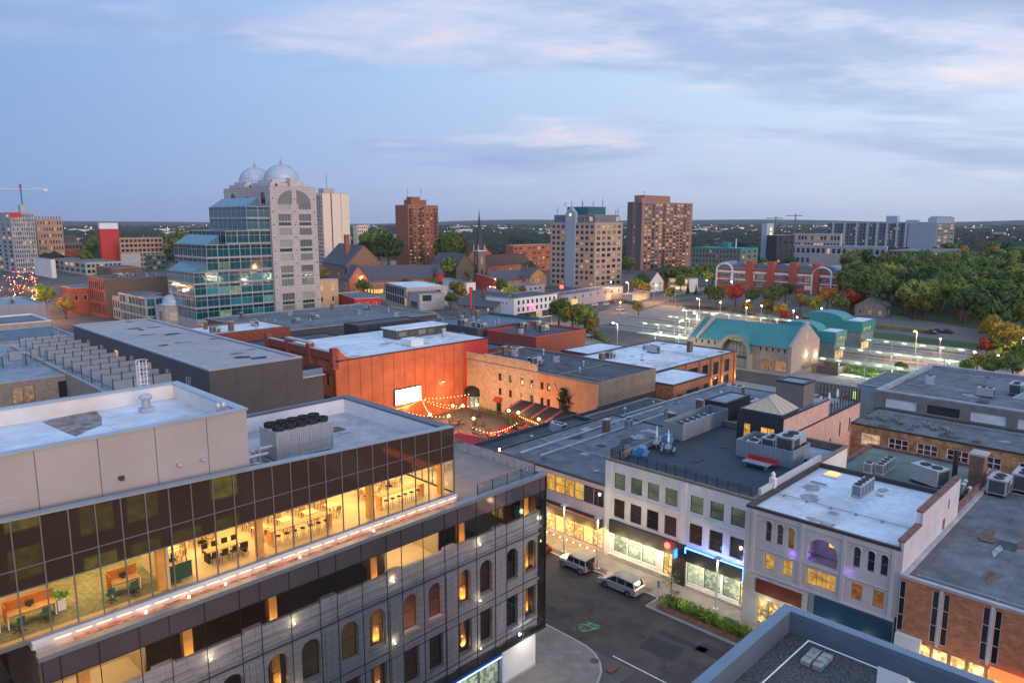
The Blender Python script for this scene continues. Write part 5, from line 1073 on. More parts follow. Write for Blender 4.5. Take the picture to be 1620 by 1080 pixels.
g.tube((34.75,119,1.5),(34.75,145,1.5),.04,4); g.tube((37.2,146,1.2),(37.2,182,1.2),.04,4)
for i in range(28): g.tube((4+i*1.2,156,0),(4+i*1.2,156,1.1),.03,4)
g.tube((4,156,1.1),(36,156,1.1),.04,4); g.build('bars', STEELD, rl)
building('low block with pale blue edged roof beyond the terraces', 16, 205, 36, 24, 11.8, mat('buff_render', (.42,.33,.26), .85), mat('blue_black_roof', (.10,.14,.18), .7, .2), par=.3, cope=mat('sky_blue_edge', (.22,.38,.46), .5))
building('cream walled low block with raised white roof rim, seen over the terraces', 8, 236, 46, 22, 12.4, mat('buff_render', (0,0,0)), ROOFM, par=.5, cope=FR_W)
building('plain lilac grey metal clad block with a low roof and pipes', -20, 293, 86, 34, 11.8, mat('lilac_cladding', (.38,.36,.40), .6, .03, seam=(3,30,.03)), ROOFB, par=.5, cope=FR_G)
# ------------------------------------------------------------------ glass and stone tower with two domes
tw = thing('domed_tower', 'tall stone and teal glass office tower with two silver domes on top', 'tower', (133.8, 258.1, 0))
SPD = pane('dark_teal_spandrel', (.008,.055,.075), (0,0,0), 0, 0, .1)
def tri_rows(us_, zs_, w_, h_, k, nv): return rows(us_[0], len(us_), us_[-1], zs_, w_, h_, k, FR_W if 0 else FR_G, nv, 0, t=.1)
S_ = tri_rows((5.6,14.2), [5.2,9.9,15.2+.2,20.4,24.9,30.2,34.7,40.0,44.6-.2], 5.2, 2.7, G_BLIND, 3)
S_ += tri_rows((5.6,14.2), [8.2,18.6,28.4,38.3], 5.2, 1.3, SPD, 3)
Wa = [(6,46.4,4.0,4.6,True,G_DARK,FR_G,1,0,'arch_window',.12),(31,46.4,4.6,4.6,True,G_DARK,FR_G,1,0,'arch_window',.12),(18.5,46,3.0,3.4,False,G_DARK,FR_G,0,0,'window',.1)]
building('', 0, 0, 19.4, 39, 53.0, STONEP, ROOFM, S=S_, W=Wa, par=.2, cope=STONEP, into=tw, rec=.35)
g = M()      # big blind arch split by a pier on the front
for cx, sg_ in ((5.7,-1),(14.1,1)):
    n = 10; R = 4.6; cc = 9.9; pts = [(cc-sg_*-.9 if 0 else cc+sg_*.9, 46.6)]
    pts = [(cc+sg_*.95, 46.6), (cc+sg_*7.0, 46.6)]+[(cc+sg_*max(.95, 7.0*math.cos(a)), 46.6+5.2*math.sin(a)) for a in [math.pi/2*i/n for i in range(1, n+1)]]
    g.add([(x, -.06, z) for x, z in pts]+[(x, -.003, z) for x, z in pts], [tuple(range(len(pts))) if sg_ > 0 else tuple(range(len(pts)-1,-1,-1))]+[(i, (i+1) % len(pts), len(pts)+(i+1) % len(pts), len(pts)+i) for i in range(len(pts))])
g.build('arch_louvre', mat('louvre_grey', (.24,.24,.25), .6, .05, seam=(60,.35,.05)), tw)
g = M()
for z in [4.4+4.9*k for k in range(10)]:
    for x in (1.0,9.9,18.5): g.tube((x,-.12,z),(x,.02,z),.28,8)
g.build('bosses', DSTONE, tw)
g = M()
for (x0,x1,ya,yb) in ((1.5,17.9,2,17),(1.5,17.9,23,37)):
    g.box(x0,x1,ya,yb,53.0,54.4); g.box(x0+1.6,x1-1.6,ya+1.4,yb-1.4,54.4,55.6)
    for k in range(3): g.box(x0+2+k*.0, x0+3, ya-1.5+k*.2, ya+1, 53, 54.0)
g.box(8.6,11.2,.3,2.6,53,56.2); g.build('stepped_crown', mat('light_stone', (.50,.47,.47), .8), tw)
def dome(cx, cy, z, r, p):
    m = M(); prof_ = [(r*1.06,z-.6),(r*1.06,z),(r,z+.05)]+[(r*math.cos(a), z+.05+r*.92*math.sin(a)) for a in [math.pi/2*i/9 for i in range(1, 9)]]+[(.25,z+.05+r*.92)]
    m.lathe(cx, cy, prof_, 28); m.build('dome', DOMEM, p, smooth=True); m = M()
    for i in range(28):
        a = 2*math.pi*i/28; q = [(cx+(r_+.03)*math.cos(a), cy+(r_+.03)*math.sin(a), z_) for r_, z_ in prof_[2:]]
        for u_, v_ in zip(q, q[1:]): m.tube(u_, v_, .035, 3)
    m.build('dome_ribs', mat('dome_rib', (.22,.25,.31), .5, metal=.4), p)
    m = M(); m.lathe(cx, cy, [(.5,z+r*.92),(.35,z+r*.92+.7),(.7,z+r*.92+1.1),(.3,z+r*.92+1.5),(.45,z+r*.92+1.9),(.15,z+r*.92+2.2),(.08,z+r*.92+3.6),(0,z+r*.92+3.7)], 10); m.build('finial', mat('light_stone', (0,0,0)), p)
dome(10.2, 9.5, 55.6, 6.6, tw); dome(9.6, 30, 55.6, 6.4, tw)
def wing(x0, z0_, z1, pxl, nst, y0_=1.0, kb=G_TEAL):
    o = (133.8+x0, 258.1+y0_); d_ = max(6, col(pxl, o, math.pi/2)); w_ = -x0+ -.02; st = (z1-z0_)/nst
    nS = max(1, round(w_/4.2)); nW = max(1, round(d_/4.2)); cw = w_/nS; cd_ = d_/nW; S = []; W = []
    for j in range(nst):
        z = j*st
        S += rows(cw/2, nS, w_-cw/2, [z+.35], cw-.16, st*.58, kb, FR_G, 1, 0, t=.07)+rows(cw/2, nS, w_-cw/2, [z+.37+st*.58], cw-.16, st*.30, SPD, FR_G, 1, 0, t=.07)
        W += rows(cd_/2, nW, d_-cd_/2, [z+.35], cd_-.16, st*.58, kb, FR_G, 1, 0, t=.07)+rows(cd_/2, nW, d_-cd_/2, [z+.37+st*.58], cd_-.16, st*.30, SPD, FR_G, 1, 0, t=.07)
    building('', x0, y0_, w_, d_, z1-z0_, mat('pale_strip', (.34,.36,.38), .6, .04), mat('glass_step_roof', (.08,.15,.18), .2, .1, .5, 0), z0=z0_, S=S, W=W, par=.02, cope=mat('pale_strip', (0,0,0)), capw=.12, into=tw, rec=.05)
wing(-29.8, 5.2, 22.2, 262, 4); wing(-24.8, 22.3, 31.8, 276, 2); wing(-17.4, 31.9, 36.6, 301, 1); wing(-9.2, 36.7, 45.5, 335, 2, kb=G_TEALP)
building('', -29.8, .6, 29.7, 30, 5.2, STONEP, ROOFM, S=rows(3.5,5,26,[1.0],4.6,3.0,G_GOLD,FR_G,3,0), par=.02, cope=STONEP, into=tw)
g = M()      # sloping glass roofs on the steps
for x0, z, pxl in ((-29.8,22.2,262),(-24.8,31.8,276),(-9.2,45.5,335)):
    d_ = col(pxl, (133.8+x0, 259.1), math.pi/2); g.add([(x0+.2,1.2,z+.05),(x0+5,1.2,z+3.2),(x0+5,d_,z+3.2),(x0+.2,d_,z+.05),(x0+5,1.2,z+.05),(x0+5,d_,z+.05)], [(0,3,2,1),(0,1,4),(3,5,2)])
g.build('sloping_glass', mat('sloping_glass_teal', (.06,.17,.22), .15, .1, .5, 0, spec=.5), tw)
lw = building('low teal glass shopping pavilion stepping down left of the domed tower', 97.5, 289, 7, 30, 11.6, mat('pale_strip', (0,0,0)), mat('glass_step_roof', (0,0,0)), S=rows(1.9,2,5.1,[1,4.6,8.2],2.8,2.9,G_TEAL,FR_G,1), W=rows(2.5,8,27.5,[1,4.6,8.2],3.3,2.9,G_TEAL,FR_G,2), par=.05, capw=.1)
pv = building('small stone pavilion under a little silver dome beside the glass tower', 99.5, 276, 9.5, 9.5, 9.0, STONEP, ROOFM, S=rows(4.7,1,5,[3.8],6,3.4,G_BLIND,FR_G,4,1), W=rows(4.7,1,5,[3.8],3,3.4,G_BLIND,FR_G,2,1), par=.1, cope=STONEP)
dome(4.7, 4.7, 9.9, 3.6, pv); g = M(); g.box(.8,8.6,.8,8.6,9,9.4); g.build('dome_base', STONEP, pv)
# ------------------------------------------------------------------ distant blocks, left of the tower
RB7 = building('old dark red brick corner block with arcaded front and flat cluttered roof', 96.3, 331, 26, 22, 16.5, REDBR, ROOFD, W=rows(1.8,8,20.2,[1.2,6.6],1.5,4.2,G_FEW,FR_D,arch=False)+rows(1.8,8,20.2,[11.8],1.6,2.8,G_DARK,FR_D), S=[], par=.4, cope=mat('grey_brown_cornice', (.2,.17,.16), .8), capw=.9)
g = M(); g.box(-.1,26,-.05,-.002,0,16.2); g.build('plain_side_wall', mat('brown_side_brick', (.16,.115,.085), .9, .12, 1, .2, brick=(.5,.16,.012)), RB7)
building('narrow red brick shop with pale ground floor left of the old dark red corner block', 90, 356, 11, 15, 11.5, REDBR, ROOFM, W=rows(2,4,13,[6],1.4,2.2,G_FEW,FR_W), S=rows(2,3,9,[6],1.4,2.2,G_FEW,FR_W), par=.3)
building('pale stone fronted shops right of the old dark red corner block', 98.5, 316, 11, 14.8, 9.6, CONC, ROOFM, W=rows(1.5,5,13,[1,5],1.6,2.6,G_FEW,FR_D), par=.3)
building('slim dark red brick shop between the pale stone front and the glass pavilion', 100, 304, 9, 11.5, 11.5, REDBR, ROOFM, W=rows(2,3,9,[1,6],1.6,2.6,G_FEW,FR_D), par=.3)
LT = [
 ('white walled block with blank gable beside the glowing street', 83,440,52,86,410,WHITEW,ROOFM,None,None),
 ('pale grey two storey office with ribbon windows behind the street trees', 137,436,84,192,415,CONC,ROOFM,grid(8,2,.7,.6,G_FEW),grid(6,2,.7,.6,G_FEW)),
 ('low glass fronted block with five bright bays', 138,434,137,196,417,FR_G,ROOFB,grid(6,1,.8,.7,G_BLIND),None),
 ('low brown flat roofed block behind the domed tower pavilion', 178,442,150,222,424,BRBR,ROOFD,None,None),
 ('wide brown office with a brick band and dark mechanical storey at the far left', 31,420,20,132,386,mat('brown_office', (.17,.12,.10), .85, .1),ROOFM,grid(18,3,.6,.4,G_FEW),None),
 ('tall blood red slab with a white cap', 163,424,158,191,362,REDW,ROOFM,None,None),
 ('tan concrete office with a deep window grid beside the red slab', 193,425,190,259,376,mat('tan_concrete', (.42,.27,.19), .85, .06),ROOFM,grid(10,6,.72,.55,G_DARK),None),
 ('low pale ribbed block in front of the tan office', 194,432,189,222,402,CONC,ROOFM,None,None),
 ('small dark green glazed block near the tan office', 234,430,230,262,403,mat('dark_green_wall', (.03,.09,.085), .5),ROOFM,grid(4,3,.7,.5,G_FEW),None),
 ('half built white and grey apartment tower with a red band at the far left edge', 26,432,-40,60,336,mat('white_grey_panel', (.34,.34,.36), .8, .2, .3),ROOFM,grid(10,13,.5,.6,G_RES),grid(8,13,.5,.6,G_RES)),
 ('unfinished brown concrete apartment frame next to the far left apartment tower', 64,420,58,103,346,mat('tan_concrete', (0,0,0)),ROOFM,grid(9,7,.5,.5,G_RES),None),
]
LO = []
for lab, pc, yb, pl, pr, yt, wm_, rm, S, W in LT:
    h0 = HT(pc, yt, P(pc, yb))
    LO.append(cornerb(lab, pc, yb, pl, pr, yt, wm_, rm, S=S, W=W, par=.3, rec=.3))
m = M(); d_ = DIMS[LO[5].name]; m.box(.3,d_[0]-.3,.3,d_[1]-.3,d_[2],d_[2]+5); m.build('white_cap', FR_W, LO[5])
d_ = DIMS[LO[4].name]; m = M(); m.box(d_[0]*.15,d_[0]*.92,2,d_[1]*.8,d_[2],d_[2]+7); m.build('mechanical_storey', mat('dark_mech', (.10,.09,.09), .8), LO[4]); m = M(); m.box(-.2,d_[0],-.25,-.002,d_[2]*.25,d_[2]*.6); m.build('brick_band', REDBR, LO[4])
d_ = DIMS[LO[9].name]; m = M(); m.box(-.1,d_[0]*.45,-.12,-.01,d_[2]-4,d_[2]); m.build('red_band', REDW, LO[9]); m = M(); m.box(d_[0]*.5,d_[0]*.7,4,9,d_[2],d_[2]+6); m.build('lift_house', FR_G, LO[9])
d_ = DIMS[LO[10].name]; m = M()
for k in range(9): m.box(k*d_[0]/9+.6,k*d_[0]/9+d_[0]/18,0.2,1.5,d_[2],d_[2]+2.2)
m.build('raw_columns', REDBR, LO[10])
# ------------------------------------------------------------------ apartment towers
def apt(label, pc, yb, pl, pr, yt, wall, roof, S=None, W=None, rot=0.0, **k): return cornerb(label, pc, yb, pl, pr, yt, wall, roof, rot=rot, S=S, W=W, par=.4, rec=.25, **k)
def antenna(label, b, x, y, z, h_, rungs=3):
    m = M(); m.tube((0,0,0),(0,0,h_),.18,5,r2=.08)
    for i in range(rungs): m.tube((-1.2+.2*i,0,h_*(.6+.13*i)),(1.2-.2*i,0,h_*(.6+.13*i)),.07,4); m.tube((0,-1,h_*(.55+.13*i)),(0,1,h_*(.55+.13*i)),.07,4)
    t = tag(m.build('antenna', mat('antenna_grey', (.12,.12,.14), .6), None), label, 'antenna'); l = b.matrix_world if 0 else None
    c_, s_ = math.cos(b.rotation_euler.z), math.sin(b.rotation_euler.z); t.location = (b.location.x+x*c_-y*s_, b.location.y+x*s_+y*c_, z); return t
T1 = apt('tall pale beige tower with a dark balcony side and central groove', 515, 432, 497, 555, 305, mat('pale_peach_panel', (.78,.64,.52), .85, .04), ROOFM, W=grid(5,20,.62,.6,G_FEW,m0=.2), S=None)
d_ = DIMS[T1.name]; m = M(); m.box(d_[0]*.3,d_[0]*.34,-.1,-.003,0,d_[2]-.3); m.box(d_[0]*.68,d_[0]*.69,-.05,-.003,0,d_[2]-.3); m.build('groove', STEELD, T1); m = M(); m.box(d_[0]*.1,d_[0]*.5,2,d_[1]*.6,d_[2],d_[2]+3.5); m.build('lift_house', CONC, T1)
m = M(); m.box(-1.1,-.01,.6,d_[1]-.6,-.1,.9); bal_ = m.mesh('balcony', mat('balcony_grey', (.30,.30,.33), .7))
for j in range(20): link('balcony', bal_, T1, (0,0,2.6+j*(d_[2]-3)/20))
antenna('thin mast with crossbars on the pale beige tower roof', T1, d_[0]*.3, 5, d_[2]+3.5, 12)
T2 = apt('red brown brick apartment tower with stacked dark balconies and roof masts', 647, 424, 627, 694, 324, mat('red_brown_brick', (.30,.115,.07), .9, .08, 1), ROOFD, S=grid(7,17,.42,.42,G_RES2,m0=.4), W=None)
d_ = DIMS[T2.name]
for c in (.10,.42,.90):
    m = M(); m.box(-1.7,1.7,-1.4,-.01,-.1,1.0); bal_ = m.mesh('balcony', mat('dark_balcony', (.05,.045,.05), .6))
    for j in range(17): link('balcony', bal_, T2, (d_[0]*c,0,1.0+j*(d_[2]-1.8)/17))
m = M(); m.box(d_[0]*.16,d_[0]*.66,2,12,d_[2],d_[2]+4.5); m.box(d_[0]*.22,d_[0]*.5,4,11,d_[2]+4.5,d_[2]+7); m.build('roof_storey', mat('red_brown_brick', (0,0,0)), T2)
antenna('thick telecom mast on the red brown tower, left of its neighbour', T2, d_[0]*.12, 5, d_[2]+4, 11); antenna('slim telecom mast on the red brown tower, right of its neighbour', T2, d_[0]*.55, 5, d_[2]+7, 8)
T3 = apt('sand and grey apartment block with pale blue spine and glazed top storeys', 940, 457, 871, 984, 352, mat('sand_panel', (.44,.33,.26), .85, .05), ROOFD, S=grid(5,11,.64,.55,G_RES2,m0=.6,nv=1,t=.12,frame=FR_D), W=grid(9,11,.62,.55,G_RES,m0=.6,nv=1,t=.12,frame=FR_D))
d_ = DIMS[T3.name]; H3 = d_[2]
m = M(); m.box(-.9,-.01,d_[1]*.42,d_[1]*.64,0,H3+.02); m.box(-.9,1.4,d_[1]*.42,d_[1]*.64,H3+.02,H3+5.5)
m.prof([(d_[1]*.42,H3+5.5),(d_[1]*.64,H3+5.5),(d_[1]*.53,H3+9)], -.9, 2, 'x'); m.build('blue_spine', mat('pale_blue_panel', (.28,.36,.45), .6, .03), T3)
m = M(); m.tube((-1.0,d_[1]*.53,H3+4.6),(-.88,d_[1]*.53,H3+4.6),1.0,14); m.build('round_clock', emis('yellow_round', (.7,.75,.2), .8), T3)
building('', 1.5, 1.5, d_[0]-3, d_[1]-3, 4.6, mat('glazed_top', (.14,.17,.20), .3), ROOFD, z0=H3-.02, S=rows(2,4,d_[0]-5,[.7],2.6,2.8,G_RES,FR_W,1), W=rows(3,8,d_[1]-6,[.7],2.6,2.8,G_RES,FR_W,1), into=T3, par=.1, cap=100)
m = M(); m.box(4,d_[0]-6,d_[1]*.25,d_[1]*.72,H3+4.6,H3+9.4); m.build('roof_house', mat('dark_teal_metal', (.03,.12,.15), .5), T3)
for k, (a, b_) in enumerate(((.2,.8),(.3,.72),(.5,.6),(.35,.5),(.6,.42),(.75,.3),(.9,.1),(.85,.02),(.15,.95))): antenna('thin aerial on the blue spined block, number %s from its left end' % ('one','two','three','four','five','six','seven','eight','nine')[8-k], T3, d_[0]*a, d_[1]*b_, H3+(9.2 if k < 6 else 4.5), 3.5+k % 3, 1)
T4 = apt('tall brown apartment tower with a blank side painted in shade and many lit flats', 1013, 428, 991, 1093, 319, mat('brown_tower_brick', (.33,.175,.13), .9, .06), ROOFD, S=grid(13,18,.74,.6,G_RES2,m0=3.5,t=.14,frame=mat('tan_frame', (.4,.27,.2), .8)), W=grid(1,18,.10,.5,G_RES,m0=3))
d_ = DIMS[T4.name]; m = M(); m.box(-.12,-.003,0,d_[1]*.4,0,d_[2]-.3); m.box(-.12,-.003,d_[1]*.6,d_[1],0,d_[2]-.3); m.build('shade_painted_side', mat('shade_painted_render', (.12,.105,.11), .9), T4)  # shade of the side away from the glow painted as darker panels
m = M(); m.box(-2.0,2.0,-1.2,-.01,-.1,.85); bal_ = m.mesh('balcony', mat('brown_grey_balcony', (.13,.10,.10), .6))
for j in range(18):
    for a in (.22,.42,.64,.84): link('balcony', bal_, T4, (d_[0]*a,0,1.0+j*(d_[2]-1.8)/18))
m = M(); m.box(d_[0]*.15,d_[0]*.65,6,16,d_[2],d_[2]+5.6); m.box(1,d_[0]*.12+3,d_[1]*.1,d_[1]*.3,d_[2],d_[2]+3.4); m.build('lift_house', mat('brown_tower_brick', (0,0,0)), T4); antenna('small aerial on the tall brown tower roof', T4, 14, 8, d_[2]+5.6, 4, 2)
RT = [
 ('long teal roofed block with rows of small windows behind the old houses', 1170,437,1094,1199,393,mat('greenish_stone', (.17,.19,.165), .85, .06),mat('teal_flat_roof', (.05,.24,.22), .6),grid(3,5,.4,.5,G_RES),grid(14,5,.4,.5,G_FEW),TEALR),
 ('tall white blue slab with a lit window strip beside a black block', 1210,424,1203,1222,353,mat('pale_slab', (.40,.46,.55), .7, .03),ROOFM,None,None,None),
 ('black clad apartment block right of the white blue slab', 1226,426,1212,1256,372,mat('black_block', (.03,.035,.045), .7, .1),ROOFM,grid(3,7,.4,.5,G_RES),None,None),
 ('long beige balcony block with bright parapet behind the school', 1327,418,1255,1331,370,mat('beige_flats', (.45,.38,.35), .85, .05),ROOFM,None,grid(14,4,.7,.55,G_RES),FR_W),
 ('long slate grey apartment slab with dark balconies on the horizon', 1478,408,1306,1507,353,mat('slate_panel', (.15,.165,.19), .8, .05),ROOFM,grid(3,11,.6,.6,G_RES2,frame=FR_W,t=.2),grid(32,10,.5,.5,G_RES),None),
 ('set back white terraced apartment block with stepped roof line', 1400,426,1250,1404,390,mat('white_flats', (.36,.37,.40), .8, .06),ROOFM,None,grid(18,2,.6,.5,G_RES),FR_W),
 ('low white balconied apartment block in front of the stepped one', 1402,436,1282,1405,404,mat('beige_flats', (0,0,0)),ROOFM,None,grid(14,3,.72,.6,G_RES,frame=FR_W,t=.12),FR_W),
 ('dark grey brick apartment block behind the park trees', 1474,430,1405,1520,398,mat('grey_brown_flats', (.13,.12,.12), .85, .08),ROOFM,grid(5,5,.4,.5,G_FEW),grid(10,5,.4,.5,G_FEW),None),
 ('red brick mid rise with bay windows left of the blue spined block', 812,432,800,871,388,mat('red_mid_rise', (.42,.12,.06), .85, .08),ROOFM,grid(8,5,.55,.5,G_RES2,frame=FR_W,t=.12),None,CONC),
 ('pale far apartment block between the two brick towers', 567,412,560,583,356,mat('pale_peach_panel', (0,0,0)),ROOFM,grid(5,9,.5,.5,G_FEW),None,None),
]
RO = []
for lab, pc, yb, pl, pr, yt, wm_, rm, S, W, cp_ in RT: RO.append(cornerb(lab, pc, yb, pl, pr, yt, wm_, rm, S=S, W=W, par=.4, rec=.4, cope=cp_))
b = RO[1]; d_ = DIMS[b.name]; m = M()
for j in range(8): m.box(d_[0]*.5,d_[0]*.7,-.1,-.003,4+j*4,6.4+j*4)
m.build('lit_stair_windows', emis('amber_stair', (1,.6,.2), 1.4), b)
b = RO[4]; d_ = DIMS[b.name]; m = M(); m.box(5,14,d_[1]*.36,d_[1]*.46,d_[2],d_[2]+8); m.box(4,12,d_[1]*.18,d_[1]*.28,d_[2],d_[2]+3.5); m.build('lift_house', mat('pale_slab', (0,0,0)), b)
m = M()
for f in (.25,.33,.42,.51,.60,.70,.82,.93): m.box(-1.0,-.01,d_[1]*f,d_[1]*(f+.02),0,d_[2]+.3)
m.build('pale_fin', mat('pale_slab', (0,0,0)), b)
m = M(); m.box(-.8,-.02,0,d_[1]*.24,0,d_[2]); m.build('pale_end_panel', mat('pale_panel2', (.34,.38,.44), .8, .03), b)
m = M()
for k in range(14): m.box(1+k*d_[0]/14,1+(k+.6)*d_[0]/14,1,10,d_[2],d_[2]+5.5+(k % 3))
m.build('crown_fins', mat('pale_slab', (0,0,0)), b)
b = RO[0]; d_ = DIMS[b.name]; m = M(); m.box(3,9,d_[1]*.3,d_[1]*.42,d_[2],d_[2]+4); m.build('roof_house', TEALR, b); m = M(); m.tube((4,d_[1]*.15,d_[2]),(4,d_[1]*.15,d_[2]+7),.4,8); m.build('flue', FR_W, b)
m = M(); m.box(-.1,-.02,0,d_[1],-1+d_[2],d_[2]); m.box(0,d_[0],-.15,-.02,d_[2]-2.2,d_[2]-.3); m.build('teal_band', TEALR, b)
# red brick school with rounded roofs
so_ = P(1325,468); sd_ = col(1137, so_, math.pi/2)
sch = building('red brick school with white bands, round arched ends and slate blue vaulted roofs', so_[0], so_[1], 16, sd_, 12.5, mat('school_brick', (.42,.10,.055), .85, .08), SLATE, W=rows(5,12,sd_-5,[2.0,6.6],4.4,2.6,pane('school_glass',(.10,.12,.12),(.75,.65,.35),.35,.5),FR_W,3,0,t=.12), S=rows(4,2,12,[2,6.6],3.6,2.6,G_FEW,FR_W,2,t=.12), par=.1, cope=CONC)
m = M()
for f in (.02,.2,.38,.56,.74,.9):
    y = sd_*f; m.prof([(y,12.5)]+[(y+sd_*.065-sd_*.065*math.cos(math.pi*i/8), 12.5+3.4*math.sin(math.pi*i/8)) for i in range(9)], 1, 15, 'x')
m.build('vaulted_roof', mat('slate_blue_metal', (.16,.20,.26), .5, .05), sch)
m = M()
for f in (.17,.35,.53,.71): m = M(); m.box(-1.6,3,sd_*f-2,sd_*f+2,0,17); m.build('brick_bay', mat('school_brick', (0,0,0)), sch)
m = M()
for y in (sd_*.12, sd_*.93):
    for k in range(10): a0 = math.pi*k/10; a1 = math.pi*(k+1)/10; m.tube((-1.2,y+5.2*math.cos(a0),11+4*math.sin(a0)),(-1.2,y+5.2*math.cos(a1),11+4*math.sin(a1)),.5,6)
    m.box(-1.7,-.7,y-5.6,y-4.8,0,11); m.box(-1.7,-.7,y+4.8,y+5.6,0,11)
m.box(-.3,-.01,0,sd_,9.6,10.8); m.box(-.25,-.01,0,sd_,5.4,6.0); m.build('white_band', FR_W, sch)
# ------------------------------------------------------------------ middle distance blocks
def midb(label, pc, yb, pl, pr, yt, wall, roof, rot=0.0, S=None, W=None, **k): return cornerb(label, pc, yb, pl, pr, yt, wall, roof, rot=rot, S=S, W=W, par=.25, rec=.15, **k)
mb1 = midb('two storey shop block with dark glazed street side and white roof', 644,486,608,707,455,mat('lilac_render', (.42,.38,.40), .85), ROOFW, -.32, W=lambda L_,H_: rows(2,9,L_-2,[.6,H_*.52],L_/9*.8,H_*.38,G_FEW,FR_D,2), S=lambda L_,H_: rows(5,3,L_-5,[H_*.6],3,2,G_FEW,FR_D))
mb2 = midb('pale one storey block with a big square window in front of the shop block', 664,491,645,702,465,mat('pinkish_render', (.46,.42,.42), .85), ROOFM, -.32, S=lambda L_,H_: rows(L_*.3,1,1,[H_*.55],L_*.36,H_*.36,G_DARK,FR_D), W=lambda L_,H_: rows(L_*.5,1,1,[.4],L_*.6,H_*.4,G_DARK,FR_D,2))
midb('bright red painted cube building with white window surrounds beside the car park', 562,502,530,600,472,REDW, ROOFM, -.3, S=lambda L_,H_: rows(L_*.15,3,L_*.8,[H_*.58],.9,1.5,G_DARK,FR_W,t=.14)+rows(L_*.8,1,1,[H_*.2],.9,1.3,G_DARK,FR_W,t=.14), W=None)
midb('beige brick building with tall windows between the domed tower and the car park', 502,497,490,533,443,BEIGEW, ROOFW, -.05, S=lambda L_,H_: rows(L_*.25,2,L_*.75,[H_*.35,H_*.68],1.1,2.2,G_RES,FR_W), W=None)
midb('white three storey corner shop with dark ground floor', 813,509,768,882,472,mat('bright_white_render', (.66,.67,.70), .8, .03), ROOFD, .06, S=lambda L_,H_: rows(3,9,L_-2,[H_*.40,H_*.70],1.3,1.7,G_DARK,FR_D)+rows(4,6,L_-4,[.4],4.2,2.6,G_FEW,FR_D), W=lambda L_,H_: rows(4,5,L_-4,[H_*.72],.6,.8,G_DARK,FR_D))
midb('long pale grey restaurant block with small square windows and lit entrances', 888,489,857,987,468,mat('grey_lilac_render', (.34,.33,.37), .85, .04), ROOFM, .16, S=lambda L_,H_: rows(5,8,L_-5,[H_*.62],1.2,1.3,G_DARK,FR_D)+rows(12,2,L_-16,[.3],6,3.4,G_LIT,FR_W,3), W=None)
midb('low petrol station shop with lit glass at the road bend', 1000,478,984,1030,466,CONC, ROOFM, .16, S=lambda L_,H_: rows(L_*.5,1,1,[.3],L_*.7,H_*.6,G_LIT,FR_W,3))
midb('white low modern house with terraces below the brown tower', 1090,462,1058,1106,441,WHITEW, ROOFB, -.1, W=lambda L_,H_: rows(3,4,L_-3,[1,5],3,2,G_LIT,FR_W))
midb('red painted flat block by the slender street lamp', 784,465,752,786,441,REDW, ROOFD, -.5)
midb('white walled mural building with dark roof left of the red flat block', 738,472,700,752,447,WHITEW, ROOFD, -.32, S=lambda L_,H_: rows(3,3,L_-3,[H_*.5],1.2,1.5,G_DARK,FR_D))
midb('orange lit corner restaurant with dark roof beside the church lawn', 590,466,566,606,448,mat('amber_render', (.40,.20,.08), .8), ROOFD, -.3, S=lambda L_,H_: rows(2,5,L_-2,[.5],3.0,2.4,G_LIT,FR_D), W=lambda L_,H_: rows(2,5,L_-2,[.5],3.0,2.4,G_LIT,FR_D))
midb('orange painted shed with chimney behind the white roof', 813,536,740,840,513,mat('orange_render2', (.50,.15,.06), .8), ROOFD, .0, S=lambda L_,H_: rows(4,2,9,[1.5],1.4,2,G_DARK,FR_D))
midb('grey low block with dark shed roof beside the white corner shop', 800,471,770,862,456,mat('grey_lilac_render', (0,0,0)), ROOFM, .1, S=lambda L_,H_: rows(4,7,L_-4,[H_*.5],1.4,1.2,G_FEW,FR_D))
midb('white cement low block in front of the school drive', 1240,462,1200,1262,451,CONC, ROOFB, .0)
midb('car park deck with pale parapet under the white van', 470,516,430,655,512,CONC, mat('car_park_asphalt', (0,0,0)), -.02) if 0 else None
building('low dark roof cluttered with pipes beneath the domed tower', 100, 196, 62, 46, 8.2, DGREY, ROOFM, par=.5, cope=FR_G)
building('white roofed low hall left of the ornate red brick front', 62, 178, 34, 16, 12.4, REDBR, ROOFW, par=.4, cope=mat('brown_coping', (0,0,0)))
building('raised car park deck with pale parapet where the white van stands', 132, 203, 34, 22, 5.2, CONC, mat('car_park_asphalt', (0,0,0)), par=.3, cope=CONC)
building('blue grey plant deck full of ducts behind the white roof', 146, 158, 30, 26, 8.5, DGREY, mat('blue_deck', (.08,.12,.17), .6, .2), par=.9, cope=mat('blue_deck', (0,0,0)))
building('dark cluttered roof with red trim left of the plaza', 148, 136, 22, 20, 8, REDBR, ROOFD, par=.5, cope=REDW)
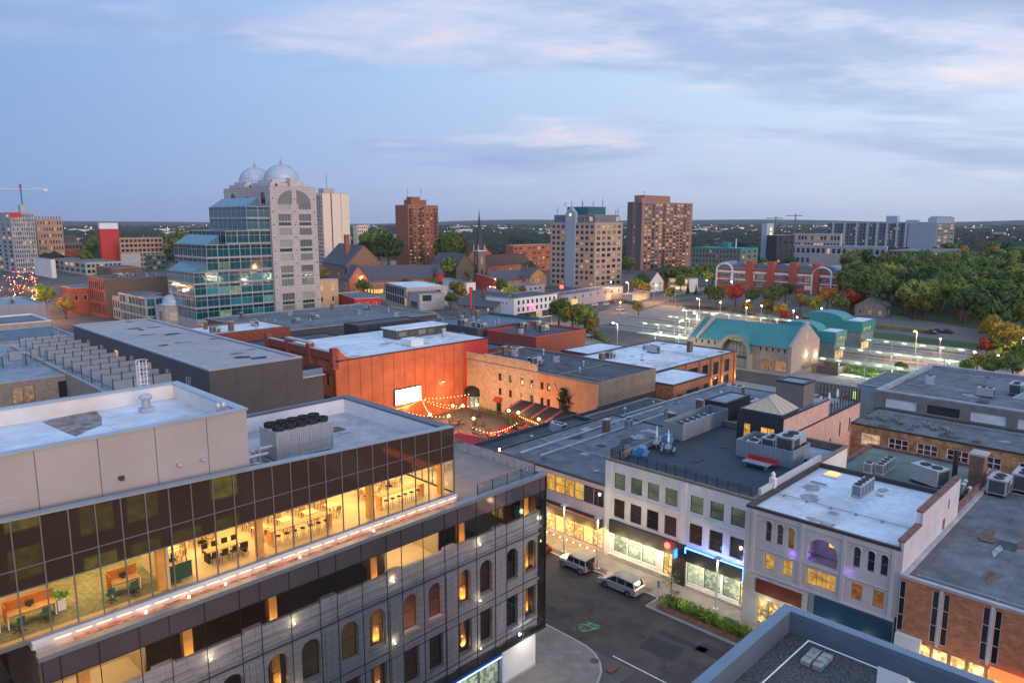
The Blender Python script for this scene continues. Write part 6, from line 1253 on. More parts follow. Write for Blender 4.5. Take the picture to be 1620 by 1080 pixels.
# gabled houses
def house(label, pc, yb, w_, d_, hw, hr, wall, roof, rot=0, ax='x', name='house', win=True, chimney=True, group=None, xy=None, nwin=2):
    o = xy or P(pc, yb); t = thing(name, label, 'house' if name == 'house' else 'church', (o[0], o[1], 0), rot, group)
    m = M(); nz = 2 if hw > 5 else 1; ops_ = []
    S = [(w_*(i+.5)/nwin, 1.0+2.8*j, 1.0, 1.5, False) for j in range(nz) for i in range(nwin)] if win else []; W = [(d_*(i+.5)/(nwin+1), 1.0+2.8*j, 1.0, 1.5, False) for j in range(nz) for i in range(nwin+1)] if win else []
    wall_face(m, w_, 0, hw, S, 'S', w_, d_, .12); wall_face(m, d_, 0, hw, W, 'W', w_, d_, .12); wall_face(m, w_, 0, hw, [], 'N', w_, d_, .1); wall_face(m, d_, 0, hw, [], 'E', w_, d_, .1)
    r = M(); e = .5
    if ax == 'x':
        for x in (0, w_): m.add([(x,0,hw),(x,d_,hw),(x,d_/2,hw+hr)], [(0,1,2)])
        k = hr/(d_/2); r.add([(-e,-e,hw-e*k),(w_+e,-e,hw-e*k),(w_+e,d_/2,hw+hr),(-e,d_/2,hw+hr),(-e,d_+e,hw-e*k),(w_+e,d_+e,hw-e*k)]+[(-e,-e,hw-e*k+.25),(w_+e,-e,hw-e*k+.25),(w_+e,d_/2,hw+hr+.25),(-e,d_/2,hw+hr+.25),(-e,d_+e,hw-e*k+.25),(w_+e,d_+e,hw-e*k+.25)], [(6,7,8,9),(9,8,11,10),(0,3,2,1),(3,4,5,2),(0,1,7,6),(5,4,10,11),(0,6,9,3),(3,9,10,4),(1,2,8,7),(2,5,11,8)])
    else:
        for y in (0, d_): m.add([(0,y,hw),(w_,y,hw),(w_/2,y,hw+hr)], [(0,1,2)])
        k = hr/(w_/2); r.add([(-e,-e,hw-e*k),(-e,d_+e,hw-e*k),(w_/2,d_+e,hw+hr),(w_/2,-e,hw+hr),(w_+e,d_+e,hw-e*k),(w_+e,-e,hw-e*k)]+[(-e,-e,hw-e*k+.25),(-e,d_+e,hw-e*k+.25),(w_/2,d_+e,hw+hr+.25),(w_/2,-e,hw+hr+.25),(w_+e,d_+e,hw-e*k+.25),(w_+e,-e,hw-e*k+.25)], [(6,9,8,7),(9,11,10,8),(0,1,2,3),(3,2,4,5),(0,6,7,1),(4,10,11,5),(0,3,9,6),(3,5,11,9),(1,7,8,2),(2,8,10,4)])
    m.build('wall', wall, t); r.build('roof', roof, t)
    if win:
        for u, z, ww, hh, _ in S: link('window', win_mesh(ww, hh, G_RES, FR_W), t, (u, .12, z))
        for u, z, ww, hh, _ in W: link('window', win_mesh(ww, hh, G_RES, FR_W), t, (.12, u, z), -math.pi/2)
    if chimney: m = M(); m.cb(w_*.3, d_*.55, hw+hr*.4, .9, .9, hr*.9); m.build('chimney', REDBR, t)
    return t
CHW = mat('church_sandstone', (.27,.15,.10), .95, .15, .8, .3)
ch1 = house('large brown stone church with steep slate roof behind the lawn', 548, 446, 26, 52, 11, 13, CHW, SLATE, -.25, 'y', 'church', True, False, nwin=4)
m = M(); m.box(5,8,14,17,8,31); m.build('brick_chimney_tower', mat('red_brown_brick', (0,0,0)), ch1)
house('lower wing of the brown stone church with long slate roof and cross gable', 556, 462, 44, 14, 7, 7, CHW, SLATE, -.3, 'x', 'church', True, False, nwin=5)
house('steep cross gable of the brown stone church facing the road', 553, 463, 11, 14, 7.5, 7.5, BRICK, SLATE, -.3, 'y', 'church', True, False)
ch2 = house('dark slate roofed nave behind the spired church tower', 722, 449, 14, 32, 10, 9, DSTONE, SLATE, -.15, 'y', 'church', True, False, nwin=3)
o = P(757, 447); tw2 = thing('church_tower', 'brown stone church tower with a very thin dark spire and four pinnacles', 'church tower', (o[0], o[1], 0), -.15)
m = M(); s_ = 5.6; ops_ = [(2.8,12.5,1.8,4.6,True),(2.8,5,1.6,3.5,True)]
for f_ in 'SWNE': wall_face(m, s_, 0, 20.5, ops_, f_, s_, s_, .3)
m.build('wall', mat('brown_tower_stone', (.22,.155,.12), .95, .12, 1, .3), tw2)
for (l, r) in (((2.8,.3),0),((.3,2.8),-math.pi/2)):
    link('window', win_mesh(1.8,4.6,pane('belfry_white',(.5,.48,.45),(0,0,0),0,0),FR_W,.12,0,0,True), tw2, (l[0],l[1],12.5), r); link('window', win_mesh(1.6,3.5,G_DARK,FR_D,.1,0,0,True), tw2, (l[0],l[1],5), r)
m = M(); m.box(-.3,s_+.3,-.3,s_+.3,20.5,21.1); m.build('cornice', FR_W, tw2)
m = M(); m.lathe(2.8,2.8,[(3.3,21.1),(2.4,25),(1.4,33),(.25,45),(0,49)],8); m.build('spire', mat('spire_slate', (.045,.048,.062), .7), tw2)
m = M()
for x in (.2,s_-.2):
    for y in (.2,s_-.2): m.lathe(x,y,[(.5,21.1),(.5,22.3),(.12,25),(0,25.2)],6)
m.build('pinnacle', mat('light_stone', (0,0,0)), tw2)
ch3 = house('big brown gabled church with brick front behind the spire', 735, 432, 30, 44, 10, 14, BRICK, mat('brown_shingle', (.12,.06,.05), .9, .15, 1), -.2, 'y', 'church', False, False)
house('long brown roofed hall running right of the big gabled church', 775, 436, 40, 16, 8, 7, BRICK, mat('brown_shingle', (0,0,0)), -.1, 'x', 'house', True, False, nwin=5)
vh = house('red brick house with large hipped slate roof below the brick tower', 618, 452, 15, 12, 5.5, 4.5, REDBR, mat('dark_red_shingle', (.10,.04,.04), .9, .1, 1), -.3, 'y')
vh2 = house('wide slate roofed old house with red walls next to the round turret', 640, 454, 24, 15, 5, 7.5, REDBR, SLATE, -.3, 'x')
m = M(); m.cyl(22.5,-1.5,0,7.5,3,3,14); m.build('turret_wall', REDW, vh2); m = M(); m.lathe(22.5,-1.5,[(3.6,7.3),(1.6,10.5),(0,14.5)],14); m.build('turret_roof', SLATE, vh2)
house('old brick house with dark hip roof left of the blue spined block', 838, 456, 14, 14, 7, 5, YBR, SLATE, -.1, 'y', nwin=3); house('buff walled dark roofed house right of the church tower', 782, 458, 24, 14, 5, 5, YBR, SLATE, -.1, 'x', nwin=3)
house('grey gabled house with white trim beside the round red sign', 782, 508, 20, 20, 5.5, 5, mat('grey_green_render', (.24,.25,.22), .85), SLATE, .1, 'y', nwin=2)
house('white gabled house in front of the brown tower', 1028, 462, 12, 12, 6, 5.5, WHITEW, SLATE, -.1, 'y'); house('dark roofed brick house right of the white gabled house', 1045, 460, 22, 14, 6, 6, REDBR, mat('dark_red_shingle', (0,0,0)), -.1, 'x')
house('small pale cottage at the edge of the park trees', 1400, 502, 9, 12, 4.5, 4, mat('cottage_render', (.26,.24,.20), .9), SLATE, .1, 'x', chimney=False)
house('red clapboard cottage hidden between the park trees', 1376, 497, 12, 8, 4.5, 4, REDW, SLATE, .0, 'x')
# ------------------------------------------------------------------ bus terminal
tm = building('bus terminal hall with long teal roof, arched window and stone gable', 186.3, 80, 18.2, 30.5, 7.1, mat('terminal_stone', (.33,.31,.27), .85, .06, .6, .1, seam=(1.4,.7,.02)), TEALR, W=[(u,.3,3.2,2.9,False,pane('brown_lit_shop',(.1,.06,.05),(1,.4,.15),1,.45),FR_G,1,0,'shop_window',.1) for u in (2.6,6.4)]+[(21+i*2,.3,1.6,2.9,False,G_DARK,FR_G,0,0,'shop_window',.08) for i in range(4)]+[(u,5.4,.5,1.0,False,G_DARK,FR_D,0,0,'window',.05) for u in (1.5,3.2,4.9,6.6,8.3,22,24,26,28)], flat=False, rec=.4)
m = M(); m.add([(-.6,.5,6.8),(9.1,.5,11.7),(18.8,.5,6.8),(-.6,30,6.8),(9.1,30,11.7),(18.8,30,6.8)], [(0,1,4,3),(1,2,5,4),(0,3,5,2)]); m.build('roof', mat('teal_seamed_roof', (.03,.22,.23), .5, .06, .5, 0, metal=.1, seam=(60,60,.0)), tm)
for ya, yb2, dz_ in ((-.35,.5,0),(27.0,27.6,-.1),(30,30.8,-.5)):
    m = M()
    m.prof([(-.03,0),(18.23,0),(18.23,7.4+dz_),(10.2,12.3+dz_),(10.2,13+dz_),(8,13+dz_),(8,12.3+dz_),(-.03,7.4+dz_)], ya, yb2, 'y') if ya < 20 else m.prof([(-.7,6.6+dz_),(18.9,6.6+dz_),(18.9,7.4+dz_),(10.2,12.4+dz_),(8,12.4+dz_),(-.7,7.4+dz_)], ya, yb2, 'y')
    m.build('gable_wall', mat('pink_terminal_stone', (.46,.38,.34), .85, .05, .6, .1, seam=(1.4,.7,.02)), tm)
m = M(); m.lathe(0,0,[(1.2,0),(1.2,.06),(0,.06)],18); o = m.build('round_louvre', CONC, tm, (9.1,-.36,9.6)); o.rotation_euler = (math.pi/2,0,0)
m = M(); n = 14; yc, R0 = 15.3, 4.9; vs = []
for x, r in ((-1.6,R0),(-1.6,R0-1.0),(7,R0),(.2,R0-1.0)): vs += [(x, yc+r*math.cos(math.pi*i/n), 4.2+r*math.sin(math.pi*i/n)) for i in range(n+1)]
q = n+1
m.add(vs, [(i, i+1, q+i+1, q+i) for i in range(n)]+[(q+i, q+i+1, 3*q+i+1, 3*q+i) for i in range(n)])
for s2 in (-1,1): mp_ = M(); mp_.box(-1.6,.1,yc+s2*(R0-.5)-.5,yc+s2*(R0-.5)+.5,0,4.2); mp_.build('arch_pier', mat('terminal_stone', (0,0,0)), tm)
m.build('stone_arch', mat('terminal_stone', (0,0,0)), tm)
m = M(); m.add(vs[:q]+vs[2*q:3*q], [(i, i+1, q+i+1, q+i) for i in range(n)]); m.build('barrel_roof', mat('teal_seamed_roof', (0,0,0)), tm)
m = M(); pts = [(.1,yc+3.9*math.cos(math.pi*i/n),4.2+3.9*math.sin(math.pi*i/n)) for i in range(n+1)]; m.add([(.1,yc-3.9,0),(.1,yc+3.9,0)]+pts, [(0,1,2)+tuple(range(3,n+3))]) 
m.build('arch_glass', emis('mottled_green_lit', (.30,.30,.07), .55), tm)
m = M()
for k in range(-3,4): m.tube((.0,yc+k*1.1,3.0),(.0,yc+k*1.1,4.2+math.sqrt(max(0,3.9**2-(k*1.1)**2))),.07,4)
for z in (3.0,4.2,6.2): m.tube((0,yc-3.8 if z < 5 else yc-3.2,z),(0,yc+3.8 if z < 5 else yc+3.2,z),.07,4)
m.box(-.05,.05,yc-3.9,yc+3.9,2.5,3.2); m.build('arch_bars', STEELD, tm)
for x, z in ((9.3,4.0),(15.8,3.2)): m = M(); m.box(x-.3,x+.3,-.55,-.36,z-.2,z+.5); m.build('wall_light', emis('wall_light_glow', (1,.8,.4), 20), tm); plight((x,-1.4,z), (1,.75,.35), 200, .15, parent=tm)
plight((-4,8,3),(1,.75,.4),120,.3,parent=tm)
def teal_box(label, x0, y0, w_, d_, h_):
    t = thing('teal_pavilion', label, 'building', (x0,y0,0)); m = M(); m.box(0,w_,0,d_,0,h_*.62-.01); m.build('wall', mat('grey_teal_wall', (.16,.22,.22), .7), t)
    m = M(); m.box(-.3,w_+.3,-.3,d_+.3,h_*.62,h_); m.build('teal_fascia', TEALR, t)
    m = M(); nn = 10; vs = []
    for x in (-.3, w_*.75): vs += [(x, d_*.35+d_*.42-d_*.42*math.cos(math.pi*i/nn), h_+2.2*math.sin(math.pi*i/nn)) for i in range(nn+1)]
    m.add(vs, [(i, i+1, nn+1+i+1, nn+1+i) for i in range(nn)]+[tuple(range(nn+1)), tuple(range(nn+1, 2*nn+2))]); m.build('curved_roof', TEALR, t)
    m = M(); m.box(1,w_-.5,.5,d_*.3,h_,h_+.1); m.build('flat_roof', ROOFW, t)
    for k in range(3): link('window', win_mesh(1.8,1.3,pane('yellowish_glass',(.15,.15,.1),(.9,.8,.4),1,.7),FR_D,.07,1), t, (1.6+k*2.2,-.32,h_*.68)); link('shop_window', win_mesh(1.8,2.4,G_LIT,FR_W,.07,1), t, (1.6+k*2.2,-.02,.2))
    return t
teal_box('teal curved roof pavilion directly behind the terminal gable', 214, 79, 8, 14, 8.2); teal_box('larger teal curved roof pavilion at the car park edge', 236.5, 79.5, 11, 16, 9.0)
midx = building('flat white roofed teal link between the terminal hall and its pavilions', 205, 84, 9, 14, 6.6, mat('grey_teal_wall', (0,0,0)), ROOFW, par=.1, cope=TEALR)
CAN = bpy.data.materials.new('canopy_glass'); CAN.use_nodes = True; _t = CAN.node_tree; _t.nodes.clear()
_a = _t.nodes.new('ShaderNodeBsdfTransparent'); _b = _t.nodes.new('ShaderNodeBsdfTranslucent'); _b.inputs[0].default_value = (.62,.72,.62,1); _c = _t.nodes.new('ShaderNodeMixShader'); _c.inputs[0].default_value = .55; _o = _t.nodes.new('ShaderNodeOutputMaterial')
_t.links.new(_a.outputs[0], _c.inputs[1]); _t.links.new(_b.outputs[0], _c.inputs[2]); _t.links.new(_c.outputs[0], _o.inputs[0])
def bus_canopy(label, x, ya, yb2):
    t = thing('bus_canopy', label, 'canopy', (x, ya, 0)); L_ = yb2-ya; m = M(); n = 6; vs = []
    for i in range(n+1): u = -1.9+3.8*i/n; vs += [(u,0,4.2-.16*u*u),(u,L_,4.2-.16*u*u)]
    m.add(vs, [(2*i,2*i+2,2*i+3,2*i+1) for i in range(n)]); m.build('glass_roof', CAN, t)
    m = M(); k = max(2, int(L_/2.4))
    for j in range(k+1):
        y = L_*j/k
        for i in range(n): m.tube((vs[2*i][0],y,vs[2*i][2]+.02),(vs[2*i+2][0],y,vs[2*i+2][2]+.02),.04,4)
    for u in (-1.9,0,1.9): m.tube((u,0,4.2-.16*u*u),(u,L_,4.2-.16*u*u),.05,4)
    m.build('roof_frame', mat('green_grey_frame', (.22,.28,.26), .6), t); 
    for j in range(int(L_/6.5)+1):
        y = min(L_-.3, .3+j*6.5); m = M(); m.tube((0,y,0),(0,y,4.1),.11,8); m.tube((0,y,3.0),(1.2,y,3.9),.06,5); m.tube((0,y,3.0),(-1.2,y,3.9),.06,5); m.build('post', FR_G, t)
    m = M()
    for j in range(int(L_/5)+1): y = min(L_-.8, 1.5+j*5); m.box(-.18,.18,y-.6,y+.6,3.72,3.8)
    m.build('tube_light', emis('green_white_tube', (.85,1,.72), 7), t)
    for j in range(max(1, int(L_/10))): plight((0, 5+j*10, 3.3), (.88,1,.68), 420, .5, typ='AREA', size=(1.5,6), parent=t); plight((0, 2+j*10, 3.0), (.88,1,.7), 60, .3, parent=t)
    m = M(); m.box(-1.6,1.6,0,L_,.126,.28); m.build('platform', mat('platform_kerb', (.42,.42,.38), .8), t)
bus_canopy('nearest curved glass bus canopy, low in front of the shrubs', 194.4, 44, 75.3); bus_canopy('middle curved glass bus canopy starting at the teal pavilion', 214.9, 50.5, 78.5); bus_canopy('far curved glass bus canopy beside the car park lawn', 235.6, 50.2, 79)
bus_canopy('curved glass bus canopy seen above the teal roof, nearest row', 218.5, 96, 150); bus_canopy('curved glass bus canopy seen above the teal roof, middle row', 241, 97, 152); bus_canopy('curved glass bus canopy seen above the teal roof, farthest row', 262, 92, 160)
fb = thing('timber_enclosure', 'brown board enclosure with tan gate beside the terminal gable', 'enclosure', (192.7,69.8,.12)); m = M()
for q in ((0,.15,0,6.9),(.15,8.4,0,.15),(.15,8.4,6.75,6.9),(8.4,8.55,0,6.9)): m.box(*q,0,2.1)
m.build('board_wall', mat('board_brown', (.20,.15,.12), .9, .15, 2, .2, seam=(.5,30,.02)), fb); m = M(); m.box(-.06,0,5.6,6.8,.1,1.9); m.build('gate', mat('tan_gate', (.42,.27,.08), .8), fb)
cr = thing('tower_crane', 'thin white and blue tower crane with red cab over the far left skyline', 'crane', (*P(42,386,0),0)); m = M()
cz = HT(40,300,P(42,386)); m.box(-1,1,-1,1,0,cz); m.build('mast', mat('crane_blue', (.06,.14,.30), .6), cr); m = M(); Lc = 45
u_ = Vector((math.sin(HEAD), -math.cos(HEAD), 0)); m.tube(Vector((0,0,cz+1))-u_*75, Vector((0,0,cz+1)), .9, 4); m.tube((0,0,cz+1), Vector((0,0,cz+1))+u_*45, .9, 4); m.box(-2,2,-2,2,cz+.0,cz+.1); m.tube(Vector((0,0,cz+1))-u_*60, (0,0,cz+9), .3, 4); m.tube(Vector((0,0,cz+1))+u_*40, (0,0,cz+9), .3, 4); m.build('jib', FR_W, cr)
m = M(); m.box(-1.6,1.6,-1.6,1.6,cz+1,cz+9.5); m.build('cab', mat('crane_red', (.45,.03,.05), .6), cr)
m = M(); q = u_*43; m.box(q.x-3,q.x+3,q.y-3,q.y+3,cz-3,cz+1); m.build('counterweight', FR_W, cr)
for px_, yb_, yt_ in ((1257,372,338),(1226,372,342)):
    o = P(px_, yb_); m = M(); z = HT(px_, yt_, o); m.tube((0,0,0),(0,0,z),1.6,4); m.tube((-40,10,z-6),(28,-7,z-6),1.4,4); tag(m.build('far_crane', mat('antenna_grey', (0,0,0)), None, (*o,0)), 'tiny tower crane on the horizon, %s of the two' % ('right' if px_ > 1240 else 'left'), 'crane')
# ------------------------------------------------------------------ rooftop machines
CASE = mat('ac_casing', (.42,.44,.47), .5, .06, 2, .05, metal=.2); LOUV = mat('ac_coil', (.06,.065,.075), .6, .1, 3, 0)
def mk_ac(kind):
    t = thing('air_conditioner', 'rooftop air conditioner', 'air conditioner', (0,0,0))
    if kind == 'pack':
        m = M(); m.box(0,2.4,0,1.5,.25,1.55); m.box(-.03,2.43,-.03,1.53,1.55,1.6); m.build('casing', CASE, t)
        m = M(); m.box(-.02,-.005,.15,1.35,.35,1.45); m.box(.1,1.1,-.02,-.005,.35,1.45); m.box(1.4,2.2,-.02,-.005,.35,.9); m.build('coil', LOUV, t)
        m = M()
        for x in (.6,1.6): m.lathe(x,.75,[(.42,1.6),(.42,1.68),(.36,1.66),(0,1.64)],12)
        m.build('fan', RUBBER, t); m = M(); m.box(0,2.4,.1,.25,0,.25); m.box(0,2.4,1.25,1.4,0,.25); m.build('base', STEELD, t)
        m = M(); m.prof([(2.43,.5),(2.9,.5),(2.9,.7),(2.43,1.3)], .2, 1.2, 'y'); m.build('hood', CASE, t)
    elif kind == 'cond':
        m = M(); m.box(0,.9,0,.9,.12,1.25); m.build('casing', mat('pale_condenser', (.55,.57,.62), .5, .04, metal=.15), t)
        m = M(); m.box(.08,.82,-.015,-.003,.2,1.15); m.box(-.015,-.003,.08,.82,.2,1.15); m.build('grille', mat('condenser_grille', (.33,.35,.4), .5, .1, 5, .1, seam=(.12,.06,.012)), t)
        m = M(); m.lathe(.45,.45,[(.38,1.25),(.38,1.31),(.33,1.29),(0,1.27)],14); m.build('fan', RUBBER, t); m = M(); m.box(-.05,.95,-.05,.95,0,.12); m.build('base', CONC, t)
    elif kind == 'chim':
        m = M(); m.box(0,1.1,0,.8,0,2.2); m.build('stack', BRBR, t); m = M(); m.box(-.08,1.18,-.08,.88,2.2,2.33); m.build('cap', CONC, t)
    elif kind == 'pipe':
        m = M(); m.tube((0,0,0),(0,0,1.1),.12,8); m.lathe(0,0,[(.22,1.0),(.26,1.15),(.1,1.35),(0,1.36)],10); m.build('pipe', STEEL, t); m = M(); m.cyl(0,0,0,.1,.4,.3,10); m.build('flashing', STEELD, t)
    return Proto(t)
AC = {k: mk_ac(k) for k in ('pack','cond','chim','pipe')}
def put(kind, x, y, z, rot=0, s=1.0, lab=''):
    o = AC[kind].at((x,y,z), rot, lab, s)
    if kind == 'chim': o['category'] = 'chimney'; o.name = 'chimney'
    if kind == 'pipe': o['category'] = 'vent pipe'; o.name = 'vent_pipe'
    return o
for i in range(4): put('cond', 75.6+i*.98, 24.2, 11.95, 0, 1.05, 'silver condenser in the row of four on the white membrane roof, %s from the facade' % ('first','second','third','last')[i])
m = M(); m.box(75.3,79.9,23.9,25.5,11.8,11.94); tag(m.build('equipment_pad', FR_W), 'white raised pad under the four silver condensers', 'pad')
for i in range(5): put('cond', 93.6+(i % 5)*1.15 if i < 4 else 93.0, 27.6-(0 if i < 4 else -1.2), 8.96, 0, 1.05, 'silver condenser on the faded green roof, %s of the group' % ('nearest','second','third','farthest','odd left one')[i])
for i in range(6): put('cond', 82.6+i*1.5, 49.5, 11.56, 0, 1.35, 'white condenser inside the pale grey enclosure, number %s from the parasols' % ('one','two','three','four','five','six')[i])
for i in range(2): put('cond', 81.8+i*1.8, 38.6, 11.56, 0, 1.5, 'pale condenser inside the grey blue enclosure, %s one' % ('nearer','farther')[i])
put('pack', 82.2, 34.2, 12.3, 0, 1.5, 'big silver air conditioner at the right end of the grey blue enclosure'); put('pack', 82.3, 36.6, 12.3, 0, 1.1, 'medium silver air conditioner in the middle of the grey blue enclosure')
bk = thing('rooftop_bench_set', 'red bench against a grey plank table on the black deck', 'bench', (79.2,37.2,11.56)); m = M(); m.box(0,.6,-2.2,1.4,.4,.48); m.box(.55,.68,-2.2,1.4,.48,.95); m.build('red_bench', mat('red_cushion', (.38,.03,.03), .7), bk); m = M(); m.box(-1.5,-.3,-2.0,1.2,.55,.62); m.cb(-.9,.8,0,.7,.1,.55); m.cb(-.9,-1.6,0,.7,.1,.55); m.build('table', mat('grey_plank', (.22,.25,.28), .8), bk)
def picnic(lab, x, y, rot, par=True):
    t = thing('picnic_table', lab, 'table', (x,y,11.56), rot); m = M(); m.box(-.95,.95,-.4,.4,.72,.78); m.build('table_top', mat('grey_blue_plank', (.20,.23,.27), .8, .1, 3), t)
    for s2 in (-1,1): m = M(); m.box(-.95,.95,s2*.75-.14,s2*.75+.14,.42,.47); m.build('seat', mat('grey_blue_plank', (0,0,0)), t)
    m = M()
    for x2 in (-.7,.7): m.tube((x2,-.85,0),(x2,-.1,.72),.05,4); m.tube((x2,.85,0),(x2,.1,.72),.05,4); m.tube((x2,-.8,.42),(x2,.8,.42),.04,4)
    m.build('leg', STEELD, t)
picnic('picnic table under the nearer closed white parasol on the black deck', 75.9, 47.3, .5); picnic('picnic table under the farther closed white parasol on the black deck', 76.5, 49.4, .4)
for i, (x, y) in enumerate(((75.9,47.3),(76.5,49.4))):
    t = thing('closed_parasol', 'closed white parasol on the black deck, %s one' % ('nearer','farther')[i], 'parasol', (x,y,11.56)); m = M(); m.tube((0,0,0),(0,0,2.9),.03); m.build('pole', FR_W, t); m = M(); m.lathe(0,0,[(0,3.0),(.07,2.7),(.17,1.7),(.14,1.35),(.05,1.3)],10); m.build('canopy', FR_W, t)
for i, (x, y) in enumerate(((72.6,49.2),(79.3,49.8))):
    t = thing('covered_chairs', ('blue tarpaulin covered chair stack at the left corner of the black deck','bright blue plastic seats by the pale grey enclosure')[i], 'chairs', (x,y,11.56), .3); m = M(); m.prof([(-.9,0),(.9,0),(.8,.7),(.3,.75),(.1,1.15),(-.7,1.05)], -.6, .6, 'x'); m.build('cover', mat('blue_tarpaulin', (.05,.22,.48), .5, .2, 2, .3), t); m = M(); m.box(-1.1,1.1,-.9,-.6,.3,.36); m.build('plank', mat('grey_blue_plank', (0,0,0)), t)
put('pack', 92.3, 14.6, 9.86, 0, 1.25, 'nearest boxy silver air conditioner on the brick shop roof at the right edge'); put('pack', 95.2, 12.6, 9.86, 0, 1.4, 'rear silver air conditioner on the brick shop roof at the right edge'); put('pack', 94.4, 20.6, 9.0, 1.2, 1.45, 'blue grey air conditioner between the brick kerb and the yellow brick range')
put('chim', 93.6, 17.2, 9.86, 0, 1.75, 'square brown flue stack on the brick shop roof'); 
m = M(); m.tube((0,0,0),(0,0,3.6),.3,10); tag(m.build('flue', STEELD, None, (98.5,21.0,9)), 'dark round flue rising behind the blue grey air conditioner', 'flue')
for i, (x, y) in enumerate(((90,17.6),(90.8,18.4),(92.2,18.5))): put('pipe', x, y, 9.86, 0, 1.0, 'small vent pipe on the brick shop roof, %s one' % ('nearest','middle','farthest')[i])
random.seed(31)
ROOFS = [  # x0,x1,y0,y1,z, count, words
 (130,150,-6,34,12.3,9,'wide grey roof'),(72,90,70.5,76.5,6.6,3,'long black roof beside the patio'),(98,114,57,75,6.2,6,'low black hall roof'),(82,92,55,66,8.65,2,'golden window hall roof'),
 (105,119,82,112,10.7,7,'beige building roof'),(128,160,88,105,8.1,6,'broad white shop roof'),(106,117,119,134,11.0,9,'bistro roof'),(104,158,200,238,7.7,16,'low roof beneath the domed tower'),
 (64,92,180,192,12.0,6,'white hall roof left of the red front'),(148,172,160,182,7.6,10,'blue grey plant deck'),(150,168,138,154,7.5,6,'red trimmed roof'),(20,50,208,226,11.5,5,'blue edged roof'),(12,50,238,256,11.9,6,'cream block roof'),(0,60,296,322,11.3,9,'lilac block roof'),(99,120,334,350,16.1,8,'old red corner block roof'),(126,134,112,130,7.3,3,'patchy white roof'),(101,130,52,68,6.9,7,'grey rear extension roof'),(95,102,45.6,49,11.0,2,'brown rear roof')]
ORD = ['first','second','third','fourth','fifth','sixth','seventh','eighth','ninth','tenth','eleventh','twelfth','thirteenth','fourteenth','fifteenth','sixteenth']
for x0,x1,ya,yb2,z,n,wd in ROOFS:
    pts = []
    for i in range(n):
        for _ in range(30):
            q = (random.uniform(x0,x1), random.uniform(ya,yb2))
            if all((q[0]-p[0])**2+(q[1]-p[1])**2 > 9 for p in pts): break
        pts.append(q)
    pts.sort(key=lambda q: q[0]*FY-q[1]*FX)
    for i, q in enumerate(pts):
        kd = ('pack','cond','pipe','pack','pipe','cond','pack','chim')[random.randrange(8)] if z < 12.2 or n > 5 else 'pack'
        put(kd, q[0], q[1], z, random.choice((0,0,math.pi/2)), random.uniform(.85,1.25), {'pack':'boxy air conditioner','cond':'square condenser','pipe':'capped vent pipe','chim':'brick stack'}[kd]+' on the '+wd+', '+ORD[i]+' from left')
# weighted picnic-like frames on the yellow brick range roof
for gx, gy, wd in ((116.5,34.5,'left'),(116.5,27.8,'middle'),(117,13.5,'right')):
    for k in range(5):
        t = thing('roof_frame', 'low metal equipment frame in the %s cluster on the yellow brick range roof, piece %s from the left' % (wd, ('one','two','three','four','five')[k]), 'equipment frame', (gx+(k % 2)*1.4, gy+2.6-k*1.1, 9.9), .2*k); m = M(); m.box(-.45,.45,-.4,.4,.45,.52); m.build('slab', mat('brown_grey_board', (.20,.17,.16), .8), t); m = M()
        for a in (-.35,.35):
            for b_ in (-.3,.3): m.tube((a,b_,0),(a,b_,.45),.04,4)
        m.tube((0,0,.5),(0,0,1.0),.05,4); m.build('leg', STEELD, t)
# ------------------------------------------------------------------ vehicles
TY = mat('tyre_black', (.014,.014,.015), .85); RIM = mat('wheel_rim', (.45,.45,.47), .3, .05, metal=.8); CGL = mat('car_glass', (.012,.015,.018), .05, .0, spec=1); TAIL = emis('tail_lamp_red', (.5,.01,.01), .6); HEADL = mat('headlamp_clear', (.6,.62,.62), .15, spec=1)
def wheel(t, x, y, r, w_):
    m = M(); s_ = 18; vs = []
    for yy, rr in ((-w_/2,r*.62),(-w_/2,r*.92),(-w_*.35,r),(w_*.35,r),(w_/2,r*.92),(w_/2,r*.62)): vs += [(rr*math.cos(2*math.pi*i/s_), yy, rr*math.sin(2*math.pi*i/s_)) for i in range(s_)]
    m.add(vs, [(j*s_+i, j*s_+(i+1) % s_, (j+1)*s_+(i+1) % s_, (j+1)*s_+i) for j in range(5) for i in range(s_)]); o = m.build('wheel', TY, t, (x,y,r))
    m = M()
    for sg_ in (-1,1):
        yy = sg_*w_*.42; m.add([(0,yy,0)]+[(r*.63*math.cos(2*math.pi*i/s_), sg_*w_*.36, r*.63*math.sin(2*math.pi*i/s_)) for i in range(s_)], [(0,1+i,1+(i+1) % s_) for i in range(s_)])
        for k in range(5): a = 2*math.pi*k/5; m.tube((0,yy*1.05,0),(r*.6*math.cos(a),yy*1.0,r*.6*math.sin(a)),.035,4)
    m.build('rim', RIM, o)
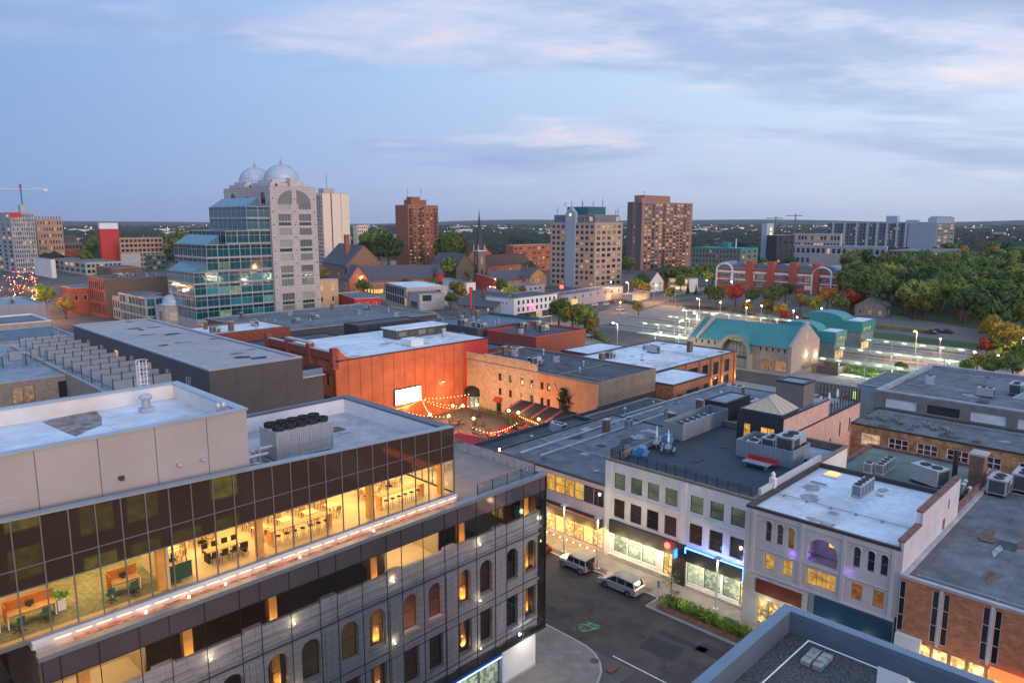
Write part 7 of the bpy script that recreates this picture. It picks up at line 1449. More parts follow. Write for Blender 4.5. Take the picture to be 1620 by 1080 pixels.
def car(label, kind, paint, loc, rot, group=None, name='parked_car'):
    """length along local x, nose at +x"""
    t = thing(name, label, 'car', loc, rot, group)
    D = {'sedan': (4.6,1.8,1.45,.33,[(-2.3,.35),(-2.3,.85),(-1.7,1.0),(1.0,.98),(2.1,.82),(2.3,.6),(2.3,.3)],[(-1.75,.99),(-1.05,1.42),(.25,1.45),(1.1,.98)]),
         'van': (5.1,1.95,1.72,.34,[(-2.5,.35),(-2.55,.95),(-2.45,1.12),(1.35,1.02),(2.2,.86),(2.5,.62),(2.5,.3)],[(-2.42,1.1),(-2.1,1.68),(-.6,1.74),(.45,1.66),(1.5,1.0)]),
         'jeep': (4.6,1.85,1.85,.42,[(-2.0,.5),(-2.0,1.15),(.75,1.15),(1.95,1.08),(2.05,.95),(2.05,.5)],[(-1.98,1.14),(-1.92,1.84),(.45,1.84),(.78,1.14)])}[kind]
    L_, W_, H_, r, body, cab = D; hw = W_/2
    m = M(); nb = len(body)
    secs = [(-hw*1.0,.0,.97),( -hw,.0,1.0),(-hw*.9,.06,1.0),(hw*.9,.06,1.0),(hw,0,1.0),(hw*1.0,0,.97)]
    zoff = [-.0,.0,.03,.03,.0,.0]
    rings = []
    for yy, up, sx in ((-hw*.97,0,.985),(-hw,.0,.99),(-hw*.88,.045,1.0),(hw*.88,.045,1.0),(hw,0,.99),(hw*.97,0,.985)):
        lo = yy if abs(yy) >= hw*.95 else yy
        rings.append([(x*sx, yy if z < 1.2 else yy, z+(up if z > .7 else 0)-(0.05 if abs(yy) == hw and z > .7 else 0)) for x, z in body])
    vs = [p for r_ in rings for p in r_]
    m.add(vs, [(j*nb+i, (j+1)*nb+i, (j+1)*nb+(i+1) % nb, j*nb+(i+1) % nb) for j in range(5) for i in range(nb)]+[tuple(range(nb)), tuple(range(6*nb-1, 5*nb-1, -1))])
    # wheel arches as dark rings
    m.build('body', paint, t)
    nc = len(cab); m = M(); tw_ = .84 if kind != 'jeep' else .93
    A = [(x,-hw*.93 if z < 1.2 else -hw*tw_,z) for x, z in cab]; B = [(x,-y,z) for x, y, z in A]
    m.add(A+B, [tuple(range(nc)), tuple(range(2*nc-1,nc-1,-1))]+[(i,nc+i,nc+i+1,i+1) for i in range(nc-1)]); m.build('cabin_glass', CGL, t)
    m = M(); top = [p for p in cab if p[1] > H_-.2]; x0 = top[0][0]; x1 = top[-1][0]
    m.box(x0,x1,-hw*tw_+.02,hw*tw_-.02,H_-.02,H_+.035)
    for s2 in (-1,1):      # pillars
        for i in ([0,nc-2] if kind != 'van' else [0,nc-2]): a, b_ = cab[i], cab[i+1]; m.tube((a[0],s2*hw*.93,a[1]),(b_[0],s2*hw*tw_,b_[1]),.05,4)
        for xx in ((-.25,) if kind == 'sedan' else (-1.15,-.05) if kind == 'van' else (-1.1,-.25)): m.tube((xx,s2*hw*.945,1.02),(xx,s2*hw*tw_*1.0,H_-.02),.045,4)
        m.tube((x0,s2*hw*tw_,H_),(x1,s2*hw*tw_,H_),.05,4)
    m.build('roof', paint if kind != 'jeep' else mat('jeep_hardtop', (.22,.25,.24), .6, .05), t)
    wb_ = (-1.45,1.45) if kind != 'jeep' else (-1.25,1.35)
    if kind == 'van': wb_ = (-1.5,1.5)
    for x in wb_:
        for s2 in (-1,1): wheel(t, x, s2*(hw-.1), r, .22)
        m = M()
        for s2 in (-1,1):
            k = 10; R0 = r+.06
            if kind == 'jeep': m.box(x-.55,x+.55,s2*hw*.9 if s2 > 0 else -hw-.12,hw+.12 if s2 > 0 else -hw*.9,r*2+.03,r*2+.10)
            m.add([(x+R0*math.cos(math.pi*i/k), s2*(hw+.006), r+R0*math.sin(math.pi*i/k)) for i in range(k+1)], [tuple(range(k+1))])
        m.build('wheel_arch', TY if kind != 'jeep' else paint, t)
    m = M(); xr = body[0][0]; 
    for s2 in (-1,1): m.box(xr-.03,xr+.1,min(s2*hw*.98,s2*hw*.7),max(s2*hw*.98,s2*hw*.7),.78,1.02)
    m.build('tail_lamp', TAIL, t)
    for s2 in (-1,1): m = M(); m.box(body[-1][0]-.25,body[-1][0]+.02,min(s2*hw*.95,s2*hw*.6),max(s2*hw*.95,s2*hw*.6),.62,.80); m.build('headlight', HEADL, t)
    m = M()
    for s2 in (-1,1): m.box(.75,.95,min(s2*hw,s2*(hw+.22)),max(s2*hw,s2*(hw+.22)),1.0,1.15)
    m.build('mirror', paint, t)
    m = M(); m.box(body[-1][0]-.05,body[-1][0]+.03,-hw*.9,hw*.9,.32,.5); m.box(xr-.04,xr+.05,-hw*.9,hw*.9,.35,.55); m.build('bumper', STEELD if kind == 'jeep' else paint, t)
    if kind == 'jeep':
        m = M(); s_ = 16; m.tube((-2.02,.1,1.05),(-2.25,.1,1.05),.38,16); m.build('spare_wheel', TY, t)
    if kind == 'van':
        m = M()
        for s2 in (-1,1): m.tube((-1.9,s2*.7,1.76),(.2,s2*.7,1.78),.02,4)
        m.build('roof_rail', STEEL, t)
    return t
SILV = mat('silver_paint', (.46,.45,.44), .25, .02, .5, 0, metal=.5); WHT = mat('white_car_paint', (.6,.6,.62), .3, .02); BLKP = mat('black_car_paint', (.02,.02,.025), .2, .02, spec=1); REDP = mat('red_car_paint', (.25,.02,.02), .25, .02); NAVY = mat('navy_car_paint', (.03,.05,.10), .2, .02)
car('silver boxy off road car with grey hardtop and spare wheel parked on the street', 'jeep', SILV, (61.95,50.3,0), math.pi/2)
car('silver people carrier parked at the kerb behind the boxy off road car', 'van', SILV, (61.75,43.8,0), math.pi/2)
car('dark red car half hidden by the glass office corner', 'sedan', mat('dark_red_paint', (.12,.02,.02), .3), (61.9,57.2,0), math.pi/2)
cs = car('car', 'sedan', WHT, (0,-500,0), 0); cs2 = car('car', 'sedan', BLKP, (0,-500,0), 0); cs3 = car('car', 'sedan', NAVY, (0,-500,0), 0); cs4 = car('car', 'van', WHT, (0,-500,0), 0); cs5 = car('car','sedan',REDP,(0,-500,0),0)
PC = [Proto(x) for x in (cs,cs2,cs3,cs4,cs5)]
CARS = [(3,'white van on the raised parking deck',596,500,5.0,.1),(0,'white car in the yard beside the domed tower',504,500,0,.6),(1,'black car in the yard beside the domed tower',522,500,0,.6),(0,'white pick up parked under the beige brick building',533,495,0,.6),(1,'black car on the park side parking lot, left one',1471,528,0,1.4),(2,'dark blue car on the park side parking lot, middle one',1482,526,0,1.4),(1,'black car on the park side parking lot, right one',1497,527,0,1.4),(0,'white car parked before the long grey restaurant block',941,484,0,.3),(4,'red car parked by the lit restaurant entrance',968,480,0,.3),(0,'silver car parked by the lit restaurant entrance',959,483,0,.3),(3,'white truck at the road edge near the restaurant',982,491,0,.2),(2,'blue car near the bend of the ring road',1106,466,0,.2),(1,'black car behind the domed tower yard',1004,480,0,.2),(0,'white car by the church on the hill street',572,452,0,1),(3,'white car behind the shrubs of the plaza',936,532,0,.2)]
for ci, lb, px_, py_, z, r in CARS: PC[ci].at((*P(px_,py_,z+.0), z+.03), r, lb)
random.seed(13)
for k in range(22):
    t_ = random.uniform(.02,1); y = 300+320*t_; x = 59+random.choice((-6,-2.5,2.5,6))+70*t_
    o = PC[random.choice((0,1,2,4))].at((x,y,.01), math.pi/2-.2, 'car in the evening traffic of the far left street'); o['group'] = 'cars in the far left street'
for k in range(16):
    o = PC[random.choice((0,1,2,4))].at((*P(560+k*5+random.uniform(-2,2), 441+random.choice((0,4,8)),0),.01), 1.2, 'car in the rows beside the brown stone church'); o['group'] = 'cars parked beside the church'
tg = M(); random.seed(17)
for k in range(150):
    t_ = random.random()**.8; y = 295+340*t_; x = 58+random.uniform(-9,9)+72*t_; z = random.uniform(.6,1.4) if k % 3 else 6.5; s_ = .2+.26*t_
    tg.lathe(x,y,[(0,z-s_/2),(s_/2,z),(0,z+s_/2)],5, 0 if random.random() < .5 else 1 if random.random() < .6 else 2)
tag(tg.build('traffic_lights_glow', [emis('far_red_light', (1,.06,.02), 7), emis('far_amber_light', (1,.45,.1), 9), emis('far_white_light', (1,.9,.7), 9)]), 'mass of red and amber head and tail lights along the far left street', 'street lights', kind='stuff')
for y_ in (330,380,440,520): plight((62+.22*(y_-300), y_, 7), (1,.40,.12), 9000, 1, name='street_glow')
# ------------------------------------------------------------------ street lamps, posts and signs
AMB = emis('amber_lamp_glow', (1,.55,.16), 42); WHL = emis('white_lamp_glow', (1,.92,.68), 42)
def mk_lamp(kind, glow, colr, e, h_):
    t = thing('street_lamp', 'lamp', 'street lamp', (0,-500,0)); m = M(); m.tube((0,0,0),(0,0,h_),.11,8,r2=.07); m.cyl(0,0,0,.5,.2,.14,8)
    if kind == 'arm': m.tube((0,0,h_),(.7,0,h_+.45),.06,6); m.tube((.7,0,h_+.45),(1.8,0,h_+.5),.05,6)
    m.build('pole', STEEL, t); m = M(); x = 1.9 if kind == 'arm' else 0; z = h_+.42 if kind == 'arm' else h_+.25
    if kind == 'arm': m.box(x-.4,x+.4,-.16,.16,z+.03,z+.16); m.build('head', STEEL, t); m = M(); m.lathe(x,0,[(0,z-.24),(.19,z-.08),(.19,z+.02),(0,z+.02)],10)
    else: m.lathe(x,0,[(0,z-.28),(.26,z-.1),(.28,z+.1),(0,z+.3)],10)
    m.build('bulb', glow, t); plight((x,0,z-.5), colr, e, .25, parent=t); return Proto(t)
LPA = mk_lamp('arm', AMB, (1,.46,.15), 5500, 8.5); LPW = mk_lamp('arm', WHL, (1,.92,.62), 2600, 8.5); LPG = mk_lamp('ball', AMB, (1,.5,.18), 900, 4.2); LPS = mk_lamp('ball', WHL, (.9,1,.8), 350, 4.5)
LL = [(LPA,994.7,446.7,'at the petrol station bend'),(LPA,1035,451.7,'at the road fork before the white low house'),(LPA,1069,456,'right of the road fork'),(LPA,1107,472,'between the red tree and the ring road'),(LPG,981,478.6,'in front of the lit restaurant entrance'),
 (LPA,1181,476,'tall amber one before the school'),(LPG,1181,487,'low amber one below the tall amber lamp'),(LPW,977.5,512,'white one at the apron corner behind the plaza hedge'),(LPW,1036.7,525,'starry white one left of the two above the white shop roof'),(LPW,1069.7,532,'starry white one right of the two above the white shop roof'),(LPW,1086,490,'white one at the back of the bus apron'),(LPW,1074.7,507.8,'white one in the middle of the bus apron'),(LPW,1103,495,'small white one beside the back apron lamp'),(LPS,1127,498,'small white globe above the teal roof'),
 (LPS,1157.5,446.7,'white globe left of the school arch'),(LPS,1118,444.7,'white globe by the modern house conifers'),(LPS,1084,446.7,'white globe before the low modern house'),(LPG,1255.5,491.7,'amber globe right of the red tree'),(LPG,1261,502,'lower amber globe beside the teal pavilion'),(LPA,1451,523,'on the lawn edge by the parking lot'),(LPG,1488,536,'low amber one at the end of the lawn'),(LPA,1617,536,'at the right edge of the photo behind the trees'),(LPS,1541.7,559,'low white globe at the end of the canopies'),(LPS,1502,574.4,'low white globe beside the wide grey roof'),(LPS,1578,564,'low white globe before the right hand trees'),
 (LPA,629,400,'left of the lamps under the brick tower'),(LPA,636,402,'second of the lamps under the brick tower'),(LPA,646,403,'third of the lamps under the brick tower'),(LPA,680,400,'glaring in front of the brick tower'),(LPA,618,393,'on the church lawn'),(LPG,641,414,'low by the old slate roofed house'),(LPA,775,410,'before the long brown roofed hall'),(LPA,795,402,'right of the one before the brown hall'),(LPA,780,454,'beside the white corner shop'),(LPA,963,446.7,'at the foot of the blue spined block'),(LPG,873,494,'amber globe at the traffic crossing'),(LPA,575,438,'at the church road corner'),(LPA,787,442,'behind the red flat block'),
 (LPG,1140,478,'amber globe before the dark tree'),(LPG,1205,484,'amber globe on the footpath before the school'),(LPG,1300,488,'amber globe at the school end')]
for i_, (x, y) in enumerate(((63,300),(50,330),(72,345),(62,380),(84,395),(76,440))): LPA.at((x,y,0), 0, 'amber street lamp in the far left street, '+('nearest','second','third','fourth','fifth','farthest')[i_]+' one')
for p_, x, y, wd in LL: z_ = 8.8 if p_ in (LPA, LPW) else 4.4; q_ = P(x, y, z_); p_.at((q_[0], q_[1], 0), random.choice((0,1.6,3.1,-1.6)), 'street lamp '+wd)
def tall_pole(label, xy, h_, glow=False):
    t = thing('street_pole', label, 'street pole', (*xy, .13)); m = M(); m.tube((0,0,0),(0,0,h_),.10,8,r2=.08); m.cyl(0,0,0,.12,.3,.3,10); m.build('pole', STEEL, t)
    m = M(); m.box(-.35,.35,-.35,.35,h_,h_+.1); m.build('head', STEEL, t)
    m = M(); m.lathe(0,0,[(0,h_-.22),(.13,h_-.1),(.13,h_-.01),(0,h_)],10); m.build('bulb', WHL if glow else FR_W, t); plight((-.3,0,h_-.5),(1,.78,.45) if glow else (1,.85,.6),260 if glow else 160,.15,parent=t)
    m = M(); m.box(-.3,-.12,-.03,.03,h_*.55,h_*.85) if glow else None; return t
tall_pole('slim steel street lamp on the pavement beside the boxy off road car', (63.4,48.4), 6.2, True); tall_pole('slim steel street lamp with double head before the blue lit shop', (65.0,34.1), 5.6, True); tall_pole('thin lamp post under the golden window hall canopy', (64.0,54.0), 6.0)
for i, (x, y) in enumerate(((61.6,38.9),)):
    t = thing('parking_sign', 'blue and white parking sign on a thin post by the flower bed', 'sign', (x,y,.13)); m = M(); m.tube((0,0,0),(0,0,2.7),.03); m.build('post', STEEL, t); m = M(); m.box(-.03,-.01,-.18,.18,1.9,2.65); m.build('plate', mat('sign_blue_white', (.25,.36,.5), .5), t)
bn = thing('litter_bin', 'slim dark bollard bin on the warm lit pavement', 'bin', (62.5,55.5,.13)); m = M(); m.cyl(0,0,0,1.0,.22,.22,12); m.build('body', STEELD, bn); m = M(); m.lathe(0,0,[(.24,1),(.24,1.08),(0,1.15)],12); m.build('lid', STEELD, bn)
nsg = thing('neon_sign', 'small round red glowing sign above a shop before the white corner shop', 'sign', (*P(842,505,0),0)); m = M(); m.tube((0,0,0),(0,0,4.5),.1); m.build('pole', STEELD, nsg); m = M(); m.tube((0,-.1,5),(0,.1,5),.8,14); m.build('disc', emis('magenta_red_glow', (1,.03,.12), 8), nsg)
nsg = thing('cross_sign', 'red glowing signal heads on the end of the grey restaurant block', 'sign', (*P(888,486,0),0)); m = M(); m.tube((0,0,0),(0,0,9),.12); m.build('pole', STEELD, nsg); m = M(); m.tube((0,-.8,9.6),(0,.8,9.6),.55,8); m.tube((0,0,8.9),(0,0,10.4),.55,8); m.build('glow', emis('red_cross_glow', (1,.05,.03), 6), nsg)
tp_ = thing('pylon_sign', 'tall dark red blade sign behind the white roof', 'sign', (*P(745,512,0),0)); m = M(); m.box(-.5,.5,-.2,.2,6,14.5); m.build('blade', REDW, tp_); m = M(); m.tube((0,0,0),(0,0,6),.2); m.build('post', STEELD, tp_)
# ------------------------------------------------------------------ planting
random.seed(99)
def leafmat(name, c, c2, v=.25):
    m = bpy.data.materials.new(name); m.use_nodes = True; t = m.node_tree; b = t.nodes['Principled BSDF']; L = t.links.new; b.inputs['Roughness'].default_value = .8; b.inputs['Specular IOR Level'].default_value = .2
    n = t.nodes.new('ShaderNodeTexNoise'); n.inputs['Scale'].default_value = .55; n.inputs['Detail'].default_value = 5; co = t.nodes.new('ShaderNodeTexCoord'); L(co.outputs['Object'], n.inputs[0])
    oi = t.nodes.new('ShaderNodeObjectInfo'); a = t.nodes.new('ShaderNodeMath'); a.operation = 'ADD'; mu = t.nodes.new('ShaderNodeMath'); mu.operation = 'MULTIPLY_ADD'; mu.inputs[1].default_value = .5; mu.inputs[2].default_value = -.25; L(oi.outputs['Random'], mu.inputs[0]); L(mu.outputs[0], a.inputs[0]); L(n.outputs[0], a.inputs[1])
    r = t.nodes.new('ShaderNodeValToRGB'); e = r.color_ramp.elements; e[0].position = .25; e[0].color = (*c, 1); e[1].position = .8; e[1].color = (*c2, 1); L(a.outputs[0], r.inputs[0]); L(r.outputs[0], b.inputs['Base Color']); return m
LG = leafmat('dark_green_leaves', (.045,.080,.022), (.16,.22,.05)); LG2 = leafmat('mid_green_leaves', (.085,.13,.025), (.27,.32,.06)); LY = leafmat('yellowing_leaves', (.18,.15,.025), (.42,.30,.05)); LR = leafmat('red_autumn_leaves', (.10,.05,.02), (.52,.05,.035)); LO_ = leafmat('orange_autumn_leaves', (.10,.11,.025), (.46,.20,.04)); LD = leafmat('conifer_leaves', (.014,.028,.018), (.03,.05,.03)); BARK = mat('bark', (.09,.065,.05), .95, .2, 2, .4)
def crown_mesh(name, rx, rz, n, cl, leaf, mat_, seed, conifer=False):
    rnd = random.Random(seed); m = M(); blobs = []
    if not conifer:
        for i in range(cl):
            a = rnd.uniform(0, 6.28); e_ = rnd.uniform(-.5, 1.35); k = rnd.uniform(.35, .85)
            blobs.append((Vector((math.cos(a)*math.cos(e_)*rx*k, math.sin(a)*math.cos(e_)*rx*k, math.sin(e_)*rz*k)), rnd.uniform(.28,.46)*rx))
    for i in range(n):
        if conifer:
            z = rnd.random()**1.3; a = rnd.uniform(0, 6.28); r = rx*(1-z)*(1+.25*math.sin(z*38))*rnd.uniform(.6,1); c = Vector((r*math.cos(a), r*math.sin(a), z*2*rz-rz)); nrm = Vector((math.cos(a), math.sin(a), .3))
        else:
            b, r = blobs[i % len(blobs)]; d = Vector((rnd.gauss(0,1), rnd.gauss(0,1), rnd.gauss(0,1))).normalized(); c = b+d*r*rnd.uniform(.72,1.12)*Vector((1,1,.85)).length/1.66; nrm = d
        u = nrm.orthogonal().normalized(); u.rotate(Matrix.Rotation(rnd.uniform(0,6.28), 3, nrm)); v = nrm.cross(u); tl = Vector((rnd.uniform(-.5,.5), rnd.uniform(-.5,.5), rnd.uniform(-.5,.5)))
        s_ = leaf*rnd.uniform(.6,1.3); u = (u+tl*.5)*s_; v = (v+tl*.4)*s_*.7
        m.add([c-u, c+v*.8, c+u, c-v], [(0,1,2,3)])
    return m.mesh(name, mat_)
def trunk_mesh(h_, rx, seed):
    rnd = random.Random(seed); m = M(); m.tube((0,0,0),(0,0,h_*.55),.035*h_,7,r2=.022*h_); m.tube((0,0,h_*.5),(.05*h_,0,h_*.85),.022*h_,6,r2=.006*h_)
    for k in range(5): a = rnd.uniform(0,6.28); m.tube((0,0,h_*rnd.uniform(.35,.55)),(rx*.6*math.cos(a),rx*.6*math.sin(a),h_*rnd.uniform(.6,.85)),.012*h_,5,r2=.004*h_)
    return m.mesh('trunk', BARK)
CR = {}
def tproto(key, mat_, rx, rz, H_, n, cl, leaf, conifer=False, vs=2):
    CR[key] = [(trunk_mesh(H_, rx, 5+i), crown_mesh('crown', rx, rz, n, cl, leaf, mat_, hash(key) % 91*0+len(key)*7+i*13+ord(key[0]), conifer), H_, rz) for i in range(vs)]
tproto('g', LG, 4.2, 4.3, 11, 2600, 22, .42, vs=3); tproto('m', LG2, 4.2, 4.0, 10.5, 2600, 22, .42, vs=3); tproto('y', LY, 3.8, 3.6, 9, 1700, 20, .36); tproto('r', LR, 3.2, 3.0, 7, 2000, 16, .32); tproto('o', LO_, 3.6, 3.4, 8.5, 1900, 18, .35); tproto('c', LD, 2.6, 6.5, 13.5, 2200, 1, .42, True); tproto('s', LG2, 1.3, 1.25, 3.4, 1300, 8, .16, vs=1)
SHIFT = {'c': 7.0}
def tree(k, x, y, s_, label, group=None, z=0, nm=None):
    tm_, cm, H_, rz = random.choice(CR[k]); t = thing(nm or ('conifer' if k == 'c' else 'tree'), label, 'tree', (x,y,z), random.uniform(0,6.28), group); t.scale = (s_*random.uniform(.92,1.1), s_*random.uniform(.92,1.1), s_)
    link('trunk', tm_, t); link('crown', cm, t, (0,0,H_-rz*.95 if k != 'c' else 7.2)); return t
TL = [  # kind, px, base y, top y, label
 ('m',843,525,497,'young round street tree on the plaza island'),('y',905,530,480,'spreading yellowish tree left of a pair by the plaza hedge'),('m',925,532,484,'broad green and yellow tree right of the plaza pair'),('o',936,536,502,'thin orange tree at the right end of the plaza hedge'),('g',884,520,470,'dark slim tree at the crossing by the white corner shop'),
 ('g',1133,488,452,'large dark tree left of the red shrubs'),('r',1163,485,450,'bright red maple in front of the school'),('g',1190,486,455,'dark green tree right of the red maple'),('g',1222,492,449,'broad dark tree before the school middle'),('g',1242,480,447,'second broad tree before the school middle'),('o',1213,502,474,'orange tinged round tree by the amber lamps'),('r',1240,512,491,'low red shrub like tree left of the amber lamp'),('r',1276,514,494,'low red tree behind the teal pavilion'),('r',1305,510,492,'orange red low tree at the park edge'),('y',1265,496,465,'yellow leaved tree before the school end'),('o',1308,494,455,'pale orange tree between school and cottage'),('y',1235,505,478,'yellow tree over the footpath'),
 ('r',1345,496,458,'dark red tree leaning on the big park trees'),('g',1015,462,432,'dark round tree at the foot of the brown tower'),('y',1020,470,446,'yellow green tree beside the road fork'),('m',1010,468,440,'green tree right of the petrol station'),('c',1088,464,446,'little conifer before the low modern house'),('c',1101,466,450,'second little conifer before the modern house'),
 ('y',730,470,447,'thin yellow green tree behind the shop block'),('m',713,488,462,'mid green tree at the end of the shop block'),('o',724,480,446,'tall brownish tree between the shop block and the mural wall'),('g',711,448,406,'large dark tree left of the spired church'),('g',609,446,428,'round dark tree on the church lawn'),('g',575,470,442,'dark bushy tree at the church road corner'),('m',661,442,416,'green tree under the brick tower'),('g',770,492,462,'dark tree left of the white corner shop'),('m',806,482,452,'green tree behind the white corner shop'),('o',826,478,452,'brownish tree over the white corner shop'),('g',795,470,440,'dark tree right of the brown hall'),('c',548,410,372,'dark conifer behind the brown church'),('g',566,420,392,'dark tree at the shoulder of the brown church'),('m',600,420,362,'tall yellow green tree left of the brick tower'),('g',590,425,364,'tall dark tree left of the brick tower'),('g',615,430,370,'wide dark tree against the brick tower'),('m',705,430,372,'tall tree right of the brick tower'),('m',716,430,366,'rounded light green tree right of the brick tower'),('y',510,452,424,'yellow tree under the pale beige tower'),
 ('m',73,492,452,'bushy green street tree in the far left street'),('y',105,505,470,'yellow lit street tree in the far left street'),('g',265,420,372,'dark tree behind the teal glass steps'),('g',285,425,366,'taller dark tree behind the teal glass steps'),('g',150,418,376,'dark tree behind the red slab left'),('m',140,428,398,'green tree right of the brown office'),
 ('s',1424,598,572,'small clipped round tree among the shrubs before the canopies'),('y',1565,545,500,'tall yellow tree at the edge of the dark wood'),('y',1590,560,508,'yellow orange tree right of the tall yellow one'),('r',1560,565,535,'low crimson tree below the yellow tree'),('o',1600,570,530,'rusty brown low tree at the right edge'),('m',1530,605,570,'green tree behind the wide grey roof'),('m',1565,600,566,'second green tree behind the wide grey roof'),('g',1600,605,562,'dark green tree at the right edge behind the grey roof'),('y',1545,590,560,'yellow green tree behind the wide grey roof')]
for k, px_, yb_, yt_, lb in TL:
    o = P(px_, yb_); h_ = HT(px_, yt_, o); tree(k, o[0], o[1], max(.3, h_/(CR[k][0][2]+(0 if k != 'c' else 0))), lb)
# park wood at the right: individual crowns
random.seed(44); KW = 'gggmgmgggym'; cnt = 0
LBL = {'g': 'tall dark green tree crowded in the park wood on the right', 'm': 'mid green broad tree crowded in the park wood on the right', 'c': 'dark pointed conifer in the park wood on the right', 'y': 'yellow tinged tree in the park wood on the right', 'o': 'orange tinged tree in the park wood on the right', 'r': 'red tree in the park wood on the right'}
def blocked(px_, yb_):
    return (1385 < px_ < 1428 and yb_ > 490) or (1430 < px_ < 1520 and yb_ > 507) or (px_ > 1500 and yb_ > 516 and px_ < 1545)
for px0, px1, y0_, y1_, n_ in ((1340,1620,455,500,95),(1430,1620,500,520,22),(1330,1620,432,458,62),(1490,1620,405,432,26),(1530,1620,548,600,12),(1545,1620,520,545,8)):
    for i in range(n_):
        px_ = random.uniform(px0,px1); yb_ = random.uniform(y0_,y1_)
        if blocked(px_, yb_): continue
        k = random.choice(KW if px_ < 1530 else 'ggmmgmyggogm'); o = P(px_, yb_); tree(k, o[0], o[1], random.uniform(1.05,1.75) if yb_ < 540 else random.uniform(.45,.8), LBL[k], 'crowded trees of the right hand park wood')
# town trees in the middle distance
for px0, px1, y0_, y1_, n_ in ((560,630,405,425,8),(695,760,402,420,8),(780,870,384,398,6),(1095,1200,396,412,8),(1100,1140,440,455,6),(980,1000,396,440,8),(110,300,384,402,12),(700,870,438,448,8),(1040,1135,445,462,12),(500,560,398,420,8),(1200,1260,432,450,8),(1340,1400,432,445,8)):
    for i in range(n_):
        px_ = random.uniform(px0,px1); yb_ = random.uniform(y0_,y1_); k = random.choice('gggmmcy'); o = P(px_, yb_); tree(k, o[0], o[1], random.uniform(.8,1.25), {'g':'dark green','m':'mid green','c':'pointed dark','y':'yellowish'}[k]+' tree among the houses in the middle distance', 'trees among the houses in the middle distance')
# small far houses among the trees
for k, px_, yb_, yt_, lb in (('m',512,478,452,'green tree behind the beige brick building'),('g',640,462,440,'dark tree below the slate roofed old house'),('m',690,462,440,'mid green tree behind the shop block roof'),('g',752,500,470,'dark bushy tree beside the grey gabled house'),('y',1010,500,478,'small yellow tree at the road fork verge'),('m',1060,478,455,'green tree on the verge of the ring road'),('g',1120,476,450,'dark tree on the lawn before the low modern house'),('m',1290,500,468,'leafy green tree at the school end of the footpath'),('g',1325,505,465,'dark tree before the red cottage'),('o',1180,500,476,'orange tree between the amber lamps'),('g',1610,590,545,'dark tree at the right edge above the wide grey roof'),('m',1580,560,520,'tall green tree behind the yellow orange ones')):
    o = P(px_, yb_); tree(k, o[0], o[1], max(.3, HT(px_, yt_, o)/CR[k][0][2]), lb)
#
random.seed(61)
for i in range(46):
    px_ = random.choice((random.uniform(700,870),random.uniform(1100,1300),random.uniform(110,300),random.uniform(1500,1620),random.uniform(560,640))); yb_ = random.uniform(380,402); o = P(px_, yb_)
    house('', 0, 0, random.uniform(12,26), random.uniform(9,14), random.uniform(4,7), random.uniform(3,5), random.choice((WHITEW,BRICK,CONC,BEIGEW)), SLATE, random.uniform(-.5,.5), random.choice('xy'), group='small far houses among the trees', xy=o)['label'] = 'small pitched roof house far off among the trees'
# far wood, one mass
fw_ = M(); rnd = random.Random(77); ico = [(0,0,1)]+[(math.cos(a)*.95,math.sin(a)*.95,.35) for a in [i*1.047 for i in range(6)]]+[(math.cos(a)*.8,math.sin(a)*.8,-.5) for a in [i*1.047+.5 for i in range(6)]]
icf = [(0,1+i,1+(i+1) % 6) for i in range(6)]+[(1+i,7+i,1+(i+1) % 6) for i in range(6)]+[(1+(i+1) % 6,7+i,7+(i+1) % 6) for i in range(6)]
for i in range(15000):
    u = rnd.random(); D_ = 760*(4600/760)**(u**.8); a = HEAD+R_(rnd.uniform(-43,43)); t_ = .5-(a-HEAD)/R_(96); base_h = hill_h(t_)*.55*max(0,(D_-4200)/1100) if D_ > 4200 else 0
    if D_ < 2500 and rnd.random() < .12: continue
    if math.sin(D_*.011+t_*9)*math.sin(t_*40+D_*.003) > .72: continue
    s_ = rnd.uniform(4.5,8)*(1+D_/3200); x, y = math.cos(a)*D_, math.sin(a)*D_; hh = rnd.uniform(6,12)*(1+D_/9000) 
    fw_.add([(x+p[0]*s_*rnd.uniform(.8,1.2), y+p[1]*s_*rnd.uniform(.8,1.2), base_h+hh*.5+p[2]*hh*.55) for p in ico], icf, 0 if rnd.random() < .9 else 1)
tag(fw_.build('far_wood', [leafmat('far_wood_leaves', (.022,.036,.020), (.055,.080,.032)), leafmat('far_autumn_leaves', (.045,.035,.015), (.09,.05,.018))]), 'mass of dark trees spreading to the hills on the horizon', 'wood', kind='stuff')
# distant pale sheds and city lights
random.seed(5)
fb_ = M(); fl = M()
for i in range(190):
    D_ = random.uniform(1100,4300); a = HEAD+R_(random.uniform(-38,38)); s_ = D_/1500; x, y = math.cos(a)*D_, math.sin(a)*D_
    if i < 110: fb_.cb(x,y,0,random.uniform(14,60)*s_,random.uniform(14,40),random.uniform(7,11)*(1+D_/6000), random.randrange(3))
    z = random.uniform(10,16)*(1+D_/9000); r = .6*s_; fl.lathe(x,y,[(0,z-r),(r,z),(0,z+r)],5, 0 if random.random() < .5 else 1)
tag(fb_.build('far_sheds', [CONC, WHITEW, BRBR]), 'scattered pale far off sheds and blocks between the woods', 'buildings', kind='stuff'); tag(fl.build('far_lights', [emis('far_amber', (1,.55,.2), 4), emis('far_white', (1,.9,.75), 3.5)]), 'scattered tiny lights of the far suburbs', 'lights', kind='stuff')
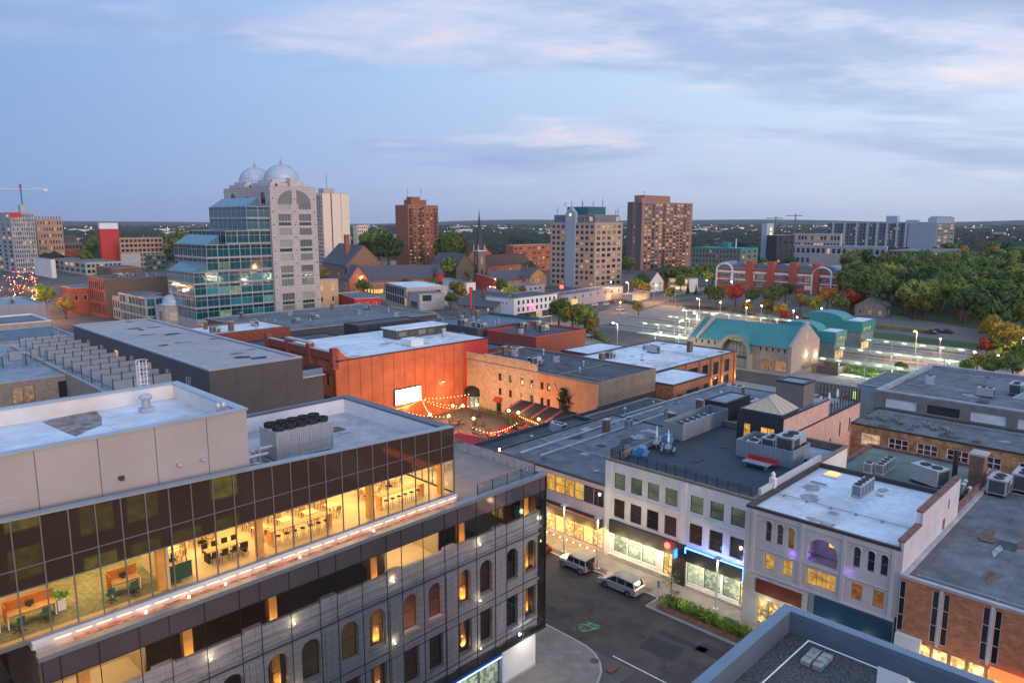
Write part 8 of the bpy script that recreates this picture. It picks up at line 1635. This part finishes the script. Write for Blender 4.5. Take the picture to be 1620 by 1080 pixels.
# flower bed, hedges, shrubs
fbed = M(); fbed.box(60.9,62.9,24.0,38.6,.13,.42); tag(fbed.build('planter', mat('planter_stone', (.22,.20,.18), .9)), 'low stone edged planter between kerb and pavement', 'planter')
def shrub_mass(label, name, pts, r, n, leaf, mats, cat, h_=1.0, seed=1, kind='stuff', up=False):
    rnd = random.Random(seed); m = M()
    for i in range(n):
        k = rnd.uniform(0, len(pts)-1); j = min(int(k), len(pts)-2); p = Vector(pts[j]).lerp(Vector(pts[j+1]), k-j); x = p.x+rnd.uniform(-r,r); y = p.y+rnd.uniform(-r,r); z = .3+h_*rnd.random()**.7
        d = Vector((rnd.gauss(0,.6),rnd.gauss(0,.6),rnd.uniform(.3,1.2) if up else rnd.gauss(0,.6))).normalized()*leaf*rnd.uniform(.6,1.3); v = d.orthogonal().normalized()*leaf*.35
        c = Vector((x,y,z)); m.add([c-d, c+v, c+d, c-v], [(0,1,2,3)], 0 if rnd.random() < .85 else len(mats)-1)
    tag(m.build(name, mats), label, cat, kind=kind)
BRG = leafmat('bright_bed_leaves', (.07,.13,.012), (.20,.30,.03)); shrub_mass('bright green leafy plants packed in the kerb planter', 'bed_foliage', [(61.9,24.4),(61.9,38.2)], .75, 3600, .22, [BRG], 'plants', 1.0, 3, up=True)
shrub_mass('low orange red flowers along the street edge of the planter', 'flowers', [(61.0,24.2),(61.0,38.6)], .22, 1500, .10, [mat('orange_flower', (.45,.07,.02), .7), BRG], 'flowers', .25, 4)
for y in (36,32,28.5,25): plight((61.9,y,.75+.9), (.85,1,.25), 16, .15, name='bed_light')
HG = [([P(892,526),P(940,530),P(962,545)],1.2,3000,.3,[LG,LO_],'clipped dark hedge with rusty end on the plaza',1.4),([P(1085,489),P(1150,492),P(1215,508),P(1280,520)],1.6,3600,.35,[LG,mat('dark_red_hedge',(.10,.025,.02),.9)],'long low dark hedge behind the bus apron',1.3),([P(1325,512),P(1470,528)],1.0,2600,.3,[LY,LG],'tan dry hedge along the parking lot',1.2),([P(1345,588),P(1400,600),P(1445,606)],3.0,4200,.3,[LG,LG2],'dark shrub bed before the nearest glass canopy',1.3),([P(1395,594),P(1440,596)],1.5,1200,.25,[LG2,LY],'lighter shrubs beside the small round tree',.9),([P(985,478),P(1010,484)],1.5,1000,.3,[LG],'low hedge at the petrol station',1.1)]
for i, (pts, r, n_, lf, ms, lb, hh) in enumerate(HG): shrub_mass(lb, 'hedge', [(*p,0) if len(p) == 2 else p for p in pts], r, n_, lf, ms, 'hedge', hh, 10+i)
for x, y, lb in ((61.9,37.6,'slender young street tree at the left end of the planter'),(61.8,26.6,'slender young street tree at the right end of the planter')):
    t = thing('young_tree', lb, 'tree', (x,y,.13)); m = M(); m.tube((0,0,0),(0,0,3.4),.06,6,r2=.03); rnd = random.Random(int(y)); lf = M()
    for k in range(16):
        a = rnd.uniform(0,6.28); z = rnd.uniform(1.4,3.2); e = Vector((math.cos(a)*1.3, math.sin(a)*1.3, z+rnd.uniform(.3,1.2))); m.tube((0,0,z),e,.018,4,r2=.006)
        for q in range(22): c = Vector((0,0,z)).lerp(e, rnd.uniform(.35,1))+Vector((rnd.gauss(0,.15),rnd.gauss(0,.15),rnd.gauss(0,.12))); u = Vector((rnd.gauss(0,1),rnd.gauss(0,1),rnd.gauss(0,1))).normalized()*.09; v = u.orthogonal().normalized()*.04; lf.add([c-u,c+v,c+u,c-v],[(0,1,2,3)])
    m.build('trunk', BARK, t); lf.build('crown', LG2, t)
# ------------------------------------------------------------------ evening air
hz = M(); hz.box(-1600, 9700, -1600, 9700, -2.2, 150)
hm = bpy.data.materials.new('evening_haze'); hm.use_nodes = True; ht = hm.node_tree; ht.nodes.clear(); hv = ht.nodes.new('ShaderNodeVolumePrincipled'); hv.inputs['Color'].default_value = (.82,.88,.96,1); hv.inputs['Density'].default_value = .00004; ho = ht.nodes.new('ShaderNodeOutputMaterial'); ht.links.new(hv.outputs[0], ho.inputs['Volume'])
tag(hz.build('haze', hm), kind='stuff')

# ------------------------------------------------------------------ patches, seams and pipe runs on the roofs
PM = [mat('roof_patch_dark', (.04,.045,.055), .8, .3, 1.5), mat('roof_patch_pale', (.30,.31,.34), .8, .25, 1.5), mat('roof_patch_rust', (.14,.085,.06), .85, .3, 2)]
def weather(b, x0, x1, y0, y1, z, n, seed, pal=(0,1,2), run=2):
    rnd = random.Random(seed)
    for i in range(n):
        m = M(); cx, cy = rnd.uniform(x0,x1), rnd.uniform(y0,y1); w_, d_ = rnd.uniform(.4,2.2), rnd.uniform(.3,1.6); zz = z+.006+.003*i
        if rnd.random() < .5: pts = [(cx+w_*math.cos(a)*rnd.uniform(.5,1.1), cy+d_*math.sin(a)*rnd.uniform(.5,1.1)) for a in [j*math.pi/5 for j in range(10)]]
        else: pts = [(cx-w_/2,cy-d_/2),(cx+w_/2,cy-d_/2),(cx+w_/2,cy+d_/2),(cx-w_/2,cy+d_/2)]
        m.add([(x,y,zz) for x, y in pts], [tuple(range(len(pts)))]); m.build('roof_patch', PM[rnd.choice(pal)], b)
    for k in range(run):
        q = M(); y = rnd.uniform(y0,y1); x = rnd.uniform(x0,x1)
        if k % 2: q.tube((x0,y,z+.18),(x1,y,z+.18),.05,6); L_ = x1-x0; [q.cb(x0+L_*t/5,y,z+.01,.2,.3,.14) for t in range(6)]
        else: q.tube((x,y0,z+.18),(x,y1,z+.18),.05,6); L_ = y1-y0; [q.cb(x,y0+L_*t/5,z+.01,.3,.2,.14) for t in range(6)]
        q.build('roof_pipe', FR_G, b)
weather(w3, 1, 34, 1, 30, 9.86, 34, 1, (0,0,1,2), 3); weather(hl_, 1, 26, 1, 18, 8.66, 22, 2, (0,1), 1); weather(w2, 1.5, 16, 1, 13, 11.81, 9, 3, (1,), 1); weather(w1, 1.5, 23, 1.5, 17, 11.56, 12, 4, (0,), 0)
weather(bg_, 1, 17, 1, 34, 10.71, 20, 5, (0,0,1), 2); weather(org, 2, 37, 1.5, 11, 14.63, 8, 6, (1,), 1); weather(wc, 1, 42, 1, 22, 8.11, 12, 7, (1,2), 2); weather(bigr, 2, 28, 6, 59, 12.31, 26, 8, (0,1,2), 3); weather(ybr, 1, 11, 2, 48, 9.89, 16, 9, (0,1), 1)
weather(gr, 1, 14.5, 1, 68, 17.71, 14, 10, (0,2), 0); weather(off, 10, 34, 44, 55, 22.71, 10, 11, (1,2), 1); weather(bl, 1, 15, 1, 25, 20.91, 8, 12, (0,), 0)

shrub_mass('green and orange planting lit by lamps along the striped awning', 'patio_plants', [(97.3,84,0),(97.6,97,0)], .5, 900, .22, [LG2, LO_], 'plants', 1.6, 41)
shrub_mass('low green planting at the foot of the beige wall', 'patio_plants', [(101.8,99,0),(101.8,110,0)], .5, 600, .2, [LG, LG2], 'plants', 1.0, 42)
